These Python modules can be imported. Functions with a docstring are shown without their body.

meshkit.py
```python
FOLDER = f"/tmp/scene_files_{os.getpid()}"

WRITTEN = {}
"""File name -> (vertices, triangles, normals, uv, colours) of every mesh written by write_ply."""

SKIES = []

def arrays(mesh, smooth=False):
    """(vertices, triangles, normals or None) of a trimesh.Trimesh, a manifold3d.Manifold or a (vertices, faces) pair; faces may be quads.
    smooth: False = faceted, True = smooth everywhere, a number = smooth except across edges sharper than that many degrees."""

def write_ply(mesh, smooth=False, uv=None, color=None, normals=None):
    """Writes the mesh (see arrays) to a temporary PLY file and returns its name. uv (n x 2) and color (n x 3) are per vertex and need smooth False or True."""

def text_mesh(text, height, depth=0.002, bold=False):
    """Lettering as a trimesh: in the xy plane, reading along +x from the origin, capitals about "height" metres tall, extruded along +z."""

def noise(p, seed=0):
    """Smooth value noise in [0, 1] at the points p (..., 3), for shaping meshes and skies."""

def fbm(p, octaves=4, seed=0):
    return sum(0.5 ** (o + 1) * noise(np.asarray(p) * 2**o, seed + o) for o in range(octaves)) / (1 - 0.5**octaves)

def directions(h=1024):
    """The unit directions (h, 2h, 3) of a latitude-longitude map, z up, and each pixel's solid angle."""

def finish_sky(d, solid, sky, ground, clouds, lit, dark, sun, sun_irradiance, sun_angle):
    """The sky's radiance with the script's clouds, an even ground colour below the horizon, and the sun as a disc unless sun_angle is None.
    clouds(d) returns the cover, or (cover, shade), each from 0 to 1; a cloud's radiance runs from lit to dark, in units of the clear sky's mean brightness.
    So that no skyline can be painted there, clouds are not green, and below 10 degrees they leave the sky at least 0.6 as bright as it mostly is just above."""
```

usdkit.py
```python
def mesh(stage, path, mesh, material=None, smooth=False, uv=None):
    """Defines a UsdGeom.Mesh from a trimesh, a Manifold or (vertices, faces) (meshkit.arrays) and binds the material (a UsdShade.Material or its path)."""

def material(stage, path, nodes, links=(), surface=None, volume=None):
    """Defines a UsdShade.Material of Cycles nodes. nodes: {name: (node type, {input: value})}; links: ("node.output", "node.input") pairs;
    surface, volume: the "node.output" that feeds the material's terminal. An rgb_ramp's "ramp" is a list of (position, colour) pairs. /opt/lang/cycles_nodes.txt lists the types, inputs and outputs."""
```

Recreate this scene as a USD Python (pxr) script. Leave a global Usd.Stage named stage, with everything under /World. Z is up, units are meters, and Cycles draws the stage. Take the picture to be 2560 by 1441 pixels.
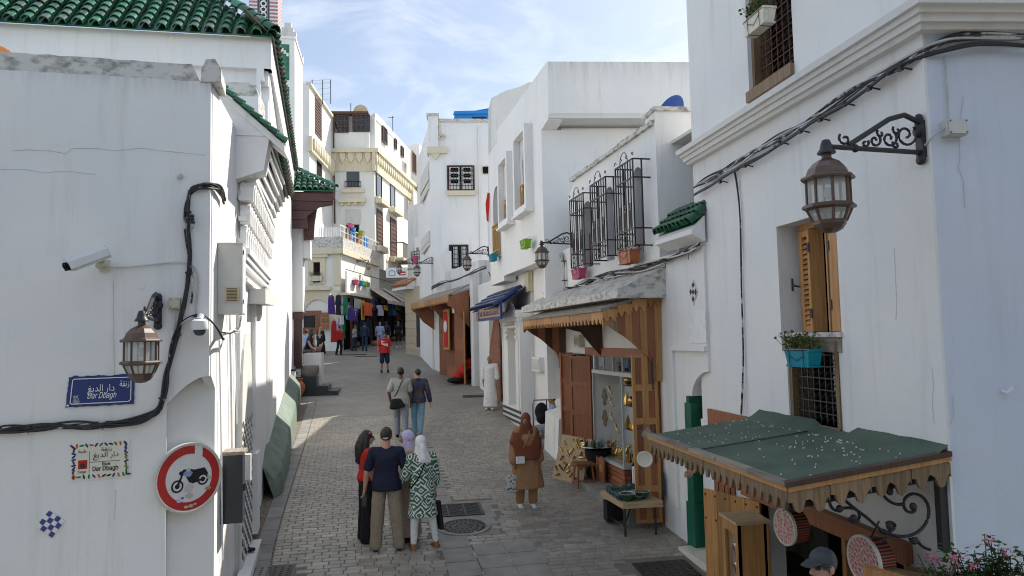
import math, random, numpy as np, trimesh, manifold3d, usdkit, meshkit
from pxr import Usd, UsdGeom, UsdLux, UsdShade, Gf, Sdf
from shapely.geometry import Polygon, box as sbox, Point, LineString, MultiPolygon
from shapely.ops import unary_union
from shapely import affinity
stage = Usd.Stage.CreateInMemory()
UsdGeom.SetStageUpAxis(stage, 'Z'); UsdGeom.SetStageMetersPerUnit(stage, 1.0)
UsdGeom.Xform.Define(stage, '/World'); UsdGeom.Scope.Define(stage, '/World/Looks')
A = np.array; rng = random.Random(7)
# ---------- camera ----------
FPX = 1800.0; PS, TH, RO = [math.radians(a) for a in (9.9, 3.9, 1.25)]
CAM = A([0, 0, 3.8])
r0 = A([math.cos(PS), -math.sin(PS), 0]); FW = A([math.sin(PS)*math.cos(TH), math.cos(PS)*math.cos(TH), math.sin(TH)]); u0 = np.cross(r0, FW)
RT = math.cos(RO)*r0 - math.sin(RO)*u0; UP = math.sin(RO)*r0 + math.cos(RO)*u0
cam = UsdGeom.Camera.Define(stage, '/World/camera')
m = np.eye(4); m[0, :3] = RT; m[1, :3] = UP; m[2, :3] = -FW; m[3, :3] = CAM
cam.AddTransformOp().Set(Gf.Matrix4d(*m.ravel().tolist()))
cam.CreateHorizontalApertureAttr(36.0); cam.CreateFocalLengthAttr(36*FPX/2560); cam.CreateClippingRangeAttr(Gf.Vec2f(.05, 5000))
EXPOSURE = 0.62
cam.CreateExposureAttr(EXPOSURE)
# ---------- sky and sun ----------
SUN_AZ, SUN_EL = math.radians(50), math.radians(43)      # azimuth from +y towards +x
sd = A([math.sin(SUN_AZ)*math.cos(SUN_EL), math.cos(SUN_AZ)*math.cos(SUN_EL), math.sin(SUN_EL)])
dome = UsdLux.DomeLight.Define(stage, '/World/sky')
skym = usdkit.material(stage, '/World/Looks/sky', {
  'tc': ('texture_coordinate', {}), 'map': ('mapping', {'scale': (1.0, 1.0, 3.2), 'rotation': (0.3, 0.2, 0.5)}),
  'map2': ('mapping', {'scale': (2.2, 1.2, 5.0), 'rotation': (0.1, 0.5, 1.1)}),
  'n': ('noise_texture', {'scale': 1.7, 'detail': 7, 'roughness': .58, 'distortion': .5}), 'n2': ('noise_texture', {'scale': 2.6, 'detail': 8, 'roughness': .62, 'distortion': 1.2}),
  'mul': ('math', {'math_type': 'multiply'}), 'r': ('rgb_ramp', {'ramp': [(0, (.12,)*3), (.2, (.2,)*3), (.34, (.55,)*3), (.5, (.8,)*3), (1, (.9,)*3)]}),
  'sky': ('sky_texture', {'sky_type': 'single_scattering', 'sun_disc': False, 'sun_elevation': SUN_EL, 'sun_rotation': SUN_AZ, 'air_density': 1.0, 'aerosol_density': 1.3, 'ozone_density': 1.6}),
  'mix': ('mix', {'color2': (7.5, 7.9, 8.4)}), 'bg': ('background_shader', {'strength': .1})},
  [('tc.generated', 'map.vector'), ('tc.generated', 'map2.vector'), ('map.vector', 'n.vector'), ('map2.vector', 'n2.vector'), ('n.fac', 'mul.value1'), ('n2.fac', 'mul.value2'), ('mul.value', 'r.fac'),
   ('r.color', 'mix.fac'), ('sky.color', 'mix.color1'), ('mix.color', 'bg.color')], surface='bg.background')
UsdShade.MaterialBindingAPI.Apply(dome.GetPrim()).Bind(skym)
sun = UsdLux.DistantLight.Define(stage, '/World/sun')
sun.CreateIntensityAttr(1.25); sun.CreateAngleAttr(.53); sun.CreateNormalizeAttr(True); sun.CreateColorAttr(Gf.Vec3f(1, .94, .84))
sx = np.cross([0, 0, 1], sd); sx /= np.linalg.norm(sx); sy = np.cross(sd, sx)
m = np.eye(4); m[0, :3] = sx; m[1, :3] = sy; m[2, :3] = sd
sun.AddTransformOp().Set(Gf.Matrix4d(*m.ravel().tolist()))
# ---------- materials ----------
def mat(name, nodes, links, surface='p.BSDF'): return usdkit.material(stage, '/World/Looks/' + name, nodes, links, surface=surface)
def ramp(a, b, *stops): return ('rgb_ramp', {'ramp': [(0, a), (1, b)] if not stops else [(0, a), *stops, (1, b)]})
def plaster(name, col, stain=(.30, .28, .24), amount=.3, bump=.25, rough=.92, top=None, drip=.8):
    c = A(col); tz = top if top is not None else 1e4
    return mat(name, {'g': ('geometry', {}), 'ms': ('mapping', {'scale': (3.2, 3.2, .22)}), 'n1': ('noise_texture', {'scale': .55, 'detail': 5, 'roughness': .6}),
      'ns': ('noise_texture', {'scale': 1.6, 'detail': 6, 'roughness': .7}), 'n3': ('noise_texture', {'scale': 28, 'detail': 4}), 'n4': ('noise_texture', {'scale': 3.5, 'detail': 3}),
      'nk': ('noise_texture', {'scale': 1.1, 'detail': 7, 'roughness': .65, 'distortion': .3}),
      'r1': ramp(c*.9, np.minimum(c*1.05, .88)), 'rs': ('rgb_ramp', {'ramp': [(0, (0,)*3), (.54, (0,)*3), (.78, (amount,)*3), (1, (amount,)*3)]}),
      'rk': ('rgb_ramp', {'ramp': [(0, (0,)*3), (.497, (0,)*3), (.5, (.35*amount,)*3), (.503, (0,)*3), (1, (0,)*3)]}),
      'sx': ('separate_xyz', {}), 'mr': ('map_range', {'from_min': tz-drip, 'from_max': tz, 'to_min': 0., 'to_max': 1., 'clamp': True}), 'pw': ('math', {'math_type': 'power', 'value2': 2.2}), 'nt': ('noise_texture', {'scale': 2.4, 'detail': 8, 'roughness': .75}), 'rt': ('rgb_ramp', {'ramp': [(0, (0,)*3), (.36, (0,)*3), (.62, (.9,)*3), (1, (1,)*3)]}), 'tm': ('math', {'math_type': 'multiply'}), 'mt': ('mix', {'color2': (.11, .105, .095)}),
      'np': ('noise_texture', {'scale': .9, 'detail': 2, 'roughness': .4}), 'rp': ('rgb_ramp', {'ramp': [(0, (.95, .96, .98)), (.35, (.95, .96, .98)), (.65, (1, .995, .98)), (1, (1, .99, .965))]}), 'mp': ('mix', {'mix_type': 'multiply', 'fac': 1.0}), 'mx': ('mix', {'color2': stain}), 'mk': ('mix', {'color2': A(stain)*.6}), 'ad': ('math', {'math_type': 'multiply_add', 'value2': .12}), 'b': ('bump', {'strength': bump, 'distance': .03}), 'p': ('principled_bsdf', {'roughness': rough, 'specular_ior_level': .25})},
      [('g.position', 'ms.vector'), ('g.position', 'n1.vector'), ('ms.vector', 'ns.vector'), ('g.position', 'n3.vector'), ('g.position', 'n4.vector'), ('g.position', 'nk.vector'), ('n1.fac', 'r1.fac'), ('ns.fac', 'rs.fac'), ('r1.color', 'mx.color1'), ('rs.color', 'mx.fac'),
       ('nk.fac', 'rk.fac'), ('mx.color', 'mk.color1'), ('rk.color', 'mk.fac'), ('g.position', 'sx.vector'), ('sx.z', 'mr.value'), ('mr.result', 'pw.value1'), ('ms.vector', 'nt.vector'), ('nt.fac', 'rt.fac'), ('pw.value', 'tm.value1'), ('rt.color', 'tm.value2'), ('tm.value', 'mt.fac'), ('mk.color', 'mp.color1'), ('g.position', 'np.vector'), ('np.fac', 'rp.fac'), ('rp.color', 'mp.color2'), ('mp.color', 'mt.color1'), ('mt.color', 'p.base_color'), ('n3.fac', 'ad.value1'), ('n4.fac', 'ad.value3'), ('ad.value', 'b.height'), ('b.normal', 'p.normal')])
def mottled(name, c1, c2, scale=8, rough=.5, bump=0, stretch=(1, 1, 1), metallic=0, spec=.5, obj=False, lo=.3, hi=.7, rnd=0, detail=5, coat=0, big=0):
    n = {'g': ('texture_coordinate', {}) if obj else ('geometry', {}), 'm': ('mapping', {'scale': stretch}), 'n': ('noise_texture', {'scale': scale, 'detail': detail, 'roughness': .6}),
         'r': ('rgb_ramp', {'ramp': [(0, c1), (lo, c1), (hi, c2), (1, c2)]}), 'p': ('principled_bsdf', {'roughness': rough, 'metallic': metallic, 'specular_ior_level': spec, 'coat_weight': coat})}
    l = [('g.object' if obj else 'g.position', 'm.vector'), ('m.vector', 'n.vector'), ('n.fac', 'r.fac')]
    out = 'r.color'
    if rnd:
        n |= {'oi': ('object_info', {}), 'mr': ('map_range', {'to_min': 1-rnd, 'to_max': 1+rnd}), 'hs': ('hsv', {})}
        l += [('oi.random', 'mr.value'), ('mr.result', 'hs.value'), ('r.color', 'hs.color')]; out = 'hs.color'
    if big:
        n |= {'nb': ('noise_texture', {'scale': .55, 'detail': 5, 'roughness': .6}), 'rb': ('rgb_ramp', {'ramp': [(0, (1-big,)*3), (.35, (1-big, 1-big, 1-big*.9)), (.65, (1+big, 1+big*.92, 1+big*.75)), (1, (1+big,)*3)]}), 'mb': ('mix', {'mix_type': 'multiply', 'fac': 1.0})}
        l += [('g.position', 'nb.vector'), ('nb.fac', 'rb.fac'), (out, 'mb.color1'), ('rb.color', 'mb.color2')]; out = 'mb.color'
    l.append((out, 'p.base_color'))
    if bump: n['b'] = ('bump', {'strength': bump, 'distance': .01}); l += [('n.fac', 'b.height'), ('b.normal', 'p.normal')]
    return mat(name, n, l)
def flat(name, col, rough=.5, metallic=0, spec=.5): return mottled(name, A(col)*.9, np.minimum(A(col)*1.08, .95), 6, rough, 0, metallic=metallic, spec=spec)
def wood(name, c1, c2, axis='z', rough=.55, bump=.3, rnd=.27):
    st = {'z': (22, 22, 1.3), 'x': (1.3, 22, 22), 'y': (22, 1.3, 22)}[axis]
    return mottled(name, c1, c2, 1.6, rough, bump, st, rnd=rnd, lo=.3, hi=.72, detail=6)
M = {}
M['white'] = plaster('white_plaster', (.79, .785, .775), (.42, .38, .31), .32)
M['white_top'] = plaster('grimy_topped_plaster', (.79, .785, .775), (.42, .38, .31), .32, top=6.95, drip=.55)
M['bay_top'] = plaster('drip_stained_plaster', (.72, .71, .68), (.3, .27, .22), .4, top=10.45, drip=1.4)
M['shade_tinted_white'] = plaster('shade_tinted_plaster', (.64, .69, .79), (.36, .38, .42), .25)  # white plaster with the blue shade of the end wall mixed into its colour
M['white_dirty'] = plaster('stained_plaster', (.77, .77, .75), (.20, .19, .16), .6, .5)
M['white_far'] = plaster('far_plaster', (.78, .77, .73), (.42, .38, .3), .3, .1)
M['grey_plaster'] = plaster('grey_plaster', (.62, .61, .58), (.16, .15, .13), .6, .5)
M['weathered'] = mottled('weathered_coping', (.60, .58, .54), (.13, .12, .10), 7, .95, .8, (1, 1, 1.6), lo=.46, hi=.74, detail=9, spec=.2)
M['cream'] = plaster('cream_plaster', (.68, .61, .46), (.35, .28, .16), .35, .2)
M['beige'] = plaster('beige_stone', (.50, .42, .30), (.25, .2, .14), .3, .3)
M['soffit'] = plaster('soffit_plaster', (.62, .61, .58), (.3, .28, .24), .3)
M['tile_green'] = mottled('green_glazed_tile', (.008, .055, .028), (.035, .15, .08), 7, .24, .25, spec=.5, rnd=.5, lo=.25, hi=.75)
M['tile_grey'] = mottled('worn_glazed_tile', (.06, .075, .065), (.035, .12, .075), 9, .22, .1, spec=.6, rnd=.35)
M['tile_old'] = mottled('dull_roof_tile', (.05, .055, .035), (.15, .14, .09), 14, .4, .2, rnd=.3)
M['tile_blue'] = mottled('blue_glazed_tile', (.012, .022, .085), (.022, .04, .15), 9, .2, .1, rnd=.3)
M['tile_terra'] = mottled('terracotta_tile', (.38, .15, .08), (.5, .26, .15), 9, .7, .2, rnd=.3)
M['faded_red'] = flat('faded_red_stripe', (.40, .19, .18), .6)
M['mortar'] = mottled('mortar', (.26, .24, .20), (.12, .11, .09), 9, .95, .5)
M['iron'] = flat('black_iron', (.018, .018, .021), .42, 0)
M['iron_rust'] = mottled('rusty_iron', (.05, .035, .03), (.14, .06, .035), 20, .75, .3)
M['cable'] = mottled('black_cable', (.012, .012, .014), (.03, .03, .034), 5, .5)
M['cable_paint'] = mottled('paint_splashed_cable', (.014, .014, .016), (.55, .55, .53), 7, .6, 0, lo=.52, hi=.6)
M['conduit'] = mottled('grey_conduit', (.42, .42, .41), (.6, .6, .58), 6, .6)
M['white_paint'] = flat('white_paint', (.76, .76, .74), .5)
M['bronze'] = mottled('brown_lantern_paint', (.075, .045, .032), (.12, .075, .055), 8, .38, .05)
M['box_grey'] = mottled('grey_enamel', (.50, .50, .46), (.60, .60, .57), 3, .45)
M['box_beige'] = flat('beige_plastic', (.52, .49, .38), .5)
M['vent'] = flat('vent_plastic', (.55, .46, .28), .5)
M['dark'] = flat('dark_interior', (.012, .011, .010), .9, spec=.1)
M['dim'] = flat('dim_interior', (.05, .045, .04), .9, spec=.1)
M['dark_grey'] = flat('dark_grey_enamel', (.022, .028, .034), .35)
M['wood_red'] = wood('reddish_wood', (.19, .065, .028), (.32, .125, .055))
M['wood_dark'] = wood('dark_wood', (.05, .022, .014), (.10, .045, .026))
M['wood_maroon'] = wood('maroon_boards', (.055, .022, .022), (.10, .04, .036), 'x')
M['wood_oak'] = wood('honey_wood', (.30, .14, .045), (.50, .255, .09))
M['wood_pale'] = wood('pale_wood', (.34, .24, .13), (.52, .38, .22), 'x')
M['wood_old'] = wood('old_wood', (.12, .075, .04), (.29, .19, .10))
M['wood_gray'] = wood('weathered_wood', (.17, .145, .115), (.33, .29, .24), 'y', .8)
M['shutter_brown'] = wood('brown_shutter_paint', (.075, .035, .028), (.11, .055, .042))
M['gold'] = mottled('ochre_railing_paint', (.34, .19, .045), (.48, .29, .08), 9, .5)
M['brass'] = mottled('brass', (.55, .36, .10), (.75, .55, .22), 14, .25, .1, metallic=1)
M['brass_dark'] = mottled('dark_brass', (.10, .065, .03), (.3, .2, .08), 14, .35, .1, metallic=1)
M['alu'] = flat('grey_frame', (.45, .46, .47), .35)
M['silver'] = mottled('silver', (.6, .6, .6), (.8, .8, .8), 20, .2, metallic=1)
M['green_paint'] = mottled('green_wall_paint', (.004, .075, .042), (.007, .10, .058), 2.5, .3, .15)
M['plinth_green'] = mottled('green_grey_plinth', (.10, .14, .11), (.19, .235, .195), 3.5, .75, .4, detail=8)
M['felt'] = mottled('green_roofing_felt', (.055, .095, .068), (.105, .15, .11), 2.2, .9, .5, detail=9)
M['bird'] = flat('white_droppings', (.7, .7, .68), .9)
M['red_sign'] = mottled('sign_red', (.42, .022, .018), (.5, .035, .03), 5, .4)
M['sign_white'] = mottled('sign_white', (.72, .73, .74), (.78, .78, .78), 5, .4)
M['sign_black'] = flat('sign_black', (.012, .012, .014), .4)
M['sign_blue'] = mottled('enamel_blue', (.008, .02, .12), (.012, .03, .15), 4, .3)
M['ceramic'] = mottled('cream_ceramic', (.62, .60, .50), (.70, .68, .58), 4, .25)
M['tile_w'] = flat('white_ceramic', (.70, .70, .68), .2); M['tile_b'] = mottled('blue_ceramic', (.015, .02, .16), (.05, .06, .3), 16, .2); M['tile_k'] = flat('black_ceramic', (.02, .022, .028), .2)
for k, c in dict(pink=(.50, .08, .17), terracotta=(.42, .14, .06), lime=(.22, .42, .03), teal=(.0, .22, .30), ivory=(.70, .66, .55), sky_blue=(.03, .22, .55), dish_blue=(.03, .09, .33), dish_orange=(.55, .24, .08), purple=(.08, .03, .22), navy=(.010, .012, .035), red=(.5, .025, .02), orange=(.6, .1, .03), yellow=(.6, .36, .02), green=(.01, .2, .08), light_blue=(.25, .35, .55), lilac=(.55, .50, .72), cloth_white=(.72, .72, .74), khaki=(.27, .225, .16), tan=(.34, .20, .12), grey_hair=(.12, .11, .10), beige_robe=(.48, .36, .29), rust=(.17, .05, .025), camel=(.33, .175, .085), jeans=(.20, .36, .46), grey_cloth=(.36, .36, .34), grey_trouser=(.24, .26, .30), black_cloth=(.010, .010, .012), blue_shirt=(.03, .10, .45), cap_grey=(.06, .065, .075), denim_dark=(.015, .03, .07), shorts=(.012, .018, .06), scarf_tan=(.42, .28, .19), rubber=(.012, .012, .012), sole=(.6, .6, .58), leather=(.25, .12, .06), violet=(.03, .02, .25)).items():
    M[k] = mottled(k + '_cloth' if 'dish' not in k else k, A(c)*.82, np.minimum(A(c)*1.12, .9), 22, .75 if k not in ('pink', 'terracotta', 'lime', 'teal', 'ivory', 'dish_blue', 'dish_orange') else .4, .25, spec=.3, obj=False)
for k, c in dict(skin_light=(.50, .27, .19), skin_mid=(.33, .17, .11), skin_dark=(.15, .07, .045)).items(): M[k] = mottled(k, A(c)*.9, A(c)*1.08, 12, .5, .05)
M['hair'] = mottled('black_hair', (.008, .006, .005), (.02, .015, .012), 40, .45, .5)
M['awning'] = mottled('awning_canvas', (.45, .39, .34), (.58, .52, .46), 5, .9, .2)
M['leaf'] = mat('leaf', {'oi': ('geometry', {}), 'r': ramp((.03, .07, .018), (.09, .16, .045)), 'p': ('principled_bsdf', {'roughness': .5}), 't': ('translucent_bsdf', {'color': (.1, .2, .04)}), 'x': ('mix_closure', {'fac': .3})},
   [('oi.random_per_island', 'r.fac'), ('r.color', 'p.base_color'), ('p.BSDF', 'x.closure1'), ('t.BSDF', 'x.closure2')], 'x.closure')
M['leaf_dry'] = mat('dry_leaf', {'oi': ('geometry', {}), 'r': ramp((.10, .12, .03), (.22, .09, .06)), 'p': ('principled_bsdf', {'roughness': .6})}, [('oi.random_per_island', 'r.fac'), ('r.color', 'p.base_color')])
M['flower'] = flat('pink_petal', (.55, .10, .18), .6)
def pane(name, tint, refl=.12):
    return mat(name, {'t': ('transparent_bsdf', {'color': tint}), 'g': ('glossy_bsdf', {'roughness': .03, 'color': (.9, .9, .9)}), 'f': ('layer_weight', {'blend': .5}), 'pw': ('math', {'math_type': 'power', 'value2': 4.0}), 'a': ('math', {'math_type': 'add', 'value2': refl*.5, 'use_clamp': True}), 'x': ('mix_closure', {})},
      [('f.facing', 'pw.value1'), ('pw.value', 'a.value1'), ('a.value', 'x.fac'), ('t.BSDF', 'x.closure1'), ('g.BSDF', 'x.closure2')], 'x.closure')
M['glass'] = pane('window_glass', (.85, .88, .88), .06); M['glass_dark'] = pane('dark_glass', (.25, .28, .30), .12); M['glass_milky'] = mat('dusty_lantern_glass', {'t': ('transparent_bsdf', {'color': (.85, .85, .82)}), 'd': ('principled_bsdf', {'base_color': (.6, .6, .57), 'roughness': .2}), 'x': ('mix_closure', {'fac': .42})}, [('t.BSDF', 'x.closure1'), ('d.BSDF', 'x.closure2')], 'x.closure')
M['plastic_clear'] = pane('clear_plastic', (.8, .83, .88), .15)
M['sett'] = mottled('grey_sett', (.215, .197, .17), (.34, .315, .275), 5, .5, .25, rnd=.16, detail=8, big=.22)
M['sett2'] = mottled('worn_sett', (.26, .24, .205), (.37, .345, .30), 5, .45, .25, rnd=.16, detail=8, big=.22)
M['joint'] = mottled('joint_sand', (.13, .118, .098), (.2, .18, .15), 30, .95, .5)
M['slab'] = mottled('grey_slab', (.17, .163, .15), (.28, .268, .245), 3, .7, .3, detail=8)
M['gravel'] = mottled('gravel', (.05, .04, .03), (.3, .24, .18), 45, .95, .9, lo=.42, hi=.6)
M['cast'] = mottled('cast_iron', (.03, .03, .03), (.065, .06, .055), 25, .5, .3, metallic=.3)
M['road'] = mat('worn_paving', {'g': ('geometry', {}), 'mp': ('mapping', {'rotation': (0, 0, .05)}), 'b': ('brick_texture', {'scale': 1, 'brick_width': .26, 'row_height': .13, 'mortar_size': .006, 'mortar_smooth': .3, 'color1': (.25, .232, .2), 'color2': (.32, .298, .26), 'mortar': (.17, .155, .135)}),
   'n': ('noise_texture', {'scale': .5, 'detail': 6, 'roughness': .6}), 'r': ramp((.62,)*3, (1.2,)*3), 'mx': ('mix', {'mix_type': 'multiply', 'fac': 1.0}), 'p': ('principled_bsdf', {'roughness': .6}), 'bp': ('bump', {'strength': .3, 'distance': .01})},
   [('g.position', 'mp.vector'), ('mp.vector', 'b.vector'), ('g.position', 'n.vector'), ('n.fac', 'r.fac'), ('b.color', 'mx.color1'), ('r.color', 'mx.color2'), ('mx.color', 'p.base_color'), ('b.fac', 'bp.height'), ('bp.normal', 'p.normal')])
# ---------- mesh helpers ----------
class B:
    def __init__(s): s.v = []; s.f = []; s.n = 0
    def add(s, v, f):
        v = np.asarray(v, float).reshape(-1, 3); f = np.asarray(f, int)
        if f.size and f.shape[1] == 4: f = np.vstack([f[:, [0, 1, 2]], f[:, [0, 2, 3]]])
        s.v.append(v); s.f.append(f + s.n); s.n += len(v); return s
    def tm(s, t): return s.add(t.vertices, t.faces)
    def mf(s, t): q = t.to_mesh(); return s.add(q.vert_properties[:, :3], q.tri_verts)
    def hexa(s, p): return s.add(p, [[0, 3, 2, 1], [4, 5, 6, 7], [0, 1, 5, 4], [1, 2, 6, 5], [2, 3, 7, 6], [3, 0, 4, 7]])
    def box(s, c, d, R=None):
        q = A([[-1, -1, -1], [1, -1, -1], [1, 1, -1], [-1, 1, -1], [-1, -1, 1], [1, -1, 1], [1, 1, 1], [-1, 1, 1]])*.5*A(d)
        if R is not None: q = q @ A(R).T
        return s.hexa(q + A(c))
    def fbox(s, F, s0, s1, t0, t1, n0, n1): return s.hexa([F.P(a, t, n) for t in (t0, t1) for a, n in ((s0, n1), (s1, n1), (s1, n0), (s0, n0))])
    def prism(s, F, poly, n0, n1):
        for g in getattr(poly, 'geoms', [poly]):
            if g.is_empty or g.area < 1e-7: continue
            e = trimesh.creation.extrude_polygon(g.buffer(0) if not g.is_valid else g, n1 - n0, engine='earcut'); q = A(e.vertices)
            s.add(F.P(q[:, 0], q[:, 1], q[:, 2] + n0), e.faces)
        return s
    def tube(s, pts, r, sides=6, cap=True):
        p = np.asarray(pts, float); k = len(p); t = np.gradient(p, axis=0); t /= np.linalg.norm(t, axis=1, keepdims=True) + 1e-12
        a = np.cross(t, np.where(np.abs(t[:, 2:]) < .9, [0, 0, 1.], [1., 0, 0])); a /= np.linalg.norm(a, axis=1, keepdims=True) + 1e-12; b = np.cross(t, a)
        an = np.arange(sides)*2*np.pi/sides; rr = np.broadcast_to(r, (k,))
        v = p[:, None] + rr[:, None, None]*(np.cos(an)[None, :, None]*a[:, None] + np.sin(an)[None, :, None]*b[:, None])
        i, j = np.meshgrid(np.arange(k-1), np.arange(sides), indexing='ij'); j2 = (j+1) % sides
        q = np.stack([i*sides+j, i*sides+j2, (i+1)*sides+j2, (i+1)*sides+j], -1).reshape(-1, 4)
        f = np.vstack([q[:, [0, 1, 2]], q[:, [0, 2, 3]]])
        if cap: f = np.vstack([f, [[0, x+1, x] for x in range(1, sides-1)], [[(k-1)*sides, (k-1)*sides+x, (k-1)*sides+x+1] for x in range(1, sides-1)]])
        return s.add(v.reshape(-1, 3), f)
    def lathe(s, prof, c=(0, 0, 0), seg=16, R=None, ph=0):
        pr = np.asarray(prof, float); an = np.arange(seg)*2*np.pi/seg + ph; k = len(pr)
        v = np.stack([pr[:, None, 0]*np.cos(an), pr[:, None, 0]*np.sin(an), np.broadcast_to(pr[:, None, 1], (k, seg))], -1).reshape(-1, 3)
        if R is not None: v = v @ A(R).T
        i, j = np.meshgrid(np.arange(k-1), np.arange(seg), indexing='ij'); j2 = (j+1) % seg
        return s.add(v + A(c), np.stack([i*seg+j, i*seg+j2, (i+1)*seg+j2, (i+1)*seg+j], -1).reshape(-1, 4))
    def sph(s, c, r, sub=1):
        t = trimesh.creation.icosphere(subdivisions=sub); return s.add(t.vertices*A(r) + A(c), t.faces)
    def quad(s, p, back=0): return s.add(p, [[0, 1, 2, 3]])
    def mesh(s): return (np.vstack(s.v), np.vstack(s.f))
class Fr:   # a vertical plane: s along, t = world height, n = outward
    def __init__(s, a, b):
        s.a = A(a, float); s.b = A(b, float); d = s.b - s.a; s.L = np.linalg.norm(d); s.u = d/s.L; s.nn = A([s.u[1], -s.u[0]])
    def P(s, a, t, n=0):
        a, t, n = np.broadcast_arrays(np.asarray(a, float), t, n)
        return np.stack([s.a[0] + s.u[0]*a + s.nn[0]*n, s.a[1] + s.u[1]*a + s.nn[1]*n, t + 0*a], -1)
    def px(s, x, y, off=0):
        d = ray(x, y); o = s.a + s.nn*off; k = ((o - CAM[:2]) @ s.nn)/(d[:2] @ s.nn); q = CAM + k*d; return A([(q[:2] - s.a) @ s.u, q[2]])
    def poly(s, pts, off=0): return Polygon([s.px(x, y, off) for x, y in pts])
    def rect(s, x0, y0, x1, y1, off=0):
        p = s.px(x0, y0, off); q = s.px(x1, y1, off); return min(p[0], q[0]), max(p[0], q[0]), min(p[1], q[1]), max(p[1], q[1])
    def R(s): return np.stack([A([*s.u, 0]), -A([*s.nn, 0]), A([0, 0, 1])], 1)    # local x=along, -y=outward, z=up
def ray(x, y): return FW + (x-1280)/FPX*RT - (y-720.5)/FPX*UP
def gz(Y): return .0745*Y if Y < 30 else 2.235 + .06*(min(Y, 75)-30)
def gp(x, y):
    d = ray(x, y); lo, hi = 1., 400.
    for _ in range(60):
        k = (lo+hi)/2; p = CAM + k*d
        if p[2] > gz(p[1]): lo = k
        else: hi = k
    return CAM + lo*d
def at(x, y, D): d = ray(x, y); return CAM + d*D        # the point D metres deep along a sight line
def smooth_path(pts, n=8):
    from scipy.interpolate import CubicSpline
    p = np.asarray(pts, float); t = np.r_[0, np.cumsum(np.linalg.norm(np.diff(p, axis=0), axis=1))]
    return CubicSpline(t, p)(np.linspace(0, t[-1], n))
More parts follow.
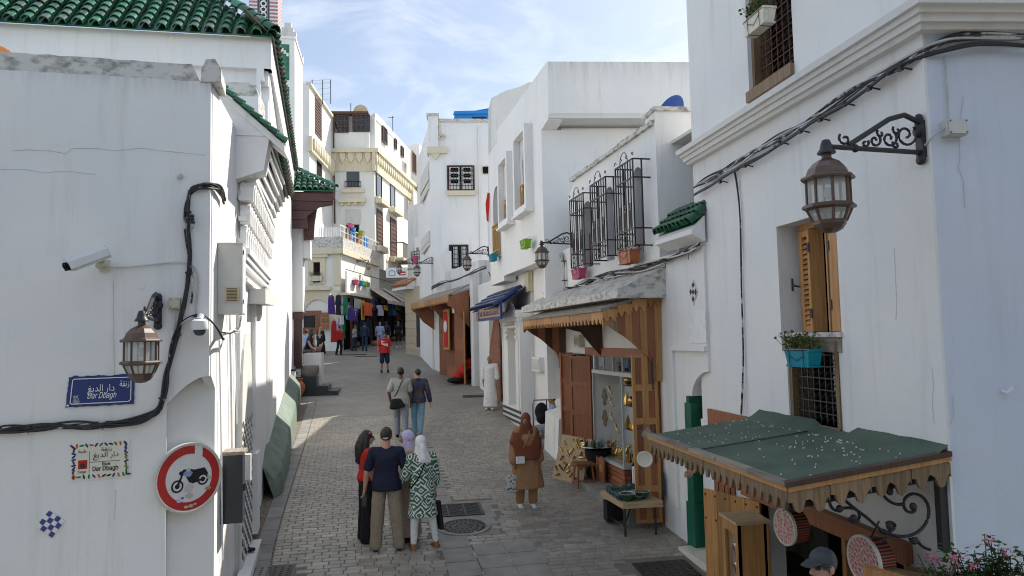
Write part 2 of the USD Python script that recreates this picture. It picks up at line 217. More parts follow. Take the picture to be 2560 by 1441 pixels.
# ---------- scene tree ----------
used = {}; STUFF = {'scroll_work', 'studs', 'tracery', 'stems', 'leaves', 'blooms', 'twigs', 'slats', 'railing', 'lettering', 'dark_zellige', 'pale_zellige', 'rules', 'print'}
def numbered(parent, name):
    k = used.get((parent, name), 0); used[(parent, name)] = k + 1
    return f'{parent}/{name}' + (f'_{k:03d}' if k else '')
def tagp(prim, label=None, cat=None, group=None, kind=None):
    for k, v in (('label', label), ('category', cat), ('group', group), ('kind', kind)):
        if v: prim.SetCustomDataByKey(k, v)
def put(path, mesh, mt, smooth=False):
    if isinstance(mesh, B): mesh = mesh.mesh()
    return usdkit.mesh(stage, path, mesh, M[mt] if isinstance(mt, str) else mt, smooth=smooth).GetPrim()
class T:
    """A thing: an Xform at its base whose children are parts. World-space meshes are shifted to the base unless local."""
    def __init__(s, name, label, cat, group=None, kind=None, local=False, loc=(0, 0, 0), rot=0):
        s.path = numbered('/World', name); s.a = (label, cat, group, kind); s.local, s.loc, s.rot = local, loc, rot; s.it = []; T.all.append(s)
    all = []
    def part(s, name, mesh, mt, parent=None, label=None, smooth=False):
        if isinstance(mesh, B):
            if not mesh.v: return parent
            mesh = mesh.mesh()
        elif hasattr(mesh, 'to_mesh'): q = mesh.to_mesh(); mesh = (q.vert_properties[:, :3], q.tri_verts)
        elif hasattr(mesh, 'vertices'): mesh = (A(mesh.vertices), A(mesh.faces))
        p = numbered(parent or s.path, name); s.it.append((p, mesh, mt, label, smooth)); return p
    def done(s):
        if not s.it: return
        x = UsdGeom.Xform.Define(stage, s.path); loc = A(s.loc, float); sh = np.zeros(3)
        if not s.local:
            lo = np.min([i[1][0].min(0) for i in s.it], 0); hi = np.max([i[1][0].max(0) for i in s.it], 0)
            loc = sh = A([(lo[0]+hi[0])/2, (lo[1]+hi[1])/2, lo[2]])
        x.AddTranslateOp().Set(Gf.Vec3d(*map(float, loc)))
        if s.rot: x.AddRotateZOp().Set(float(s.rot))
        tagp(x.GetPrim(), *s.a)
        for p, (v, f), mt, label, sm in s.it:
            q = put(p, (v - sh, f), mt, sm)
            if label: tagp(q, label)
            if p.split('/')[-1].rstrip('0123456789').rstrip('_') in STUFF: tagp(q, kind='stuff')
        s.it = []
def single(name, label, cat, mesh, mt, group=None, kind=None, smooth=False):
    v, f = mesh.mesh() if isinstance(mesh, B) else mesh
    c = A([(v[:, 0].min()+v[:, 0].max())/2, (v[:, 1].min()+v[:, 1].max())/2, v[:, 2].min()])
    p = put(numbered('/World', name), (v - c, f), mt, smooth); UsdGeom.Xformable(p).AddTranslateOp().Set(Gf.Vec3d(*c)); tagp(p, label, cat, group, kind); return p
def struct(name, mesh, mt, smooth=False):
    p = put(numbered('/World', name), mesh, mt, smooth); tagp(p, kind='structure'); return p
def copy(src, loc, rot, label, scale=None):
    a = src.a; p = numbered('/World', src.path.split('/')[-1].rstrip('0123456789').rstrip('_'))
    x = UsdGeom.Xform.Define(stage, p); x.GetPrim().GetReferences().AddInternalReference(src.path); x.ClearXformOpOrder()
    x.AddTranslateOp(opSuffix='c').Set(Gf.Vec3d(*map(float, loc))); x.AddRotateZOp(opSuffix='c').Set(float(rot))
    if scale: x.AddScaleOp(opSuffix='c').Set(Gf.Vec3f(scale, scale, scale))
    x.GetPrim().SetInstanceable(True); tagp(x.GetPrim(), label, a[1], a[2])
# ---------- plan frames ----------
def on_x(px_, py_, X): d = ray(px_, py_); k = X/d[0]; return A([X, d[1]*k])
K = on_x(524, 700, -1.93)
aL1 = math.radians(6.1); L1F = Fr(K - A([math.cos(aL1), math.sin(aL1)])*8, K)            # s = 8 at the corner
L1S = Fr(K, (-1.96, 10.0))
def l2x(Y): return -2.0 - .0845*(Y - 11.3)
L2 = Fr((l2x(10.0), 10.0), (l2x(26), 26.0))
PF = Fr((-6, 9.75), (l2x(10.0), 10.0))
MF = Fr((-14, 14.33), (l2x(14.6), 14.6))
HF = Fr((-6.5, 26.2), (-2.2, 26.3))
R1 = Fr((4.36, 9.62), (4.36, 5.1)); R1E = Fr((4.36, 5.1), (14.2, 3.9))
def r2x(Y): return 4.28 - .0558*(Y - 10)
R2 = Fr((r2x(27.5), 27.5), (r2x(9.3), 9.3))
R2U = Fr((r2x(27.5) - .42, 27.5), (r2x(9.3) - .42, 9.3))
q = R2U.P(R2U.px(1371, 300)[0], 0)[:2]; BAY = Fr(q, q + A([.9945, -.105])*8)
CF = Fr((1.6, 33.2), (7, 32.7))                                                     # pale house closing the view, front
FC = at(850, 700, 45)[:2]; FL = Fr(FC - A([math.cos(math.radians(-8)), math.sin(math.radians(-8))])*9, FC)
FR = Fr(FC, FC + A([math.sin(math.radians(15)), math.cos(math.radians(15))])*40)
FT = FR.P(FR.px(938, 500)[0], 0)[:2]; TL = Fr(FT - A([1, -.1])*9, FT); TR = Fr(FT, FT + FR.u*30)
W = 'white'
def body(foot, z0, z1, b=None):
    b = b or B(); e = trimesh.creation.extrude_polygon(Polygon(foot), z1 - z0, engine='earcut'); e.apply_translation([0, 0, z0]); return b.tm(e)
def xy(F, s, n=0): return tuple(F.P(s, 0, n)[:2])
# ---------- ground ----------
def ground():
    xs = np.r_[-120, -60, -30, np.arange(-12, 13, .75), 20, 40, 90]; ys = np.r_[-60, -20, np.arange(-4, 62, .75), 80, 110, 160]
    X, Y = np.meshgrid(xs, ys); Z = np.vectorize(gz)(Y) - .02 + .012*(meshkit.noise(np.stack([X*.5, Y*.5, X*0], -1)) - .5)
    n, k = X.shape; i, j = np.meshgrid(np.arange(n-1), np.arange(k-1), indexing='ij'); q = i*k + j
    return B().add(np.stack([X, Y, Z], -1), np.stack([q, q+1, q+k+1, q+k], -1).reshape(-1, 4))
struct('ground', ground(), 'road')
# ---------- street paving: rows of setts ----------
def strip(pts, w0, w1, dz, th=.03, b=None):
    """a thin sheet following a ground polyline between sideways offsets w0 and w1"""
    b = b or B(); p = A(pts, float); d = np.gradient(p, axis=0); d /= np.linalg.norm(d, axis=1, keepdims=True); nn = np.stack([d[:, 1], -d[:, 0]], 1)
    for i in range(len(p)-1):
        c = [p[i]+nn[i]*w0, p[i]+nn[i]*w1, p[i+1]+nn[i+1]*w1, p[i+1]+nn[i+1]*w0]
        b.hexa([(*q, gz(q[1])+dz-th) for q in c] + [(*q, gz(q[1])+dz) for q in c])
    return b
LB = A([gp(*p)[:2] for p in ((600, 1460), (637, 1345), (657, 1258), (690, 1190), (724, 1123), (742, 1050), (752, 1005))])      # foot of the left walls
LK = A([gp(*p)[:2] for p in ((640, 1500), (655, 1400), (690, 1280), (735, 1150), (765, 1060), (782, 1000))])          # kerb slabs
LKd = smooth_path(LK, 26); LBd = smooth_path(LB, 26)
def lkx(Y): return float(np.interp(Y, LKd[:, 1], LKd[:, 0]))
P1 = gp(1120, 1441)[:2]; P0 = gp(1040, 1100)[:2]
def chx(Y): return float(np.interp(Y, [6, 9.7, 12, 16, 19, 24], [1.15, .98, .9, .75, .55, .2]))      # the drain slab line down the street
hole = [((gp(1140, 1277)[:2]), .62), (gp(1160, 1318)[:2], .52), (gp(1665, 1425)[:2], .5), (gp(668, 1436)[:2], .4)]
def setts():
    rr = random.Random(3); near = []; far = B(); wl, dl = .225, .122; y = 7.6; row = 0
    tm_ = [[-.5, -.5, -1], [.5, -.5, -1], [.5, .5, -1], [-.5, .5, -1]]
    items = []
    while y < 21.5:
        row += 1; d = dl*(1 + .05*math.sin(row*1.7)); x = lkx(y) + .135; first = row % 2
        xe = r2x(y) + (.1 if y > 9.6 else .2)
        while x < xe:
            w = wl*rr.uniform(.92, 1.08)*(.5 if first else 1); first = 0; cx, cy = x + w/2, y + d/2; x += w
            if abs(cx - chx(cy)) < .24 and cy < 19.5: continue
            if any(abs(cx - h[0]) < r+.02 and abs(cy - h[1]) < r*.8 for h, r in hole): continue
            items.append((cx, cy, w - .011, d - .011))
        y += d
    def one(b, cx, cy, w, d):
        t = .010 + rr.uniform(-.002, .002); z = lambda px, py: gz(py); tl = [rr.uniform(-.002, .002) for _ in range(4)]
        vs = []
        for h, k, sgn in ((-.03, 1, 0), (t - .006, 1, 1), (t, .86, 1)):
            for i, (a, e) in enumerate(((-1, -1), (1, -1), (1, 1), (-1, 1))):
                px_, py_ = cx + a*(w/2 - (w*.03 if k < 1 else 0)), cy + e*(d/2 - (d*.07 if k < 1 else 0)); vs.append((px_, py_, gz(py_) + h + tl[i]*sgn))
        f = [[8, 9, 10, 11]]
        for o in (0, 4): f += [[o+i, o+(i+1) % 4, o+4+(i+1) % 4, o+4+i] for i in range(4)]
        b.add(vs, f)
    near_i = sorted(range(len(items)), key=lambda i: (items[i][1] - 0)**2 + (items[i][0]-.6)**2)
    vis = [i for i in near_i if 9.9 < items[i][1] and -1.4 < items[i][0] < 3.4][:300]; vs = set(vis)
    pav = T('street_paving', None, None, kind='structure')
    for i in vis: b = B(); one(b, *items[i]); pav.part('sett', b, rr.choice(['sett', 'sett', 'sett2']))
    far = [B(), B()]
    for i, it in enumerate(items):
        if i not in vs: one(far[rr.random() < .3], *it)
    b0 = pav.part('sett_field', far[0], 'sett'); b1 = pav.part('sett_field', far[1], 'sett2')
    bed = B(); ys = np.arange(7.6, 21.6, .5)
    for y0, y1 in zip(ys[:-1], ys[1:]):
        q = [(lkx(y0)-.02, y0), (r2x(y0)+.2, y0), (r2x(y1)+.2, y1), (lkx(y1)-.02, y1)]
        bed.hexa([(*p, gz(p[1])-.06) for p in q] + [(*p, gz(p[1])-.004) for p in q])
    pav.part('joint_bed', bed, 'joint'); return pav, b0, b1
PAV, F0, F1_ = setts()
b = strip(LBd, -.5, .34, .006); PAV.part('gravel_strip', b, 'gravel')
for i in range(0, 25): PAV.part('kerb_slab', strip(LKd[i:i+2] + A([[0, .008], [0, -.008]]), -.12, .12, .016), 'slab')
ys = np.arange(6.4, 19.4, .52)
for y0, y1 in zip(ys[:-1], ys[1:]):
    if any(abs(chx(y0) - h[0]) < r + .1 and abs(y0+.26 - h[1]) < r*.75 for h, r in hole): continue
    PAV.part('drain_slab', strip([(chx(y0+.012), y0+.012), (chx(y1-.012), y1-.012)], -.215, .215, .012), 'slab')
for k in range(5):
    y0 = 8.3 + k*.47
    for w0, w1 in ((.235, .66), (.68, 1.1 + .06*(k % 2))): PAV.part('paving_slab', strip([(chx(y0+.01), y0+.01), (chx(y0+.46), y0+.455)], w0, w1, .0175), 'slab')
for (h, r), nm in zip(hole[:2], 'ab'):
    PAV.part('slab_surround', strip([(h[0], h[1]-r*.78), (h[0], h[1]+r*.78)], -r, r, .004 if nm == 'a' else .0005), 'slab')
PAV.done(); tagp(stage.GetPrimAtPath(F0), kind='stuff'); tagp(stage.GetPrimAtPath(F1_), kind='stuff')
# drain grate and covers
def gbox(b, cx, cy, w, d, h, lift=0): b.hexa([(cx+a*w/2, cy+e*d/2, gz(cy+e*d/2)+lift-.03) for a, e in ((-1, -1), (1, -1), (1, 1), (-1, 1))] + [(cx+a*w/2, cy+e*d/2, gz(cy+e*d/2)+lift+h) for a, e in ((-1, -1), (1, -1), (1, 1), (-1, 1))])
h = hole[0][0]; t = T('drain_grate', 'rectangular cast iron drain grate set in the paving', 'drain grate'); b = B()
for k in (-1, 1): gbox(b, h[0]+k*.42, h[1], .05, .62, .022); gbox(b, h[0], h[1]+k*.3, .84, .04, .022)
for k in (-.14, .14): gbox(b, h[0]+k, h[1], .03, .6, .022)
t.part('frame', b, 'cast'); b = B()
gbox(b, h[0], h[1], .8, .56, .0, .002); t.part('gully', b, 'dark')
for k in range(14): b = B(); gbox(b, h[0], h[1]-.27+k*.041, .8, .018, .016); t.part('bar', b, 'cast')
t.done()
h = hole[1][0]; t = T('manhole_cover', 'round patterned cast iron manhole cover in the paving', 'manhole cover'); sl = math.atan(.0745); Rg = A([[1, 0, 0], [0, math.cos(sl), -math.sin(sl)], [0, math.sin(sl), math.cos(sl)]])
t.part('lid', B().lathe([(0, .016), (.33, .016), (.34, -.02)], (*h, gz(h[1])), 32, Rg), 'cast'); b = B()
for rr_ in (.12, .22, .3):
    for k in range(int(rr_*90)):
        a = k*2*math.pi/int(rr_*90); b.box(A([*h, gz(h[1])]) + Rg @ A([rr_*math.cos(a), rr_*math.sin(a), .019]), (.035, .035, .01), Rg)
t.part('studs', b, 'cast'); t.part('rim', B().lathe([(.345, .018), (.42, .02), (.43, -.02)], (*h, gz(h[1])), 32, Rg), 'slab'); t.done()
for i, lab in ((2, 'worn rectangular metal cover in the paving before the green doorway'), (3, 'dark metal cover at the foot of the left wall')):
    h, r = hole[i]; t = T('access_cover', lab, 'access cover'); b = B(); gbox(b, *h, r*1.5, r*1.1, .014); t.part('plate', b, 'cast'); b = B()
    for a in range(7):
        for e in range(6): gbox(b, h[0]-r*.66+a*r*.22, h[1]-r*.45+e*r*.18, r*.09, r*.07, .02)
    t.part('studs', b, 'cast'); t.done()
# flat covers further up the street
for x, y, w, d in ((1190, 990, .9, .35), (1175, 905, .8, .3), (880, 887, 1.6, .35), (915, 891, 1.2, .3)):
    h = gp(x, y)[:2]; b = B(); gbox(b, *h, w, d, .008); single('service_cover', {1190: 'rusty service cover beside the carpet doorway', 1175: 'service cover before the wooden shop', 880: 'dark slot cover left in the far street', 915: 'dark slot cover right in the far street'}[x], 'service cover', b, 'cast')
# ---------- left corner house ----------
t = T('corner_house', 'white house at left with street signs and lamp on its flank', 'house')
sA = L1F.px(415, 1200)[0]; zA = L1F.px(525, 940)[1]; sB = max(.12, L1S.px(536, 1200)[0]); zt = L1F.px(520, 206)[1]; ztl = L1F.px(40, 178)[1]
arch = Polygon([(sA, -.5), (sA, L1F.px(415, 1010)[1])] + [(sA + (8-sA)*k/8, L1F.px(415, 1010)[1] + (zA - L1F.px(415, 1010)[1])*math.sin(k/8*math.pi/2)) for k in range(1, 9)] + [(8.01, zA), (8.01, -.5)])
e0 = [L1F.px(0, 176)[0], ] ; pts = [(-1, -.5), (-1, L1F.px(0, 175)[1])]
for i in range(15):
    x = 30 + i*33; pts.append(tuple(L1F.px(x, 177 + (x-30)*.058 + rng.uniform(-1.5, 1.5))))
pts += [(8, zt), (8, -.5)]
t.part('wall', B().prism(L1F, Polygon(pts).difference(arch), -.1, 0), 'white_top')
for cr in ([(0, 425), (60, 423), (110, 432), (165, 428), (200, 432), (240, 436)], [(30, 377), (70, 375), (130, 378), (165, 385), (180, 372), (235, 371), (285, 377), (355, 371), (400, 377), (450, 382), (515, 388)], [(283, 700), (284, 800), (286, 950)], [(290, 1225), (286, 1300)]): t.part('crack', B().tube([L1F.P(*L1F.px(x, y), .001) for x, y in cr], .0019, 4), 'weathered')
ls = 1.9
t.part('side_wall', B().prism(L1S, Polygon([(.1, zA), (.1, zt), (ls, zt-.1), (ls, -.5), (sB, -.5), (sB, zA-.15)]), -.1, 0), W)
body([xy(L1F, -1, -.1), xy(L1F, sA, -.1), xy(L1S, sB, -.0), xy(L1S, ls, -.1), (-9, 10.2)], -.5, zt-.25, bb := B()); t.part('core', bb, W)
z2 = L1F.px(500, 165)[1]
pts = [L1F.px(0, 172, -.12)] + [L1F.px(x, 132 + (x-40)*.068 + rng.uniform(-1.5, 1.5), -.12) for x in range(-60, 510, 30)] + [L1F.px(505, 215, -.12), L1F.px(-60, 190, -.12)]
t.part('coping', B().prism(L1F, Polygon(pts[1:]), -.45, -.12), 'weathered')
t.part('end_pier', B().prism(L1F, L1F.poly([(502, 206), (504, 175), (516, 150), (538, 149), (553, 175), (553, 206)]), -.5, .02), 'weathered'); t.done()
# ---------- the mosque: upper building, portal, porch ----------
mz = MF.px(660, 95)[1]; mb = MF.px(655, 172)[1]; mz2 = mb - .55
t = MOSQ = T('mosque', 'white mosque hall with green glazed tile roof and long eaves along the street', 'mosque')
sc = MF.L
t.part('wall', body([xy(MF, 0, -.22), xy(MF, sc, -.22), xy(L2, 16, -.22), (-14, 26)], -.5, mz-.1), W)
t.part('frieze', B().fbox(MF, 0, sc+.06, mb, mz, -.22, .0), W); t.part('frieze', B().fbox(L2, 4.62, 16.2, mb, mz, -.22, .06), W)
t.part('corbel', B().fbox(MF, 0, sc-.02, mz2+.25, mb, -.22, -.12), W); t.part('corbel', B().fbox(L2, 4.6, 16.2, mz2+.3, mb, -.22, -.08), W); t.part('corbel', B().fbox(L2, 4.6, 16.2, mz2-.2, mz2+.3, -.22, -.14), W)
def barrel(b, p0, p1, up, r0=.095, r1=.082, seg=6, thick=.016):
    """half-round cover tile from p0 (lower end) to p1"""
    p0, p1, up = A(p0, float), A(p1, float), A(up, float); d = p1-p0; d /= np.linalg.norm(d); sd_ = np.cross(d, up); sd_ /= np.linalg.norm(sd_); up = np.cross(sd_, d)
    an = np.linspace(0, np.pi, seg+1); v = []
    for p, r in ((p0, r0), (p1, r1), (p0, r0-thick), (p1, r1-thick)):
        for a in an: v.append(p + sd_*r*np.cos(a) + up*r*np.sin(a)*1.05)
    n = seg+1; f = []
    for i in range(seg): f += [[i, i+1, n+i+1, n+i], [2*n+i+1, 2*n+i, 3*n+i, 3*n+i+1], [i+1, i, 2*n+i, 2*n+i+1]]
    return b.add(v, f)
def roof(t, F, s0, s1, z0, n0, depth, pitch, step=.27, exp=.25, clip=None, mats=('tile_green', 'tile_green', 'tile_grey'), rows=None, pan='tile_green'):
    """tiled slope: eave line along frame F at height z0 and offset n0, rising inwards"""
    cp, sp = math.cos(pitch), math.sin(pitch); rr = random.Random(int(s0*100)+5); rows = rows or int(depth/exp); cols = int((s1-s0)/step)
    upv = lambda: A([*(F.nn*sp), cp])
    pp = lambda s, r: F.P(s, z0 + r*sp, n0 - r*cp)
    def lim(r): return (clip(r) if clip else (s0, s1))
    for r in range(rows+1):      # pan surface in courses
        a0, a1 = lim(r*exp); c0, c1 = lim((r+1)*exp); b = B(); q = [pp(a0, r*exp), pp(a1, r*exp), pp(c1, (r+1)*exp), pp(c0, (r+1)*exp)]; dn = upv()*-.03
        b.hexa([x + dn*2 for x in q] + [x + dn for x in q]); t.part('pan_course', b, pan)
    for c in range(cols+1):
        s = s0 + step*(c+.5)
        for r in range(rows):
            a0, a1 = lim(r*exp)
            if not (a0 < s < a1): continue
            j = rr.uniform(-.008, .008); b = B(); barrel(b, pp(s+j, r*exp - .03) + upv()*(.015+rr.uniform(0, .008)), pp(s+j*.5, r*exp + exp + .02) - upv()*.012, upv(), .105, .09); t.part('roof_tile', b, rr.choice(mats), smooth=40)
ez = mz + .02; PH = math.radians(45); hip = lambda r: (sc - 7.3, sc + .10 - r*.707)
roof(t, MF, sc - 7.3, sc + .12, ez-.03, .2, 3.1, PH, step=.29, exp=.26, clip=hip, rows=9)
roof(t, L2, 4.45, 16.1, ez-.03, .14, .5, PH, step=.29, exp=.26, rows=2, mats=('tile_old', 'tile_old', 'tile_green'), pan='tile_old')
for k in range(12):        # hip ridge
    p = lambda r: MF.P(sc + .12 - r*.707, ez + r*.707 + .05, .2 - r*.707)
    b = B(); barrel(b, p(k*.26 - .05) + A([0, 0, .012]), p(k*.26 + .27), (0, 0, 1), .13, .11); t.part('ridge_tile', b, 'tile_green', smooth=40)
t.done()
# portal with lean-to roof
pt = PF.px(712, 357, 0); c1 = PF.px(540, 210); pe = 6.62
t = T('mosque_portal', 'white portal with green sloping coping and carved mouldings in the sun', 'portal')
sR = PF.L
t.part('wall', body([xy(PF, 0, -.02), xy(PF, sR-.02, -.02), xy(L2, 4.6, -.02), (-7, 14.4)], -.5, 5.2), W)
# stepped cornice: each band stands proud of the one below and wraps the corner
zs = np.linspace(PF.px(600, 590)[1], PF.px(668, 425)[1], 7)
ctop = pe + .02
def band(z0, z1, n, mt=W, name='moulding'):
    b = B(); b.hexa([(*xy(PF, a, m_), z) for z in (z0, z1) for a, m_ in ((sR-2.4, n*.35), (sR+n, n*.35), (sR+n, -3), (sR-2.4, -3))]); b2 = B(); b2.fbox(L2, -.06, 4.65, z0, z1-.002, -.5, n-.003)
    t.part(name, b, mt); t.part(name, b2, mt)
for i, (z0, z1, n) in enumerate(((6.12, 6.24, .12), (6.24, 6.36, .17), (6.36, 6.47, .23), (6.47, 6.56, .29), (6.56, 6.62, .33))): band(z0, z1, n)
gable = Polygon([(sR-2.4, 5.1), (sR+.28, 5.1+1.0), (sR+.36, 6.6), (c1[0], c1[1]-.04), (sR-2.4, c1[1]-.04)])
t.part('gable_wall', B().prism(PF, gable, -.3, .1), W)
t.part('upper_wall', body([xy(PF, sR-2.4, -.3), xy(PF, sR+.02, -.3), xy(L2, 4.6, 0), (-4.6, 14.4)], 5.15, 6.5), W)
# arcaded stalactite bands below the cornice
for row, (zc, n) in enumerate(((5.86, .12), (5.55, .075), (5.27, .03))):
    t.part('moulding', B().fbox(L2, .0, 4.6, zc+.16, zc+.22, -.05, n+.03), W)
    for k in range(15):
        s = .15 + k*.29; o = Polygon([(s-.12, zc-.16), (s-.12, zc+.02), (s-.07, zc+.1), (s, zc+.14), (s+.07, zc+.1), (s+.12, zc+.02), (s+.12, zc-.16), (s+.07, zc-.16), (s+.07, zc), (s, zc+.07), (s-.07, zc), (s-.07, zc-.16)])
        t.part('carved_arch', B().prism(L2, o, -.03, n+.02), W)
for k, (z, n) in enumerate(((4.98, .10), (4.90, .07), (4.82, .04))): t.part('moulding', B().fbox(L2, -.02, 4.2, z, z+.075, -.05, n), W)
t.part('moulding', B().fbox(L2, .1, 3.6, 4.62, 4.68, -.05, .06), W)
sd0, sd1 = L2.px(603, 1200)[0], L2.px(628, 1200)[0]
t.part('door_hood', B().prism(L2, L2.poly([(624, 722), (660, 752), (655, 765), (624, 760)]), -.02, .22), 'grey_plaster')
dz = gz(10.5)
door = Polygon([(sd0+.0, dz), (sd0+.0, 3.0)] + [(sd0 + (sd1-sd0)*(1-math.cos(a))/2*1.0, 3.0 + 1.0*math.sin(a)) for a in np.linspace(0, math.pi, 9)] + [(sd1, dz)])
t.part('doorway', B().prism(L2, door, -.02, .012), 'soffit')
for k in (0, 1, 2): t.part('jamb', B().fbox(L2, sd1+.1+k*.12, sd1+.19+k*.12, dz+.8, 4.55-k*.05, -.02, .05-k*.012), W)
t.part('jamb', B().fbox(L2, sd1+.02, sd1+.42, dz+.2, 2.15, -.02, .09), W)
t.part('threshold', B().fbox(L2, sd0-.3, sd1+.1, dz-.1, dz+.1, -.02, .14), 'white_dirty')
zb, zw = B(), B(); ns = 9; st = (sd1+.0 - sd0)/ns       # zellige of dark and pale lozenges beside the door
for r in range(22):
    for c in range(ns):
        s, z = sd0 + (c+.5)*st*1.0, dz + .16 + r*.085
        (zb if (r+c) % 2 else zw).prism(L2, Polygon([(s-st*.5, z), (s, z-.0425), (s+st*.5, z), (s, z+.0425)]), .012, .02)
t.part('dark_zellige', zb, 'tile_k'); t.part('pale_zellige', zw, 'tile_w')
roof(t, L2, .12, 4.4, pe, .42, .6, math.radians(38), step=.27, exp=.25, rows=3, mats=('tile_old', 'tile_old', 'tile_green'), pan='tile_old')
p0, p1 = PF.P(*PF.px(712, 360, .12), .12), PF.P(*PF.px(541, 212, .12), .12); d = (p1-p0); n_ = 8
t.part('slope_fill', B().hexa([x + o for o in (A([0, 0, -.12]), A([0, 0, -.02])) for x in (p0 + A([.0, -.02, 0]), p0 + A([0, .5, 0]), p1 + A([0, .5, 0]), p1 + A([0, -.02, 0]))]), 'white_dirty')
for k in range(n_): b = B(); barrel(b, p0 + d*k/n_ + A([0, 0, .02]), p0 + d*(k+1.12)/n_, (0, 0, 1), .075, .062); t.part('coping_tile', b, 'tile_green', smooth=40)
q = at(590, 240, 11.7); t.part('parapet_block', B().hexa([(*p, z) for z in (5.5, 0) for p in ((0, 0),)*4]) if 0 else B().prism(Fr((-6, 11.9), (0, 11.9)), Fr((-6, 11.9), (0, 11.9)).poly([(560, 330), (560, 206), (622, 206), (640, 222), (647, 240), (647, 330)]), -.6, 0), 'weathered')
t.part('parapet_face', B().prism(Fr((-6, 11.88), (0, 11.88)), Fr((-6, 11.88), (0, 11.88)).poly([(560, 335), (560, 240), (646, 242), (646, 335)]), -.5, 0.01), W)
t.done()
# flank wall, plinth
t = T('flank_wall', 'long white wall in sun and shade with a green battered plinth', 'wall')
t.part('wall', body([xy(L2, 4.55, 0), xy(L2, 15.9, 0), (-7, 26), (-7, 14.4)], -.2, mz2-.1), W)
sp = [L2.px(x, y)[0] for x, y in ((672, 1230), (720, 1080), (745, 1000))]
fr = LBd; vs = []
for i in range(40):
    Y = np.interp(i, [0, 39], [13.6, 24.9]); xw = l2x(Y); zg = gz(Y); hgt = np.interp(Y, [13.6, 14.2, 18, 24, 24.9], [.55, .72, .85, .95, .9]) + .02*math.sin(Y*2.3); w = .33 + .012*math.sin(Y*1.7)
    if i in (0,): w = .2
    for o, z in ((w, zg-.05), (w*.99, zg+hgt*.3), (w*.93, zg+hgt*.60), (w*.80, zg+hgt*.68), (-.02, zg+hgt*1.05)): vs.append((xw+o, Y+ (.0), z))
i, j = np.meshgrid(np.arange(39), np.arange(4), indexing='ij'); k = i*5+j
b = B().add(vs, np.stack([k, k+5, k+6, k+1], -1).reshape(-1, 4)); b.add(vs[:5], [[0, 1, 2], [0, 2, 3], [0, 3, 4]]); b.add(vs[-5:], [[0, 2, 1], [0, 3, 2], [0, 4, 3]])
t.part('plinth', b, 'plinth_green', smooth=50); t.done()
# dark trees added out of view behind the viewpoint to block sky light
t = T('fig_tree', 'large dark fig tree in the square behind the viewpoint, outside the picture', 'tree', 'fig trees in the square behind the viewpoint', local=True); rf = random.Random(9); b = B(); t.part('trunk', B().tube([(0, 0, -1), (.1, 0, 2), (0, .1, 5)], [.5, .4, .25], 8).tube([(0, 0, 3), (1.6, .5, 6)], [.25, .1], 6).tube([(0, 0, 3.2), (-1.5, -.6, 6.3)], [.25, .1], 6), 'wood_dark')
for k in range(2600):
    u = A([rf.gauss(0, 1) for _ in range(3)]); u /= np.linalg.norm(u); c = A([0, 0, 7]) + u*A([4.2, 4.2, 3.6])*rf.random()**.33; d1 = A([rf.gauss(0, 1) for _ in range(3)]); d1 /= np.linalg.norm(d1); d2 = np.cross(d1, u); d2 /= np.linalg.norm(d2) + 1e-9; b.add([c, c + d1*.28 + d2*.18, c + d1*.56, c + d1*.28 - d2*.18], [[0, 1, 2, 3]])
t.part('crown', b, 'leaf'); t.loc = (-1, -9, 0); t.done()
for x, y, r_ in ((-9, -7.5, 40), (7.5, -8, 100), (15, -5, 160), (-16, -3, 220)): copy(t, (x, y, 0), r_, t.a[0])
t = T('terrace', 'small stone viewing terrace under the viewpoint, outside the picture', 'terrace'); t.part('slab', body([(-1.6, -3.1), (1.6, -3.1), (1.6, -.4), (-1.6, -.4)], -1, 2.1), 'beige'); t.part('parapet', body([(-1.6, -.42), (1.6, -.42), (1.6, -.6), (-1.6, -.6)], 2.1, 3.0), 'beige'); t.done()
# ---------- near right house ----------
def hole_of(F, x0, y0, x1, y1, off=0): a = F.rect(x0, y0, x1, y1, off); return sbox(a[0], a[2], a[1], a[3])
t = NRH = T('lamp_house', 'tall white house at right with cornice, shutters and a green shop roof at its foot', 'house')
w1 = (R1.px(1872, 200)[0], R1.px(1985, 150)[0], R1.px(1877, 258)[1], 9.2)
w2 = (R1.px(1947, 700)[0], R1.px(2097, 700)[0], R1.px(2097, 838)[1], R1.px(1947, 566)[1])
w3 = (R1.px(1972, 1000)[0], R1.px(2103, 1000)[0], R1.px(2103, 1072)[1], R1.px(2100, 853)[1])
so = (R1.px(1903, 1300)[0], R1.px(2270, 1378)[0], -.3, 1.86)
wp = sbox(0, -.6, R1.L, 9.6)
for w in (w1, w2, w3, so): wp = wp.difference(sbox(w[0], w[2], w[1], w[3]))
t.part('wall', B().prism(R1, wp, -.3, 0), W)
t.part('end_wall', B().fbox(R1E, .003, 9.8, -.6, 9.6, -.3, -.003), 'shade_tinted_white')
t.part('core', body([xy(R1, 0, -1.5), xy(R1, R1.L-.3, -1.5), (6.2, 4.6), (14, 3.9), (14, 9.62)], -.6, 9.55), 'dim')
t.part('roof_slab', body([xy(R1, 0, -.28), xy(R1, R1.L, -.28), (14, 4.2), (14, 9.62)], 9.3, 9.55), W)
t.part('end_wall', B().fbox(Fr((4.4, 9.6), (14, 9.6)), .28, 9.5, -.6, 9.3, -.2, 0), W)
for F, cr in ((R1E, [(2408, 240), (2398, 330), (2400, 400), (2395, 420), (2408, 450), (2412, 520)]), (R1E, [(2382, 990), (2384, 1040), (2376, 1060)]), (R1, [(2236, 620), (2242, 760), (2240, 800)]), (R1, [(2330, 920), (2334, 960), (2331, 1010), (2336, 1060)])): t.part('crack', B().tube([F.P(*F.px(x, y), .001) for x, y in cr], .002, 4), 'conduit')
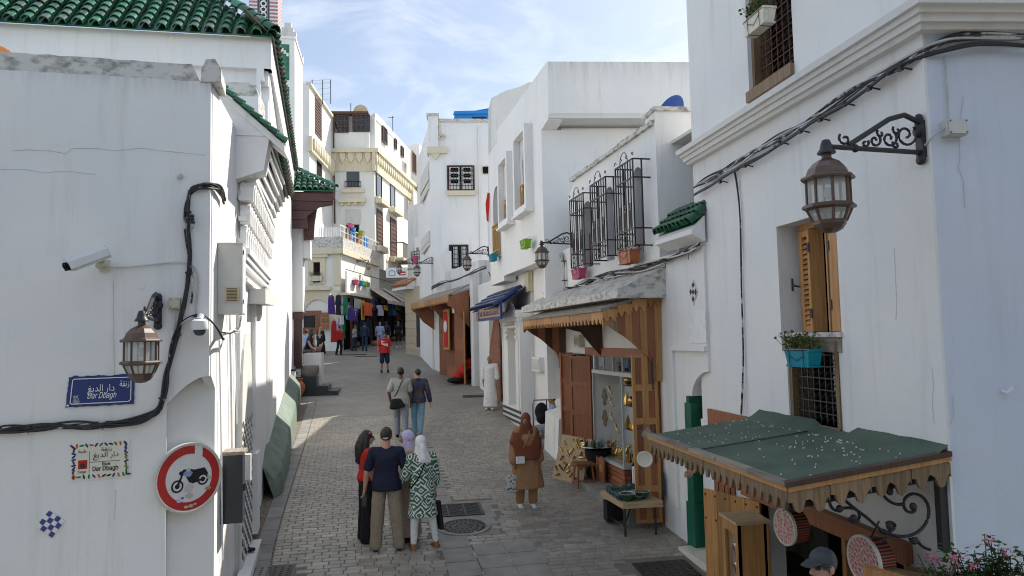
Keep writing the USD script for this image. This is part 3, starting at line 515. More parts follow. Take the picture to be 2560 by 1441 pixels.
# cornice: stacked mouldings along both faces, mitred at the corner
zc0, zc1 = R1.px(2312, 82)[1], R1.px(2308, 16)[1]; prof = [(0, .08), (.16, .10), (.17, .135), (.40, .15), (.41, .18), (.58, .19), (.6, .235), (.86, .255), (1, .19)]
k_ = R1E.u[0]; H = zc1 - zc0
for i in range(len(prof)-1):
    (a, n0), (c, n1) = prof[i], prof[i+1]; z0, z1 = zc0 + a*H, zc0 + c*H; vs = []
    for z, n in ((z0, n0), (z1, n1)):
        vs += [[*xy(R1, -.02, n), z], [*xy(R1, R1.L + n*1.1, n), z], [*xy(R1E, 9.8, n), z], [*xy(R1E, 9.8, -.1), z], [*xy(R1, R1.L-.1, -.1), z], [*xy(R1, -.02, -.1), z]]
    f = [[j, (j+1) % 6, 6+(j+1) % 6, 6+j] for j in range(6)]; b = B().add(vs, f).add(vs[6:], [[0, 1, 4], [0, 4, 5], [1, 2, 3], [1, 3, 4]]); b.add(vs[:6], [[0, 4, 1], [0, 5, 4], [1, 3, 2], [1, 4, 3]])
    t.part('cornice_moulding', b, W)
def dark_back(w, F=R1, n=-.42, mt='dark'): t.part('window_recess', B().fbox(F, w[0]-.15, w[1]+.15, w[2]-.1, w[3]+.1, n-.05, n), mt)
# upper window: worn wooden frame and wrought lattice
w = w1; wz = w[3]; win = t.part('window', B().fbox(R1, w[0], w[1], w[2]-.0, w[2]+.13, -.26, .05).fbox(R1, w[0], w[0]+.06, w[2]+.131, wz, -.26, -.05).fbox(R1, w[1]-.06, w[1], w[2]+.131, wz, -.26, -.04), 'wood_old')
def lattice(F, w, n, step, r=.008, curl=True, parent=None, name='grille_bar'):
    b = B(); xs = np.arange(w[0]+step, w[1]-.02, step); zs_ = np.arange(w[2]+step, w[3]-.02, step*1.15)
    for x in xs: b.fbox(F, x-r, x+r, w[2], w[3], n-r, n+r)
    for z in zs_: b.fbox(F, w[0], w[1], z-r, z+r, n-r*1.4, n+r*1.4)
    if curl:
        c = B()
        for x in np.r_[w[0], xs]:
            for z in np.r_[w[2], zs_]:
                x1, z1 = min(x+step, w[1]), min(z+step*1.15, w[3])
                if x1-x < step*.6 or z1-z < step*.6: continue
                mx, mz_ = (x+x1)/2, (z+z1)/2; R_ = min(x1-x, z1-z)*.27
                for sg in (-1, 1):
                    an = np.linspace(0, 4.4, 8); c.tube([F.P(mx + sg*(R_*.95 - R_*(1-q/7)*.8*math.cos(q)), mz_ + sg*(R_*(1-q/9)*math.sin(q)-R_*.15), n) for q in an], r*.75, 4, False)
        return b, c
    return b, None
b, c = lattice(R1, (w[0]+.06, w[1]-.06, w[2]+.13, min(wz, w[2]+2.3)), -.14, .125, .006); t.part('lattice', b, 'iron_rust', win); t.part('scroll_work', c, 'iron_rust', win); dark_back(w)
# shutter window
w = w2; wn = t.part('window', B().fbox(R1, w[0]-.01, w[1]+.02, w[2]-.02, w[2]+.03, -.28, .035), 'weathered')
t.part('sill_beam', B().fbox(R1, w[0]+.02, w[1]-.001, w[2]-.17, w[2]-.021, -.28, .012), 'wood_gray', wn)
fr_ = B().fbox(R1, w[0]+.12, w[1], w[3]-.07, w[3], -.27, -.2).fbox(R1, w[0]+.10, w[0]+.15, w[2]+.03, w[3]-.071, -.27, -.2); t.part('frame', fr_, 'wood_oak', wn); dark_back(w)
S1 = Fr(R1.P(w[0]+.13, 0, -.2)[:2], R1.P(w[0]+.38, 0, -.15)[:2]); S2 = Fr(R1.P(w[0]+.38, 0, -.15)[:2], R1.P(w[0]+.42, 0, -.27)[:2])
def louvre(F, L, z0, z1, parent, mt='wood_oak', n_=17, name='shutter', solid=False, cat=None):
    f = .05 if L > .2 else .03
    p = t.part(name, B().fbox(F, 0, f, z0, z1, -.035, 0).fbox(F, L-f, L, z0, z1, -.035, 0).fbox(F, f, L-f, z0, z0+.07, -.034, -.002).fbox(F, f, L-f, z1-.07, z1, -.034, -.002), mt, parent)
    if parent and len(parent.split('/')) > 3: return p
    for k in range(n_):
        z = z0+.08 + (z1-z0-.17)*k/n_; h_ = (z1-z0-.17)/n_; b = B().hexa([F.P(a, z + e*h_ + (0 if m_ else .0), o) for e in (0, .86) for a, o, m_ in ((f, (.006 if e == 0 else -.02), 1), (L-f, (.006 if e == 0 else -.02), 1), (L-f, (-.002 if e == 0 else -.03), 1), (f, (-.002 if e == 0 else -.03), 1))]); t.part('slat', b, mt, p if p.count('/') < 4 else None)
    return p
zs0, zs1 = w[2]+.035, w[3]-.08
SH = T('window_shutter', 'honey wooden louvred shutter leaf, folded, left in the window above the teal planter', 'shutter')
keep = t; t = SH; louvre(S1, .245, zs0, zs1, None, name='leaf'); t.part('leaf', B().fbox(S2, 0.003, .15, zs0, zs1, -.035, 0), 'wood_oak')
for z in (zs0+.15, zs1-.25): t.part('hinge', B().fbox(S1, .2, .262, z, z+.1, .001, .008), 'iron')
t.part('latch', B().tube([S1.P(.03, zs0+.5, .03), S1.P(.0, zs0+.52, .09), S1.P(-.05, zs0+.52, .08)], .012).tube([S1.P(-.05, zs0+.6, .085), S1.P(-.05, zs0+.46, .085)], .012), 'iron'); t.done()
t = T('window_shutter', 'stained wooden shutter leaf, half open, right in the window above the teal planter', 'shutter')
S3 = Fr(R1.P(w[1]-.27, 0, -.05)[:2], R1.P(w[1]-.012, 0, -.004)[:2]); t.part('leaf', B().fbox(S3, 0, S3.L, zs0, zs1, -.04, 0), 'wood_oak'); t.part('rebate', B().fbox(S3, .05, .065, zs0, zs1, .001, .012), 'wood_old')
for z in (zs0+.22, zs1-.3): t.part('hinge', B().fbox(S3, .065, .1, z, z+.1, .001, .01), 'iron')
t.done(); t = keep
# lower grille window
w = w3; wn = t.part('window', B().fbox(R1, w[0], w[0]+.055, w[2], w[3], -.28, -.02).fbox(R1, w[1]-.055, w[1], w[2], w[3], -.28, .015).fbox(R1, w[0], w[1], w[2]-.03, w[2], -.28, .03), 'wood_old')
b, c = lattice(R1, (w[0]+.055, w[1]-.055, w[2], w[3]), -.08, .105, .006); t.part('lattice', b, 'iron', wn); t.part('scroll_work', c, 'iron', wn); dark_back(w, n=-.32); t.part('pane', B().fbox(R1, w[0]+.05, w[1]-.05, w[2], w[3], -.27, -.26), 'glass_dark', wn)
# white pier and the panelled red-brown frame beside the doorway
t.part('panel_top', B().fbox(R1, R1.px(1776, 1050)[0]+.02, R1.px(1876, 1040)[0], R1.px(1800, 1052)[1]-.1, R1.px(1800, 1027)[1], .0, .05), 'wood_red')
z0 = gz(8.5)
for k in range(7):
    s = R1.px(1790, 1300)[0] + .03 + k*.085; t.part('reveal_board', B().fbox(R1, s, s+.078, z0, 2.45, .001, .03 + .012*(k % 2)), 'wood_red')
t.done()
# ---------- shop building (grilles) ----------
R2L = R2.L; sY = lambda Y: (27.5 - Y)/(27.5 - 9.3)*R2L
zr = R2.px(1600, 333)[1]; sB0 = sY(15.3)
t = SB = T('grille_house', 'low white house with three iron window cages and a brass shop below', 'house')
wins = [R2.rect(*r) for r in ((1452, 512, 1486, 664), (1511, 474, 1539, 648), (1580, 426, 1612, 630))]
shop = (R2.px(1432, 1000)[0], R2.px(1650, 1000)[0], .4, 3.42)
gd = (sY(9.95), sY(9.3), .2, 2.9)
se = R2.px(1648, 600)[0]
up = Polygon([(sB0, -.2), (sB0, R2.px(1420, 466)[1]-.25), (sB0+.35, R2.px(1428, 462)[1])] + [(sB0+.35 + (se-sB0-.35)*k/12, zr + rng.uniform(-.02, .02)) for k in range(1, 13)] + [(se, 5.0), (R2L, 5.0), (R2L, -.2)])
nd = R2.rect(1722, 925, 1775, 1100); ar = Polygon([(nd[0], 2.2), (nd[0], nd[3]-.45)] + [(nd[0]+.05 + .55*(1-math.cos(a)), nd[3]-.45 + .45*math.sin(a)) for a in np.linspace(0, math.pi/2, 7)] + [(nd[0]+1.6, nd[3]), (nd[0]+1.6, 2.2)])
def horse(w, c=.5):       # horseshoe-arched opening
    s0, s1, z0, z1 = w; m_ = (s0+s1)/2; r = (s1-s0)/2; return Polygon([(s0+r*.18, z0), (s0+r*.18, z1-r*1.35)] + [(m_ + r*math.cos(a), z1 - r + r*math.sin(a)) for a in np.linspace(math.pi*1.18, -.18*math.pi, 13)] + [(s1-r*.18, z1-r*1.35), (s1-r*.18, z0)])
ho = [horse(w) for w in wins]
for o in ho + [sbox(shop[0], shop[2], shop[1], shop[3]), sbox(gd[0], gd[2], gd[1], gd[3]), ar]: up = up.difference(o)
t.part('wall', B().prism(R2, up, -.3, 0), W)
t.part('core', body([xy(R2, sB0, -1.3), xy(R2, R2L+.3, -1.3), (12, 9.7), (12, 15.4)], -.2, zr-.35), 'white_dirty')
t.part('roof_slab', body([xy(R2, sB0, -.25), xy(R2, R2L+.3, -.25), (12, 9.7), (12, 15.4)], zr-.35, zr-.3), 'soffit')
t.part('parapet_cap', B().prism(R2, Polygon([(sB0+.3, zr-.03)] + [(sB0+.3 + (se-sB0-.35)*k/16, zr + .05 + rng.uniform(-.018, .018)) for k in range(17)] + [(se-.05, zr-.03)]), -.28, .06), 'weathered')
se = R2.px(1648, 600)[0]; EF = Fr(R2.P(se, 0, 0)[:2], R2.P(se, 0, 0)[:2] + A([2.4, -.1]))
t.part('chimney_wall', B().fbox(EF, .004, 1.6, 4.6, R2.px(1655, 280)[1]+.1, -.5, -.004), W); t.part('chimney_cap', B().fbox(EF, -.03, .75, R2.px(1655, 280)[1]+.1, R2.px(1655, 280)[1]+.17, -.53, .03), 'weathered')
t.part('drain_pipe', B().tube([EF.P(.28, 5.35, .05), EF.P(.31, 4.75, .05)], .018), 'white_paint')
t.part('niche_back', B().prism(R2, ar.buffer(.05), -.36, -.3), 'cream')
pr = R2.rect(1682, 868, 1760, 900); t.part('niche_moulding', B().fbox(R2, pr[0], R2L, pr[3]-.05, pr[3]+.02, 0, .05).fbox(R2, pr[0], pr[0]+.06, 1.2, pr[3]-.051, 0, .045), W)
t.part('patch_panel', B().fbox(R2, *R2.rect(1722, 780, 1768, 858), .001, .012), 'white_paint')
# concrete awning slab over the shop front
a0 = R2.px(1385, 765)[0]; a1 = R2.px(1664, 690)[0]; zt_, zf = R2.px(1664, 664)[1], R2.px(1600, 735)[1]-.02
sl_ = [(0, zt_), (.95, zf+.02), (.95, zf-.12), (0, zf-.1)]
b = B(); b.hexa([R2.P(a, z, n) for n, z in ((-.02, zf-.1), (.85, zf-.08)) for a in (a0, a1)][:0] or [R2.P(a0, zf-.1, -.02), R2.P(a1, zf-.1, -.02), R2.P(a1, zf-.1, .8), R2.P(a0, zf-.1, .8), R2.P(a0, zt_, -.02), R2.P(a1, zt_, -.02), R2.P(a1, zf+.03, .8), R2.P(a0, zf+.03, .8)]); t.part('concrete_awning', b, 'weathered')
for k, (w, o) in enumerate(zip(wins, ho)):
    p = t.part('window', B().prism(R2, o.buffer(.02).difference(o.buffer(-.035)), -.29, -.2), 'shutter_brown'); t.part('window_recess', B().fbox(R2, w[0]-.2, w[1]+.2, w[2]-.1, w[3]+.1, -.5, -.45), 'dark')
    s_, z_ = (w[0]+w[1])/2, (w[2]+w[3])/2
    for sg in (0, 1):
        hw = (w[1]-w[0])*.41; Fs = Fr(R2.P(s_ + (0.01 if sg else -hw), 0, -.14)[:2], R2.P(s_ + (hw if sg else -.01), 0, -.14 + (.10 if sg else 0))[:2]); zt0 = w[3]-(w[1]-w[0])*.5
        q = t.part('shutter', B().fbox(Fs, 0, hw, w[2], zt0-.25, -.03, 0), 'shutter_brown', p)
    lv = B()
    for z in np.arange(w[2]+.05, zt0+.1, .055): lv.hexa([R2.P(a, z+e*.045, o_) for e, oo in ((0, -.09), (1, -.12)) for a, o_ in ((s_+.03, oo), (w[1]-.06, oo), (w[1]-.06, oo-.012), (s_+.03, oo-.012))])
    t.part('slats', lv, 'shutter_brown', p)
t.done()
# projecting wrought-iron window cages
CG = ((1424, 503, 1458, 671), (1475, 466, 1514, 652), (1538, 424, 1582, 628)); CN = [1, 2, 3]
def cage(w, lab):
    t = T('window_cage', lab, 'window grille', 'iron cages over the arched windows'); n = .3; r = .011; c_ = CG[len(CG)-CN.pop()]; s0 = R2.px(c_[0], c_[1], n)[0]; z1 = R2.px(c_[0], c_[1], n)[1]; s1 = R2.px(c_[2], c_[1], n)[0]; z0 = R2.px(c_[0]+5, c_[3], n)[1]
    b = B()
    for z in (z0, z0+.28, z1-.3, z1): b.fbox(R2, s0, s1, z-r, z+r, n-r, n+r); b.fbox(R2, s0-r, s0+r, z-r, z+r, 0, n); b.fbox(R2, s1-r, s1+r, z-r, z+r, 0, n)
    for s in (s0, s1):
        for nn in (n*.5, n): b.fbox(R2, s-r, s+r, z0, z1, nn-r, nn+r)
    t.part('frame', b, 'iron'); N = 7
    for k in range(1, N): s = s0 + (s1-s0)*k/N; t.part('bar', B().fbox(R2, s-r*.8, s+r*.8, z0, z1, n-r*.8, n+r*.8), 'iron')
    c = B()
    for k in range(3):
        m_ = s0 + (s1-s0)*(k*2+1.5)/N
        for zc in (z1-.75, z0+.62): c.prism(R2, Point(m_, zc).buffer(.055).union(sbox(m_-.03, zc-.32, m_+.03, zc-.0)).difference(Point(m_, zc).buffer(.035)), n-.008, n+.008)
        for zc in (z0+.14,): c.prism(R2, Point(m_, zc).buffer(.075).difference(Point(m_, zc).buffer(.055)), n-.008, n+.008)
    t.part('tracery', c, 'iron'); c = B()
    for k in range(4):
        m_ = s0 + (s1-s0)*k/3; an = np.linspace(0, 5, 12); c.tube([R2.P(m_ + .05*(1-q/6)*math.cos(q)*(1 if k < 2 else -1), z1+.07+.05*(1-q/6)*math.sin(q), n) for q in an], .008, 4)
    an = np.linspace(0, math.pi, 12); c.tube([R2.P((s0+s1)/2 + (s1-s0)*.22*math.cos(q), z1 + .19*math.sin(q), n) for q in an], .008, 4); t.part('crest', c, 'iron'); t.done()
for w, l in zip(wins, ('farthest of three iron window cages, above the pink planter', 'middle iron window cage between its two neighbours', 'nearest and largest iron window cage, above the terracotta planter')): cage(w, l)
# green tile canopy by the end of the grille house
t = T('tile_canopy', 'small green tiled wall canopy beside the corner of the lamp house', 'canopy'); GC = Fr(R2.P(R2.px(1668, 600)[0], 0, 0)[:2], R2.P(R2L, 0, 0)[:2])
z0, z1 = R2.px(1650, 603)[1], R2.px(1735, 532)[1]; roof(t, GC, 0.0, 1.15, z0+.06, .16, .45, math.radians(42), step=.13, exp=.17, rows=3, mats=('tile_green',)); t.part('bed', B().hexa([GC.P(*q) for q in ((0, z0-.2, 0), (1.2, z0-.2, 0), (1.2, z0-.1, .2), (0, z0-.1, .2), (0, z0+.16, 0), (1.2, z0+.16, 0), (1.2, z0-.03, .2), (0, z0-.03, .2))]), W); t.done()
# ---------- arched-window house ----------
t = AH = T('arched_house', 'tall white house with overhanging upper floor and three arched windows', 'house')
zT = R2U.px(1371, 149)[1]; zO = R2U.px(1371, 284)[1]; zS = R2U.px(1275, 684)[1]; sE = R2U.px(1371, 300)[0]; sE2 = R2U.px(1355, 400)[0]; s2 = R2U.px(1258, 600)[0]; s1_ = R2U.px(1223, 500)[0]; zS1 = R2U.px(1235, 712)[1]
zA_ = R2U.px(1255, 345)[1]
a1w = [R2U.rect(1262, 415, 1284, 545), R2U.rect(1302, 355, 1331, 510), R2U.rect(1233, 475, 1254, 636)]
op = [horse((w[0]+.12, w[1]-.12, w[2]+.02, w[3]-.2)) for w in a1w[:2]]; w = a1w[2]; ms = (w[0]+w[1])/2; r_ = (w[1]-w[0])/2
op.append(Polygon([(w[0], w[2]), (w[0], w[3]-r_)] + [(ms + r_*math.cos(a), w[3]-r_+r_*math.sin(a)) for a in np.linspace(math.pi, 0, 11)] + [(w[1], w[3]-r_), (w[1], w[2])]))
fa = Polygon([(s1_, zS1), (s1_, R2U.px(1222, 388)[1]), (s2-.6, zT-.35), (s2-.6, zT), (sE, zT), (sE, zO), (sE-.05, zO-.12), (sE2, zO-.2), (sE2, zS), (s2, zS), (s2, zS1)])
for o in op: fa = fa.difference(o)
t.part('wall', B().prism(R2U, fa, -.35, 0), W)
BL = Fr(R2U.P(sE2, 0, 0)[:2], R2U.P(sE2, 0, 0)[:2] + BAY.u[:2]*8)
t.part('front_wall', B().fbox(BL, .005, 6.5, 2.4, zO-.2, -.3, 0), W); t.part('front_parapet', B().fbox(BAY, .005, 6.5, zO, zT, -.3, -.003), 'bay_top')
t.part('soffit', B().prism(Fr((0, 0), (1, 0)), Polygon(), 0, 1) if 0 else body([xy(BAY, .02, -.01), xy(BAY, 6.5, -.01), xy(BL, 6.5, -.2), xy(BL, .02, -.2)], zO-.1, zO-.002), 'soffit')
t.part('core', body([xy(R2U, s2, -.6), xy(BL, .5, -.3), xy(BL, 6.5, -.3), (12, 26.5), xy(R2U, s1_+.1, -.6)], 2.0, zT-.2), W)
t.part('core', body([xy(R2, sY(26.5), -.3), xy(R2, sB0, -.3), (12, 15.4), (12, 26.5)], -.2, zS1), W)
t.part('rear_wing', body([(3.75, 21.6), (12, 21.6), (12, 26.55), (4.2, 26.55)], 2, 8.6), W)  # unseen mass added behind the house to keep sun off the mid street
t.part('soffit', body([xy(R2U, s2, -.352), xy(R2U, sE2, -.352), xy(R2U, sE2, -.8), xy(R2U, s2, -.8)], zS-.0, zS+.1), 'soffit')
t.part('street_wall', B().prism(R2, sbox(sY(26.6), -.1, sB0-.002, zS+.2).difference(hole_of(R2, 1369, 884, 1400, 1048)).difference(hole_of(R2, 1222, 790, 1250, 990)), -.3, 0), W)
hd = hole_of(R2, 1369, 884, 1400, 1048).bounds; t.part('door_panel', B().fbox(R2, hd[0], hd[2], hd[1]-.4, hd[3], -.29, -.2), 'beige'); t.part('intercom', B().fbox(R2, hd[0]+.7, hd[0]+.9, 2.55, 2.8, -.2, -.17), 'iron')
hd = hole_of(R2, 1222, 790, 1250, 990).bounds; t.part('doorway_recess', B().fbox(R2, hd[0], hd[2], hd[1]-.3, hd[3], -.34, -.3), 'dim')
for k, (w, o) in enumerate(zip(a1w, op)):
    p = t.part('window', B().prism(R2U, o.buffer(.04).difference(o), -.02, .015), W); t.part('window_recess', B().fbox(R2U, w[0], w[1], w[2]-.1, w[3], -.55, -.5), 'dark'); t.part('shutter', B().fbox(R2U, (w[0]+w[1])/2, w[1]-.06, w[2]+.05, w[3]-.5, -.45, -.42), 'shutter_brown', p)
    if k < 2:
        o2 = sbox(w[0], w[2], w[1], w[3]); t.part('box_frame', B().prism(R2U, o2.buffer(.14, join_style=2).difference(o2), -.02, .2), W, p); t.part('sill', B().fbox(R2U, w[0]-.2, w[1]+.2, w[2]-.2, w[2]-.142, .003, .25), W, p)
        for j in range(9):        # pleated spandrel carving
            for sg in (-1, 1):
                x = (w[0]+w[1])/2 + sg*(w[1]-w[0])*(.05+j*.05); t.part('carving', B().fbox(R2U, x-.022, x+.022, w[3]-.06-.035*j*j*.5-.2, w[3]-.03, .0, .03+.01*(j % 2)), W, p)
    zh = w[2] + (.62 if k < 2 else .95); n0 = .02 if k < 2 else .03; g = B()
    for z in (w[2]+.04, zh) + ((w[2]+.16, zh-.12) if k == 2 else ()): g.fbox(R2U, w[0]+.02, w[1]-.02, z-.018, z+.018, n0, n0+.035)
    t.part('railing', g, 'gold', p)
    for s in np.linspace(w[0]+.03, w[1]-.03, 10 if k == 2 else 5): t.part('baluster', B().fbox(R2U, s-.013, s+.013, w[2]+.06, zh-.02, n0+.004, n0+.03), 'gold', p)
    if k < 2:
        for a, c in zip(np.linspace(w[0]+.03, w[1]-.03, 5)[:-1], np.linspace(w[0]+.03, w[1]-.03, 5)[1:]):
            m_, zm = (a+c)/2, (w[2]+zh)/2; dd = sbox(-1, -1, 1, 1); rh = Polygon([(m_, zm-.2), (a+.01, zm), (m_, zm+.2), (c-.01, zm)]); t.part('lozenge', B().prism(R2U, rh.difference(affinity.scale(rh, .75, .8)), n0+.006, n0+.028), 'gold', p)
t.done()
t = T('roof_wall', 'weathered grey wall standing behind the arched house roof', 'wall'); GW = Fr((2.6, 28.5), (7.5, 28.2)); t.part('wall', B().prism(GW, GW.poly([(1228, 560), (1228, 246), (1262, 228), (1300, 217), (1322, 206), (1345, 206), (1345, 560)]), -1.5, 0), 'grey_plaster'); t.part('annex', body([(4.0, 26.6), (7.4, 26.4), (7.4, 28.2), (4.0, 28.3)], 2, 8.4), W); t.done()  # the low block behind is added, hidden, to narrow the sun patch below
# portal with blue tiled hood
t = T('arched_portal', 'white carved portal with horseshoe niche under a blue tiled hood', 'portal')
pn, p1_ = sY(18.7), sY(20.9); zp = R2.px(1330, 775)[1]; PO = .36; zb_ = gz(19)
BT = Fr(R2.P(p1_, 0, PO)[:2], R2.P(pn, 0, PO)[:2]); L = BT.L; nw = horse((L*.30, L*.80, zb_+.5, zb_+3.0))
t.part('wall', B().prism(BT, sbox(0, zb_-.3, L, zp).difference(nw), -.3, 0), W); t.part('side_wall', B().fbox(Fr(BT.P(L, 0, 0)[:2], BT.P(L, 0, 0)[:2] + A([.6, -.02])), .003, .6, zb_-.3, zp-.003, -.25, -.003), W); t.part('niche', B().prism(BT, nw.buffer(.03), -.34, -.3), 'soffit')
t.part('cap_moulding', B().fbox(BT, -.06, L+.06, zp-.28, zp-.18, -.5, .06).fbox(BT, -.1, L+.1, zp-.18, zp, -.5, .1), W)
fo = nw.buffer(.32).intersection(sbox(0, zb_+1.4, L, zb_+3.6)); b = B(); m_ = L*.55
for a in np.linspace(-.35, math.pi+.35, 17): q = (m_ + .66*math.cos(a), zb_+2.6+.66*math.sin(a)); t.part('lobe', B().prism(BT, affinity.rotate(affinity.scale(Point(q).buffer(.08, 3), 1.3, .55), math.degrees(a), origin=Point(q)), -.01, .035), W)
t.part('panel_frame', B().prism(BT, sbox(.12, zb_+.45, L-.12, zp-.4).difference(sbox(.18, zb_+.5, L-.18, zp-.46)), -.01, .03), W)
for k in range(8): t.part('zellige_course', B().fbox(BT, .05, L-.02, zb_+k*.07-.05, zb_+k*.07+.015, 0, .02), 'tile_w' if k % 2 else 'tile_k')
z0 = zp + .12; roof(t, BT, -1.5, L-.1, z0, .62, .9, math.radians(33), step=.15, exp=.22, rows=4, mats=('tile_blue',), pan='tile_blue')
t.part('hood_fascia', B().fbox(BT, -1.45, -.3, z0-.32, z0-.06, .45, .5), 'wood_oak')
SG = Fr(BT.P(-.45, 0, .62)[:2], BT.P(L+.02, 0, .5)[:2]); t.part('sign_board', B().fbox(SG, 0, SG.L, z0-.35, z0+.12, -.05, 0), 'enamel' if 0 else 'sign_blue'); t.part('sign_panel', B().fbox(SG, .28, SG.L-.06, z0-.27, z0+.02, .001, .012), 'scarf_tan'); b = B()
rr = random.Random(8); x = .36
while x < SG.L-.15: w_ = rr.uniform(.03, .07); b.fbox(SG, x, x+w_, z0-.22, z0-.19, .012, .018).fbox(SG, x, x+.022, z0-.22, z0-.04-rr.uniform(0, .08), .012, .018); x += w_+.03
t.part('lettering', b, 'sign_blue'); t.done()
t = T('wall_lump', 'low white rendered bench block beside the brass shop', 'bench'); b = B(); q0, q1 = sY(16.35), sY(15.15); zb2 = gz(15.6)
b.hexa([R2.P(*q) for q in ((q0, zb2-.1, -.05), (q1, zb2-.1, -.05), (q1, zb2-.1, .45), (q0, zb2-.1, .42), (q0, zb2+1.05, -.05), (q1, zb2+1.05, -.05), (q1, zb2+.86, .4), (q0, zb2+.92, .36))]); t.part('block', b, 'white_dirty'); t.done()
# ---------- closing pale house (C), brown shop at its foot ----------
def win_rect(t, F, r, depth=.18, frame='iron', fill='dark', fw_=.05, name='window', nn=.01):
    """frame + dark recess standing on a wall; r = (s0, s1, t0, t1). returns the window part"""
    p = t.part(name, B().prism(F, sbox(r[0], r[2], r[1], r[3]).difference(sbox(r[0]+fw_, r[2]+fw_, r[1]-fw_, r[3]-fw_)), -.05, nn+.03), frame)
    t.part('recess', B().fbox(F, r[0]+fw_*.5, r[1]-fw_*.5, r[2]+fw_*.5, r[3]-fw_*.5, -.04, nn-.004), fill, p); return p
t = CH = T('end_house', 'tall pale house closing the street, with barred window and scroll on its corner', 'house')
zc = CF.px(1150, 306)[1]; c0 = CF.px(1077, 600)[0]
t.part('wall', body([xy(CF, c0), xy(CF, 6.6), (9, 40), (1.8, 41)], 1.5, zc), W)
t.part('parapet_cap', B().fbox(CF, c0+.3, 5, zc, zc+.15, -.3, .06), 'weathered')
r = CF.rect(1071, 385, 1095, 292); t.part('corner_pier', B().fbox(CF, r[0], r[1], r[2], r[3], -.6, .12), W); t.part('pier_cap', B().fbox(CF, r[0]-.06, r[1]+.05, r[3], r[3]+.12, -.66, .16), 'weathered')
r = CF.rect(1068, 385, 1118, 369); t.part('string_course', B().fbox(CF, r[0], r[1], r[2], r[3], -.6, .16), 'cream'); t.part('pendant', B().prism(CF, CF.poly([(1078, 385), (1100, 385), (1096, 392), (1089, 400), (1082, 392)]), -.02, .13), 'cream')
q = CF.px(1104, 343, .1); b = B(); an = np.linspace(0, 7, 20); b.tube([CF.P(q[0] + .17*(1-a/9)*math.cos(a), q[1] + .17*(1-a/9)*math.sin(a), .07) for a in an], .045, 5); b.tube([CF.P(*CF.px(x, y), .06) for x, y in ((1097, 312), (1100, 320), (1098, 330), (1100, 338), (1108, 340))], .05, 5); t.part('scroll', b, 'cream')
for r_, nb, nm in (((1118, 478, 1186, 414), 9, 'iron'), ((1123, 672, 1171, 612), 7, 'iron')):
    r = CF.rect(*r_); p = win_rect(t, CF, r, fw_=.07, frame='iron_rust' if nb == 9 else 'iron')
    if nb == 9:
        m_ = (r[0]+r[1])/2
        for a, c in ((r[0]+.1, m_-.04), (m_+.04, r[1]-.1)):
            g = sbox(a, r[2]+.08, c, r[3]-.08)
            for k in range(3): zz = r[2]+.35+k*.27; g = g.difference(sbox(a+.08, zz, c-.08, zz+.2))
            t.part('casement', B().prism(CF, g, .012, .03), 'white_paint', p)
    else:
        for k in range(2): t.part('casement', B().fbox(CF, r[0]+.2+k*.38, r[0]+.42+k*.38, r[2]+.1, r[3]-.1, .01, .02), 'white_paint', p)
    for k in range(1, nb): s = r[0] + (r[1]-r[0])*k/nb; t.part('bar', B().fbox(CF, s-.012, s+.012, r[2], r[3], .06, .085), 'iron', p)
    for k in range(1, 5): z = r[2] + (r[3]-r[2])*k/5; t.part('bar', B().fbox(CF, r[0], r[1], z-.012, z+.012, .05, .075), 'iron', p)
r = CF.rect(1115, 490, 1192, 478); t.part('sill', B().prism(CF, Polygon([(r[0], r[3]), (r[1], r[3]), (r[1]-.08, r[2]), (r[0]+.08, r[2])]), 0, .16), 'cream')
win_rect(t, CF, CF.rect(1205, 437, 1225, 415), fw_=.04, frame='weathered'); t.part('drain_pipe', B().tube([CF.P(*CF.px(1195, 318), .04), CF.P(*CF.px(1202, 645), .04)], .03), W)
SF = Fr(CF.P(c0, 0, 0)[:2] + A([-.35, 6.5]), CF.P(c0, 0, 0)[:2])      # narrow street flank with corbelled balconies
for y0, y1, n in ((400, 425, .04), (428, 448, .07), (452, 470, .05), (575, 600, .07), (600, 612, .05)):
    a, c = CF.px(1075, y1)[1], CF.px(1075, y0)[1]; t.part('corbel', B().fbox(SF, 2.5, 6.3, a, c, -.02, n), 'grey_plaster')
t.done()
t = T('roof_room', 'bright blue rooftop room on the pale end house', 'roof room'); RF = Fr(CF.P(0, 0, -1.5)[:2], CF.P(5, 0, -1.5)[:2])
g = RF.poly([(1134, 312), (1136, 282), (1170, 280), (1226, 270), (1240, 300), (1240, 312)]).difference(RF.poly([(1180, 302), (1180, 292), (1216, 292), (1216, 302)])); t.part('wall', B().prism(RF, g, -1.5, 0), 'sky_blue'); t.part('opening', B().prism(RF, RF.poly([(1178, 304), (1178, 290), (1218, 290), (1218, 304)]), -.3, -.2), 'dark'); t.part('eaves', B().prism(RF, RF.poly([(1133, 287), (1136, 280), (1226, 278), (1230, 285)]), -.1, .12), 'sky_blue'); t.done()
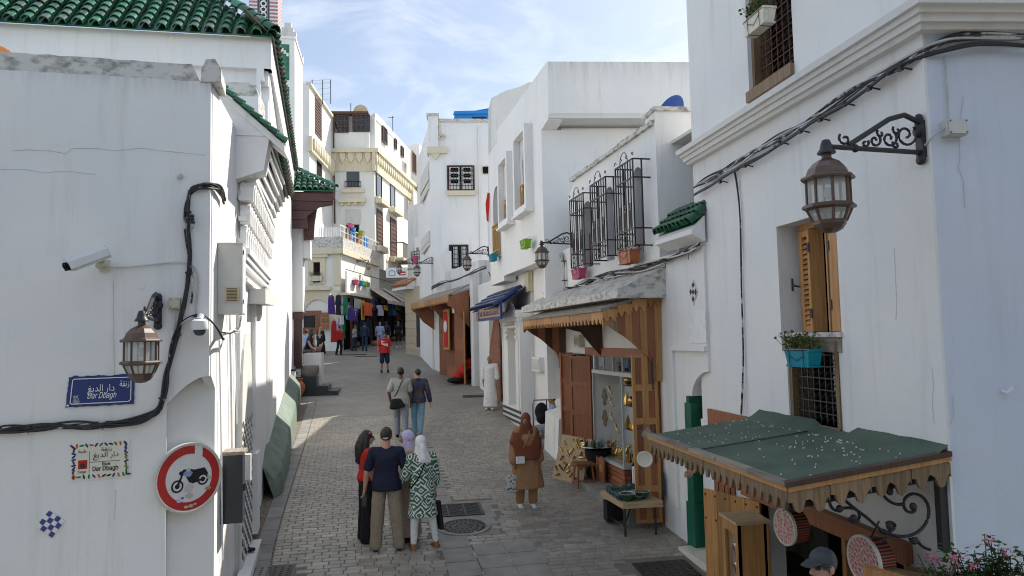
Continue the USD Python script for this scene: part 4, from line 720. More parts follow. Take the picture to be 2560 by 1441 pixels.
# brown wooden shop
BS = Fr((2.12, 33.1), (3.22, 27.0)); zg = gz(31)
t = T('wooden_shop', 'shop front with folding brown doors under a scalloped wooden hood', 'shop front')
zt0 = BS.px(1120, 742)[1]; t.part('wall', B().fbox(BS, 0, BS.px(1115, 850)[0], zg-.3, BS.px(1085, 640)[1], -.3, 0), W); t.part('upper_wall', B().fbox(BS, 0, BS.L, zt0-.1, BS.px(1150, 662)[1], -1.5, -.25), 'white_dirty'); t.part('wall', B().fbox(BS, BS.px(1178, 850)[0], BS.L+.0, zg-.6, BS.px(1200, 668)[1], -.35, .02), W)
x0 = BS.px(1115, 850)[0]; x1 = BS.px(1178, 850)[0]; t.part('doorway', B().fbox(BS, x0, x1, zg-.4, zt0, -.5, -.4), 'dark')
n = 6
for k in range(n):
    a, c = x0 + (x1-x0)*k/n, x0 + (x1-x0)*(k+1)/n; o = .12*(k % 2); Fd = Fr(BS.P(a, 0, .3-.25*(k % 2))[:2], BS.P(c-.02, 0, .05+.25*(k % 2))[:2]); z0 = zg-.15-.05*k; p = t.part('door_leaf', B().fbox(Fd, 0, Fd.L, z0, zt0-.75, -.05, 0), 'wood_oak' if k % 2 else 'wood_red')
    for j in range(4): t.part('panel', B().fbox(Fd, .08, Fd.L-.08, z0+.12+j*.62, z0+.6+j*.62, .001, .02), 'wood_red', p)
b = B(); b.fbox(BS, BS.px(1165, 780)[0]-1.2, x1, 0, 0, 0, 0) if 0 else None
def scallop(F, s0, s1, z, h, step, n0, n1, drop=.06, point=False):
    pts = [(s0, z), (s0, z-h)]; N = max(2, int(round((s1-s0)/step))); w = (s1-s0)/N
    for k in range(N):
        c = s0 + (k+.5)*w
        pts += [(c-w*.30, z-h), (c-w*.16, z-h-drop*.8), (c, z-h-drop), (c+w*.16, z-h-drop*.8), (c+w*.30, z-h), (c+w*.42, z-h+drop*.35)] if not point else [(c-w*.25, z-h), (c, z-h-drop), (c+w*.25, z-h), (c+w*.5, z-h+drop*.2)]
    return Polygon(pts + [(s1, z-h), (s1, z)]).buffer(0)
zh = BS.px(1120, 752)[1]; t.part('hood_roof', B().hexa([BS.P(*q) for q in ((-.3, zh-.02, 1.0), (BS.L-.5, zh+.02, .85), (BS.L-.5, zh+.4, 0), (-.3, zh+.4, 0), (-.3, zh+.04, 1.0), (BS.L-.5, zh+.08, .85), (BS.L-.5, zh+.46, 0), (-.3, zh+.46, 0))]), 'wood_gray')
HFa = Fr(BS.P(-.3, 0, 1.0)[:2], BS.P(BS.L-.5, 0, .85)[:2]); dz_ = .03/HFa.L
for k in range(10): a = HFa.L*k/10; t.part('fascia_board', B().prism(HFa, scallop(HFa, a, a+HFa.L/10-.01, zh+dz_*a, .22, .2, 0, 0), -.03, .01), 'wood_oak')
for s, d in ((.05, 1.0), (BS.L-.55, .85), (BS.L*.5, .9)): Fq = Fr(BS.P(s, 0, d)[:2], BS.P(s, 0, 0)[:2]); t.part('bracket', B().prism(Fq, Polygon([(0, zh-.02), (0, zh-.35), (.2, zh-.45), (.5, zh-.85), (d, zh-1.2), (d, zh+.25)]), -.04, 0), 'wood_red')
t.part('sign_panel', B().fbox(BS, x0+1.0, x0+1.9, zg+1.05, zg+2.7, .33, .38), 'wood_oak'); t.part('menu_poster', B().fbox(BS, x0+1.15, x0+1.75, zg+1.15, zg+2.6, .381, .40), 'red'); t.part('poster_picture', B().prism(BS, Point(x0+1.45, zg+2.0).buffer(.24), .401, .41), 'cloth_white'); t.part('low_vent', B().fbox(BS, x0-.85, x0-.05, zg+.45, zg+.8, .0, .015), 'dark'); t.done()
t = T('folded_cover', 'red and black folded cover dumped before the brown shop doors', 'cover'); q = gp(1155, 958); b = B()
for k in range(9): b.sph(q + A([.35-.09*k*.9 + .1*(k % 3), .0+.1*(k % 2), .78-.085*k]), (.3-.012*k, .24, .17), 1)
t.part('cloth', b, 'red', smooth=True); t.part('cloth', B().sph(q + A([-.25, -.1, .12]), (.35, .25, .12), 1).sph(q + A([.25, -.05, .45]), (.22, .3, .1), 1), 'black_cloth', smooth=True); t.done()
# ---------- beige corner shop with shutter, lane wall ----------
GBa = at(1014, 800, 42)[:2]; GBb = at(1086, 800, 38.6)[:2]; BG = Fr(GBa, GBb); zg = gz(40)
t = T('stone_shop', 'beige stone corner shop with grey roller shutter and small terracotta roof', 'shop'); zt0 = BG.px(1050, 715)[1]
t.part('core', body([xy(BG, 0, -.05), xy(BG, BG.L, -.05), (5, 46), tuple(BG.a + A([.9, 7]))], zg-.5, zt0+.0), W)
r = BG.rect(1041, 868, 1077, 762); zz = zg-.5; i = 0
while zz < zt0-.4:
    z1 = min(zz+.42, zt0-.4); t.part('stone_course', B().fbox(BG, -.02, r[0], zz, z1-.025, -.05, .0 + .012*(i % 2)), 'beige'); zz += .42; i += 1
t.part('stone_course', B().fbox(BG, r[0], BG.L, zg-.5, r[2], -.05, .01), 'beige'); t.part('stone_course', B().fbox(BG, -.02, BG.L, r[3]+.02, zt0, -.05, .02), 'beige'); p = t.part('shutter_back', B().fbox(BG, r[0], r[1]+.3, r[2], r[3], -.06, -.03), 'dark_grey')
for k in range(16): z = r[2] + (r[3]-r[2])*k/16; t.part('shutter_slat', B().fbox(BG, r[0]+.03, r[1]+.3, z+.015, z+(r[3]-r[2])/16-.012, -.03, -.012), 'dark_grey', p)
roof(t, BG, -.8, 1.25, zt0+.1, .55, .9, math.radians(30), step=.24, exp=.25, rows=3, mats=('tile_terra',), pan='tile_terra'); t.part('roof_bed', B().fbox(BG, -.8, 1.3, zt0-.12, zt0+.02, -.3, .5), 'white_dirty'); t.part('upper_wall', B().fbox(BG, 1.2, BG.L+.5, zt0, zt0+1.3, -1.2, -.1), 'white_dirty'); t.done()
t = T('lane_house', 'white house of the right hand side of the lane beyond the stone shop', 'house'); t.part('wall', body([(4.0, 46.5), (13, 46.5), (14, 80), (7.2, 80)], 2, 15), W); t.done()
LW = Fr(at(1012, 600, 55)[:2], at(1090, 600, 55)[:2]); t = T('lane_wall', 'plain whitewashed wall at the back of the lane', 'wall'); g = LW.poly([(1018, 900), (1020, 515), (1046, 510), (1078, 511), (1090, 900)]); t.part('wall', B().prism(LW, g, -3, 0), 'white_dirty'); t.done()
BF_ = Fr(at(1040, 640, 41)[:2], at(1082, 640, 40)[:2]); t = T('lane_balcony', 'black iron balcony with open door above the stone shop', 'balcony'); r = BF_.rect(1046, 655, 1074, 628); b = B()
for z in np.linspace(r[2], r[3], 4): b.fbox(BF_, r[0], r[1]+.3, z-.02, z+.02, .5, .53)
t.part('rail', b, 'iron')
for s in np.linspace(r[0], r[1]+.2, 9): t.part('bar', B().fbox(BF_, s-.014, s+.014, r[2], r[3], .5, .53), 'iron')
t.part('wall', B().fbox(BF_, -.1, r[1]+1, r[2]-.9, r[3]+.9, -1.2, 0), W); t.part('door', B().fbox(BF_, r[0]+.2, r[0]+.6, r[2], r[3]+.05, .001, .02), 'dark'); t.part('tile_lintel', B().fbox(BF_, r[0], r[1], r[3]+.12, r[3]+.28, 0, .15), 'tile_terra'); t.part('slab', B().fbox(BF_, r[0]-.05, r[1]+.3, r[2]-.1, r[2], 0, .56), W); t.done()
# ---------- yellow-trimmed corner house at the far end ----------
t = FH = T('far_corner_house', 'white house with yellow trim, terrace and arch where the street turns', 'house')
zg = gz(46); zt0 = FL.px(830, 618)[1]; ztr = FR.px(850, 607)[1]
t.part('wall', body([xy(FL, -4), xy(FL, FL.L), xy(FR, 9), tuple(FL.P(-4, 0, -9)[:2])], zg-1, zt0), 'white_far')
for F, s0, s1, nn in ((FL, 3.5, FL.L+.25, .25), (FR, -.25, 8.6, .22)): t.part('cornice', B().fbox(F, s0, s1, zt0-.45, zt0-.1, -.05, nn), 'cream'); t.part('parapet', B().fbox(F, s0, s1, zt0-.1, zt0+.62, -.25, nn-.08), 'weathered')
for F, px_ in ((FL, 845), (FR, 924)): s = F.px(px_, 700)[0]; t.part('pilaster', B().fbox(F, s-.28, s+.2, zt0-2.4, zt0-.45, 0, .09), 'cream')
r = FL.rect(784, 707, 801, 656); p = win_rect(t, FL, r, fw_=.05, frame='wood_dark'); o = sbox(*[(r[0]-.32), r[2]-.1, r[1]+.32, r[3]+.3]).difference(sbox(r[0], r[2]-.1, r[1], r[3])); t.part('surround', B().prism(FL, o, 0, .1), 'cream', p); t.part('lintel', B().fbox(FL, r[0]-.5, r[1]+.5, r[3]+.3, r[3]+.5, 0, .2), 'cream', p)
r = FL.rect(752, 780, 828, 716); t.part('ledge', B().fbox(FL, r[0]-1, r[1], r[3]-.25, r[3], 0, .3), 'cream'); o = sbox(r[0]-2, zg, FL.px(850, 800)[0], r[3]-.26); am = FL.px(796, 800)[0]; ah = FL.px(796, 749)[1]; rw = FL.px(832, 830)[0]-am
pa = Polygon([(am-rw, zg-.5), (am-rw, ah-rw)] + [(am + rw*math.cos(a)*(1), ah-rw*1.15 + rw*1.15*math.sin(a)) for a in np.linspace(math.pi, 0, 13)] + [(am+rw, zg-.5)]); t.part('arch_front', B().prism(FL, o.difference(pa), 0, .1), 'cream'); t.part('base_wall', B().fbox(FL, am+rw, FL.L, zg-1, FL.px(840, 845)[1], .101, .12), W)
rs = FL.rect(755, 820, 803, 787); p = t.part('shop_window', B().prism(FL, sbox(rs[0]-1, rs[2]-.4, rs[1]+.0, rs[3]+.25).difference(sbox(rs[0], rs[2], rs[1]-.35, rs[3]-.05)), .0, .12), 'wood_red'); t.part('pane', B().fbox(FL, rs[0], rs[1]-.35, rs[2], rs[3], .01, .03), 'glass_dark', p); sh = FL.rect(805, 826, 826, 785); t.part('shutter', B().fbox(FL, sh[0], sh[1], sh[2], sh[3], .3, .36), 'wood_oak')
for k in range(3): t.part('shutter_panel', B().fbox(FL, sh[0]+.06, sh[1]-.06, sh[2]+.08+k*.36, sh[2]+.36+k*.36, .361, .38), 'wood_red')
# tower over the terrace
zk = TL.px(880, 372)[1]; zph = TL.px(880, 282)[1]; zb = TL.px(880, 395)[1]; zbase = zt0-.5
t.part('tower', body([xy(TL, 4), xy(TL, 9), xy(TR, 16), tuple(TL.P(4, 0, -12)[:2])], zbase, zk), 'white_far')
for F, s0, s1 in ((TL, 5.2, 9.35), (TR, -.35, 14.5)):
    t.part('cornice', B().fbox(F, s0, s1, zk-.35, zk-.05, -.1, .36), 'cream'); t.part('frieze', B().fbox(F, s0, s1-.1, zb-1.05, zk-.35, -.1, .1), 'cream')
    for s in np.arange(s0+.25, s1-.2, .62): t.part('frieze_arch', B().prism(F, Polygon([(s-.2, zk-.36), (s+.2, zk-.36), (s+.2, zk-.75), (s, zk-1.15), (s-.2, zk-.75)]), .1, .24), 'cream')
t.part('penthouse', body([xy(TL, 5.3, -.6), xy(TL, 9, -.6), xy(TR, 15, -.05), tuple(TL.P(5.3, 0, -9)[:2])], zk, zph-.1), 'white_far')
t.part('penthouse_roof', body([xy(TL, 5.0, .1), xy(TL, 8.6, .1), tuple(TL.P(8.6, 0, -4)[:2]), tuple(TL.P(5, 0, -4)[:2])], zph-.1, zph+.08), 'iron_rust')
t.part('penthouse_front', B().fbox(TL, 5.3, 8.65, zk, TL.px(880, 330)[1], -.6, -.05), 'white_far')
for x0, x1, y0, y1, nx, nz in ((836, 871, 289, 331, 4, 3), (882, 924, 287, 329, 4, 3)):
    r = TL.rect(x0, y1, x1, y0); p = t.part('glazing', B().fbox(TL, r[0], r[1], r[2], r[3], -.06, -.02), 'glass_dark')
    for k in range(nx+1): s = r[0]+(r[1]-r[0])*k/nx; t.part('mullion', B().fbox(TL, s-.035, s+.035, r[2], r[3], -.02, .03), 'iron_rust', p)
    for k in range(nz+1): z = r[2]+(r[3]-r[2])*k/nz; t.part('mullion', B().fbox(TL, r[0], r[1], z-.035, z+.035, -.021, .028), 'iron_rust', p)
t.part('parapet_wall', body([xy(TL, 8.0, -2.5), xy(TL, 9, -.7), xy(TR, 1, -.06), xy(TR, 13, -.06), tuple(TR.P(13, 0, -5)[:2])], zph-.3, TR.px(945, 285)[1]), 'white_far')
def fwin(F, r_, frame='white_paint', fill='glass_dark', sill=True, surround=False):
    r = F.rect(*r_); p = win_rect(t, F, r, fw_=.09, frame=frame, fill=fill)
    if sill: t.part('sill', B().fbox(F, r[0]-.25, r[1]+.25, r[2]-.34, r[2]-.06, 0, .25), 'cream', p)
    return r, p
r, p = fwin(TL, (863, 472, 902, 424)); t.part('railing', B().fbox(TL, r[0], r[1], r[2]+.5, r[2]+.55, .06, .1).fbox(TL, r[0], r[1], r[2]+.1, r[2]+.14, .06, .1), 'iron', p)
for k in range(6): s = r[0]+(r[1]-r[0])*k/5; t.part('bar', B().fbox(TL, s-.015, s+.015, r[2]+.1, r[2]+.5, .06, .1), 'iron', p)
r = TL.rect(848, 508, 915, 498); t.part('hood_mould', B().fbox(TL, r[0], r[1], r[2], r[3], 0, .4), 'cream')
for k in range(4): s = r[0]+.25+k*(r[1]-r[0]-.5)/3; t.part('hood_block', B().fbox(TL, s-.1, s+.1, r[2]-.22, r[2], 0, .3), 'cream')
r = TL.rect(864, 562, 902, 524); t.part('roller_blind', B().fbox(TL, r[0], r[1], r[2], r[3], .0, .05), 'box_grey'); r = TL.rect(866, 600, 898, 562); p = win_rect(t, TL, r, fw_=.06, frame='iron_rust')
for r_ in ((941, 490, 954, 428), (976, 515, 987, 455)): fwin(TR, r_, 'iron')
for r_ in ((943, 612, 956, 530), (977, 640, 991, 552)):
    r = TR.rect(*r_); p = win_rect(t, TR, r, fw_=.1, frame='shutter_brown', fill='shutter_brown'); t.part('hood_mould', B().fbox(TR, r[0]-.4, r[1]+.4, r[3]+.35, r[3]+.7, 0, .5), 'cream', p); t.part('sill', B().fbox(TR, r[0]-.25, r[1]+.25, r[2]-.5, r[2]-.05, 0, .35), 'cream', p)
    for k in range(9): z = r[2]+(r[3]-r[2])*(k+.5)/9; t.part('shutter_rail', B().fbox(TR, r[0]+.1, r[1]-.1, z-.05, z+.05, .0, .04), 'iron_rust', p)
r = TR.rect(980, 642, 1001, 615); t.part('balcony_slab', B().fbox(TR, r[0]-.2, r[1]+.4, r[2]-.35, r[2]-.1, 0, 1.0), 'cream'); b = B()
for s in np.linspace(r[0]-.2, r[1]+.4, 12): b.fbox(TR, s-.015, s+.015, r[2]-.1, r[2]+1.1, .95, 1.0)
b.fbox(TR, r[0]-.2, r[1]+.4, r[2]+1.05, r[2]+1.12, .94, 1.01).fbox(TR, r[0]-.2, r[0]-.15, r[2]+1.05, r[2]+1.12, 0, 1.0); t.part('balcony_rail', b, 'iron')
for r_ in ((958, 355, 968, 325), (988, 372, 992, 350), (1004, 390, 1009, 370)): win_rect(t, TR, TR.rect(*r_), fw_=.08, frame='iron_rust')
TR2 = Fr(TR.P(12.8, 0, .6)[:2], TR.P(19, 0, .6)[:2]); zq = TR2.px(1040, 455)[1]; t.part('rear_block', body([xy(TR2, 0), xy(TR2, 5.2), tuple(TR2.P(5, 0, -6)[:2]), tuple(TR2.P(0, 0, -6)[:2])], 4, TR2.px(1030, 338)[1]), 'white_far'); t.part('rear_cornice', B().fbox(TR2, -.3, 5.4, zq-.9, zq, -.1, .6), 'cream'); win_rect(t, TR2, TR2.rect(1031, 430, 1040, 388), fw_=.1, frame='wood_red'); win_rect(t, TR2, TR2.rect(1033, 520, 1042, 480), fw_=.1, frame='cream', fill='white_far')
# wing on the left
WR = Fr(at(773, 400, 46)[:2], TL.P(TL.px(832, 400)[0], 0, .6)[:2]); zw0, zw1 = WR.px(776, 213)[1], WR.px(829, 275)[1]
t.part('wing', body([tuple(WR.a + A([-3, .4])), xy(WR, 0), xy(WR, WR.L), tuple(WR.b if 0 else WR.P(WR.L, 0, -4)[:2])], zt0-.6, zw0), 'white_far'); t.part('wing_cap', B().fbox(WR, 0, WR.L, zw0-.15, zw0+.05, -.2, .15), 'cream'); r = WR.rect(787, 333, 803, 262); p = win_rect(t, WR, r, fw_=.06, frame='shutter_brown', fill='shutter_brown')
for k in range(12): z = r[2]+(r[3]-r[2])*(k+.5)/12; t.part('shutter_slat', B().fbox(WR, r[0]+.06, r[1]-.06, z-.06, z+.05, .0, .04), 'iron_rust', p)
zz = WR.px(776, 345)[1]; t.part('frieze', B().fbox(WR, -.2, WR.L, zz-1.0, zz, -.05, .22), 'cream')
for s in np.arange(.25, WR.L-.1, .5): t.part('frieze_arch', B().prism(WR, Polygon([(s-.14, zz-.1), (s+.14, zz-.1), (s+.14, zz-.5), (s, zz-.85), (s-.14, zz-.5)]), .22, .34), 'cream')
r = WR.rect(789, 440, 805, 385); win_rect(t, WR, r, fw_=.1, frame='white_paint'); t.part('drain_pipe', B().tube([TL.P(*TL.px(834, 285), .15), TL.P(*TL.px(838, 560), .15)], .06), 'iron_rust')
# terrace railing
b = B(); zr0 = zt0+.62
b.fbox(FR, 0, 8.6, zr0+.75, zr0+.8, .0, .05).fbox(FR, 0, 8.6, zr0+.4, zr0+.43, .0, .05)
t.part('terrace_rail', b, 'white_paint')
for s in np.linspace(0, 8.6, 12): t.part('terrace_post', B().fbox(FR, s-.02, s+.02, zr0, zr0+.8, .0, .05), 'white_paint')
for k, (x0, x1, m_) in enumerate(((868, 880, 'wood_oak'), (880, 890, 'sky_blue'), (890, 900, 'wood_oak'), (902, 912, 'wood_oak'), (914, 922, 'sky_blue'))): a, c = FR.px(x0, 600)[0], FR.px(x1, 600)[0]; t.part('terrace_screen', B().fbox(FR, a, c-.05, zr0-.3, zr0+.85+.2*(k % 2), -.12, -.08), m_)
for s in np.linspace(FL.px(800, 590)[0], FL.px(845, 590)[0], 12): t.part('terrace_picket', B().fbox(FL, s-.03, s+.03, zt0+.6, zt0+1.25, .0, .04), 'white_paint')
# second, lower balcony over the market and the market roofline
zq = FR.px(870, 722)[1]; t.part('market_balcony', B().fbox(FR, .1, 5.5, zq-.35, zq+1.0, .3, .4), 'white_far'); t.part('balcony_slab', B().fbox(FR, 0, 5.7, zq-.5, zq-.35, 0, .55), 'cream'); t.part('handrail', B().tube([FR.P(.1, zq+1.1, .36), FR.P(13, zq+1.1, .36)], .03), 'wood_dark'); t.done()
# ---------- market stalls along the far street ----------
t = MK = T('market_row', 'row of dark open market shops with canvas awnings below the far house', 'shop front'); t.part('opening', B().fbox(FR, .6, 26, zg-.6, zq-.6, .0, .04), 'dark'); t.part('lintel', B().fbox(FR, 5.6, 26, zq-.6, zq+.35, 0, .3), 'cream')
for k in range(5): s = 1.0 + k*4.4; t.part('post', B().fbox(FR, s, s+.18, zg-.3, zq-.6, .3, .45), 'wood_dark')
t.done()
for i, (x0, x1, y0, y1) in enumerate(((908, 960, 728, 752), (945, 983, 730, 752), (985, 1016, 745, 772))):
    a, c = FR.px(x0+2, 745)[0], FR.px(x1, 755)[0]; z = FR.px((x0+x1)/2, y0)[1]; b = B(); N = 8
    for k in range(N):
        s0, s1 = a+(c-a)*k/N, a+(c-a)*(k+1)/N; sg = .05*math.sin(k*2.1); b.hexa([FR.P(s0, z-.85-sg, 1.7), FR.P(s1, z-.85+sg*.5, 1.7), FR.P(s1, z+.15, .2), FR.P(s0, z+.15, .2), FR.P(s0, z-.82-sg, 1.7), FR.P(s1, z-.82+sg*.5, 1.7), FR.P(s1, z+.18, .2), FR.P(s0, z+.18, .2)])
    b.fbox(FR, a, c, z-1.05, z-.84, 1.68, 1.71); single('market_awning', ('nearest beige canvas awning over the hanging football shirts', 'middle beige awning further along the market', 'pale awning at the bend beside the stone shop')[i], 'awning', b, 'awning')
# hanging clothes: outline prisms with folds
def garment(kind, w, h):
    if kind == 'shirt': P_ = [(-.5, -.12), (-.22, 0), (.22, 0), (.5, -.12), (.44, -.36), (.3, -.3), (.3, -1), (-.3, -1), (-.3, -.3), (-.44, -.36)]
    elif kind == 'robe': P_ = [(-.34, -.05), (-.12, 0), (.12, 0), (.34, -.05), (.46, -.5), (.36, -.52), (.42, -1), (-.42, -1), (-.36, -.52), (-.46, -.5)]
    else: P_ = [(-.5, 0), (.5, 0), (.46, -1), (-.46, -1)]
    return [(x*w, y*h) for x, y in P_]
def hang(F, x, y0, y1, wpx, kind, mt, n, label, number=None):
    s, z1 = F.px(x, y0, n); z0 = F.px(x, y1, n)[1]; w = abs(F.px(x+wpx/2, y0, n)[0] - F.px(x-wpx/2, y0, n)[0]); h = z1-z0; g = affinity.translate(Polygon(garment(kind, w, h)), s, z1); t = T('hanging_garment', label, 'garment')
    e = trimesh.creation.extrude_polygon(g, .05, engine='earcut').subdivide().subdivide(); v = A(e.vertices); nz_ = n + v[:, 2] + .06*np.sin(v[:, 0]*14/max(w, .3) + h*3)*np.clip((z1 - v[:, 1])/h, 0, 1); t.part('cloth', (F.P(v[:, 0], v[:, 1], nz_), e.faces), mt, smooth=50)
    t.part('hanger', B().tube([F.P(s-w*.2, z1-.02, n+.02), F.P(s, z1+.1, n+.02), F.P(s+w*.2, z1-.02, n+.02)], .012, 4), 'iron')
    if number: tmx = meshkit.text_mesh(number, h*.28, .01, True); v = A(tmx.vertices); t.part('number', (F.P(s + v[:, 0] - h*.08, z1 - h*.62 + v[:, 1], n + .13 + v[:, 2]), tmx.faces), 'cloth_white'); t.part('name_bar', B().fbox(F, s-w*.15, s+w*.15, z1-h*.22, z1-h*.17, n+.12, n+.13), 'cloth_white')
    t.done()
HG = [(827, 738, 786, 17, 'robe', 'purple', 1.0, 'purple kaftan hanging first at the market corner'), (845, 738, 788, 17, 'robe', 'navy', 1.05, 'navy kaftan with pale collar beside the purple one'), (862, 744, 788, 14, 'robe', 'green', 1.0, 'green kaftan hanging third at the market corner'), (872, 764, 800, 18, 'shirt', 'light_blue', .8, 'pale blue shirt partly behind the purple number shirt'), (883, 769, 802, 26, 'shirt', 'purple', 1.1, 'purple football shirt with a white number', '7'), (906, 752, 800, 9, 'panel', 'yellow', .9, 'long yellow scarf hanging in the market'), (919, 757, 790, 26, 'shirt', 'orange', 1.1, 'orange and red striped football shirt'), (952, 764, 790, 24, 'shirt', 'lilac', 1.1, 'pale lilac football shirt with dark number under the awning', None), (963, 764, 776, 8, 'panel', 'yellow', 1.2, 'small yellow cloth beside the pale lilac shirt'), (975, 758, 790, 22, 'shirt', 'denim_dark', 1.0, 'dark blue football shirt furthest along'), (999, 745, 778, 12, 'panel', 'green', 1.2, 'green flag cloth hanging by the stone shop'), (990, 742, 775, 9, 'panel', 'tan', 1.1, 'tan cloth strip hanging near the stone shop'), (834, 802, 856, 14, 'robe', 'red', .9, 'long bright red dress hanging by the white wall'), (846, 800, 830, 10, 'robe', 'lilac', .8, 'lilac dress behind the red one'), (896, 745, 790, 14, 'robe', 'navy', .6, 'dark robe hanging behind the yellow scarf'), (936, 752, 800, 12, 'robe', 'denim_dark', .6, 'dark blue robe between the orange and lilac shirts'), (996, 780, 800, 12, 'shirt', 'orange', .9, 'orange top hanging low beside the stone shop'), (890, 800, 838, 16, 'robe', 'black_cloth', 0.5, 'black robe hanging low in the market shade, left'), (905, 800, 842, 14, 'robe', 'denim_dark', 0.5, 'dark denim robe hanging low beside the black robe'), (920, 795, 840, 16, 'robe', 'navy', 0.5, 'navy robe hanging low below the orange shirt'), (938, 800, 842, 14, 'robe', 'black_cloth', 0.5, 'black robe hanging low behind the market walkers'), (955, 795, 838, 14, 'robe', 'navy', 0.5, 'navy robe hanging low under the lilac shirt'), (972, 792, 836, 14, 'robe', 'black_cloth', 0.5, 'black robe hanging low under the dark blue shirt'), (988, 785, 830, 12, 'robe', 'denim_dark', 0.5, 'dark robe hanging low near the stone shop'), (868, 756, 796, 10, 'panel', 'teal', 0.6, 'teal cloth hanging between green kaftan and blue shirt'), (893, 748, 772, 14, 'panel', 'grey_cloth', 1.15, 'striped grey trousers cluster hanging above the purple shirt'), (930, 748, 776, 12, 'panel', 'denim_dark', 1.0, 'dark panel of scarves right of the orange shirt'), (945, 745, 775, 10, 'panel', 'navy', 0.9, 'navy scarf hanging under the first awning'), (984, 752, 788, 12, 'robe', 'sky_blue', 1.0, 'blue robe hanging by the tan strip'), (858, 800, 846, 10, 'robe', 'green', 0.7, 'dark green robe beside the lilac dress'), (854, 790, 812, 8, 'panel', 'cloth_white', 1.0, 'small white cloth above the lilac dress'), (1004, 765, 800, 9, 'robe', 'black_cloth', 1.0, 'black robe hanging at the end by the stone shop')]
for h in HG: hang(FR, *h)
# goods on the pavement
for i, (x, y, s, m_) in enumerate(((865, 866, .55, 'leather'), (885, 868, .4, 'leather'), (870, 850, .4, 'denim_dark'), (928, 862, .35, 'red'), (955, 860, .35, 'leather'), (905, 864, .35, 'tan'))):
    p = gp(x, 868) if i < 3 else FR.P(FR.px(x, 860)[0], gz(50), 1.0); p = A([p[0], p[1], gz(p[1])]); 
    if i in (2,): p = p + A([0, .3, .55])
    single('leather_pouffe', ('brown leather pouffe at the front of the market goods', 'smaller brown pouffe right of the front one', 'blue leather bag standing on the pouffes', 'red slipper heap before the market', 'brown pouffe by the far stall post', 'tan pouffe between the stalls')[i], 'pouffe', B().lathe([(0, 0), (s*.8, 0), (s, s*.3), (s, s*.6), (s*.75, s*.9), (0, s*.95)], p, 12), m_, smooth=50)
# ---------- minaret ----------
MNc = at(664, 300, 33); t = T('minaret', 'white square minaret with green tile panels behind the mosque roof', 'minaret'); hw = 1.47; M_F = Fr((MNc[0]-hw, MNc[1]-hw), (MNc[0]+hw, MNc[1]-hw)); zt0 = M_F.px(735, 92)[1]
t.part('shaft', B().fbox(M_F, 0, 2*hw, 0, zt0, -2*hw, 0), 'white_far')
for r_ in ((697, 200, 723, 112), (700, 500, 723, 218)): r = M_F.rect(*r_); t.part('tile_panel', B().fbox(M_F, r[0]-1.6, r[1], r[2], r[3], .0, .02), 'tile_green')
b = B(); r = M_F.rect(697, 200, 723, 112)
for k in range(7): b.fbox(M_F, r[1]-.12-.11*k, r[1]-.02-.11*k, r[3]-.55+.11*k, r[3]-.40+.11*k, .02, .05)
t.part('arch_carving', b, 'white_far'); t.part('neck', B().fbox(M_F, -.05, 2*hw+.05, zt0-.12, zt0, -2*hw-.05, .05), 'white_far')
for s in np.linspace(.3, 2*hw-.3, 4):
    for nn in (-.0, -2*hw+.25): t.part('merlon', B().prism(M_F, Polygon([(s-.36, zt0), (s+.36, zt0), (s+.36, zt0+.22), (s+.25, zt0+.22), (s+.25, zt0+.4), (s+.14, zt0+.4), (s+.14, zt0+.62), (s-.14, zt0+.62), (s-.14, zt0+.4), (s-.25, zt0+.4), (s-.25, zt0+.22), (s-.36, zt0+.22)]), nn-.25, nn), 'grey_plaster')
hl = .62; LFm = Fr((MNc[0]-hl, MNc[1]-hl), (MNc[0]+hl, MNc[1]-hl)); t.part('lantern_stage', B().fbox(LFm, 0, 2*hl, zt0, zt0+2.6, -2*hl, 0), 'cloth_white')
for k in range(14): z = zt0+.15+k*.17; t.part('stripe', B().fbox(LFm, -.01, .36, z, z+.085, -2*hl-.01, .012).fbox(LFm, 2*hl-.36, 2*hl+.01, z, z+.085, -2*hl-.01, .012), 'faded_red')
t.part('lattice_border', B().fbox(LFm, .36, .42, zt0, zt0+2.6, 0, .014).fbox(LFm, 2*hl-.42, 2*hl-.36, zt0, zt0+2.6, 0, .014), 'dark_grey'); t.part('lattice_ground', B().fbox(LFm, .44, 2*hl-.44, zt0, zt0+2.5, 0, .008), 'dark_grey')
for k in range(9): t.part('lattice_ring', B().prism(LFm, Point(hl, zt0+.2+k*.27).buffer(.14).difference(Point(hl, zt0+.2+k*.27).buffer(.085)), .008, .03), 'white_far')
t.done()
# ---------- porch with green hood at the mosque's far door ----------
t = T('porch', 'mosque porch with green tile hood on maroon boards and a dark post', 'porch'); zg = gz(26)
x0, x1 = HF.px(714, 700)[0], HF.px(757, 700)[0]; zl = HF.px(740, 780)[1]; zu = HF.px(740, 560)[1]
t.part('wall', body([xy(HF, x0-3), xy(HF, x1), tuple(HF.P(x1, 0, -.9)[:2]), tuple(HF.P(x0-3, 0, -.9)[:2])], zl, zu+.1), W); t.part('wall', B().fbox(HF, x0-3, HF.px(736, 900)[0], zg-.5, zl-.003, -.9, -.003), W); t.part('wall', B().fbox(HF, x0-3, HF.px(752, 950)[0], zg-.4, HF.px(745, 912)[1], -.9, -.004), W)
t.part('lintel_wall', B().fbox(HF, x1-.02, HF.px(775, 600)[0], HF.px(760, 645)[1], zu+.05, -.9, -.08), W); t.part('corbel', B().prism(HF, HF.poly([(775, 563), (775, 640), (762, 645), (762, 563)]), -.8, -.3), 'wood_dark')
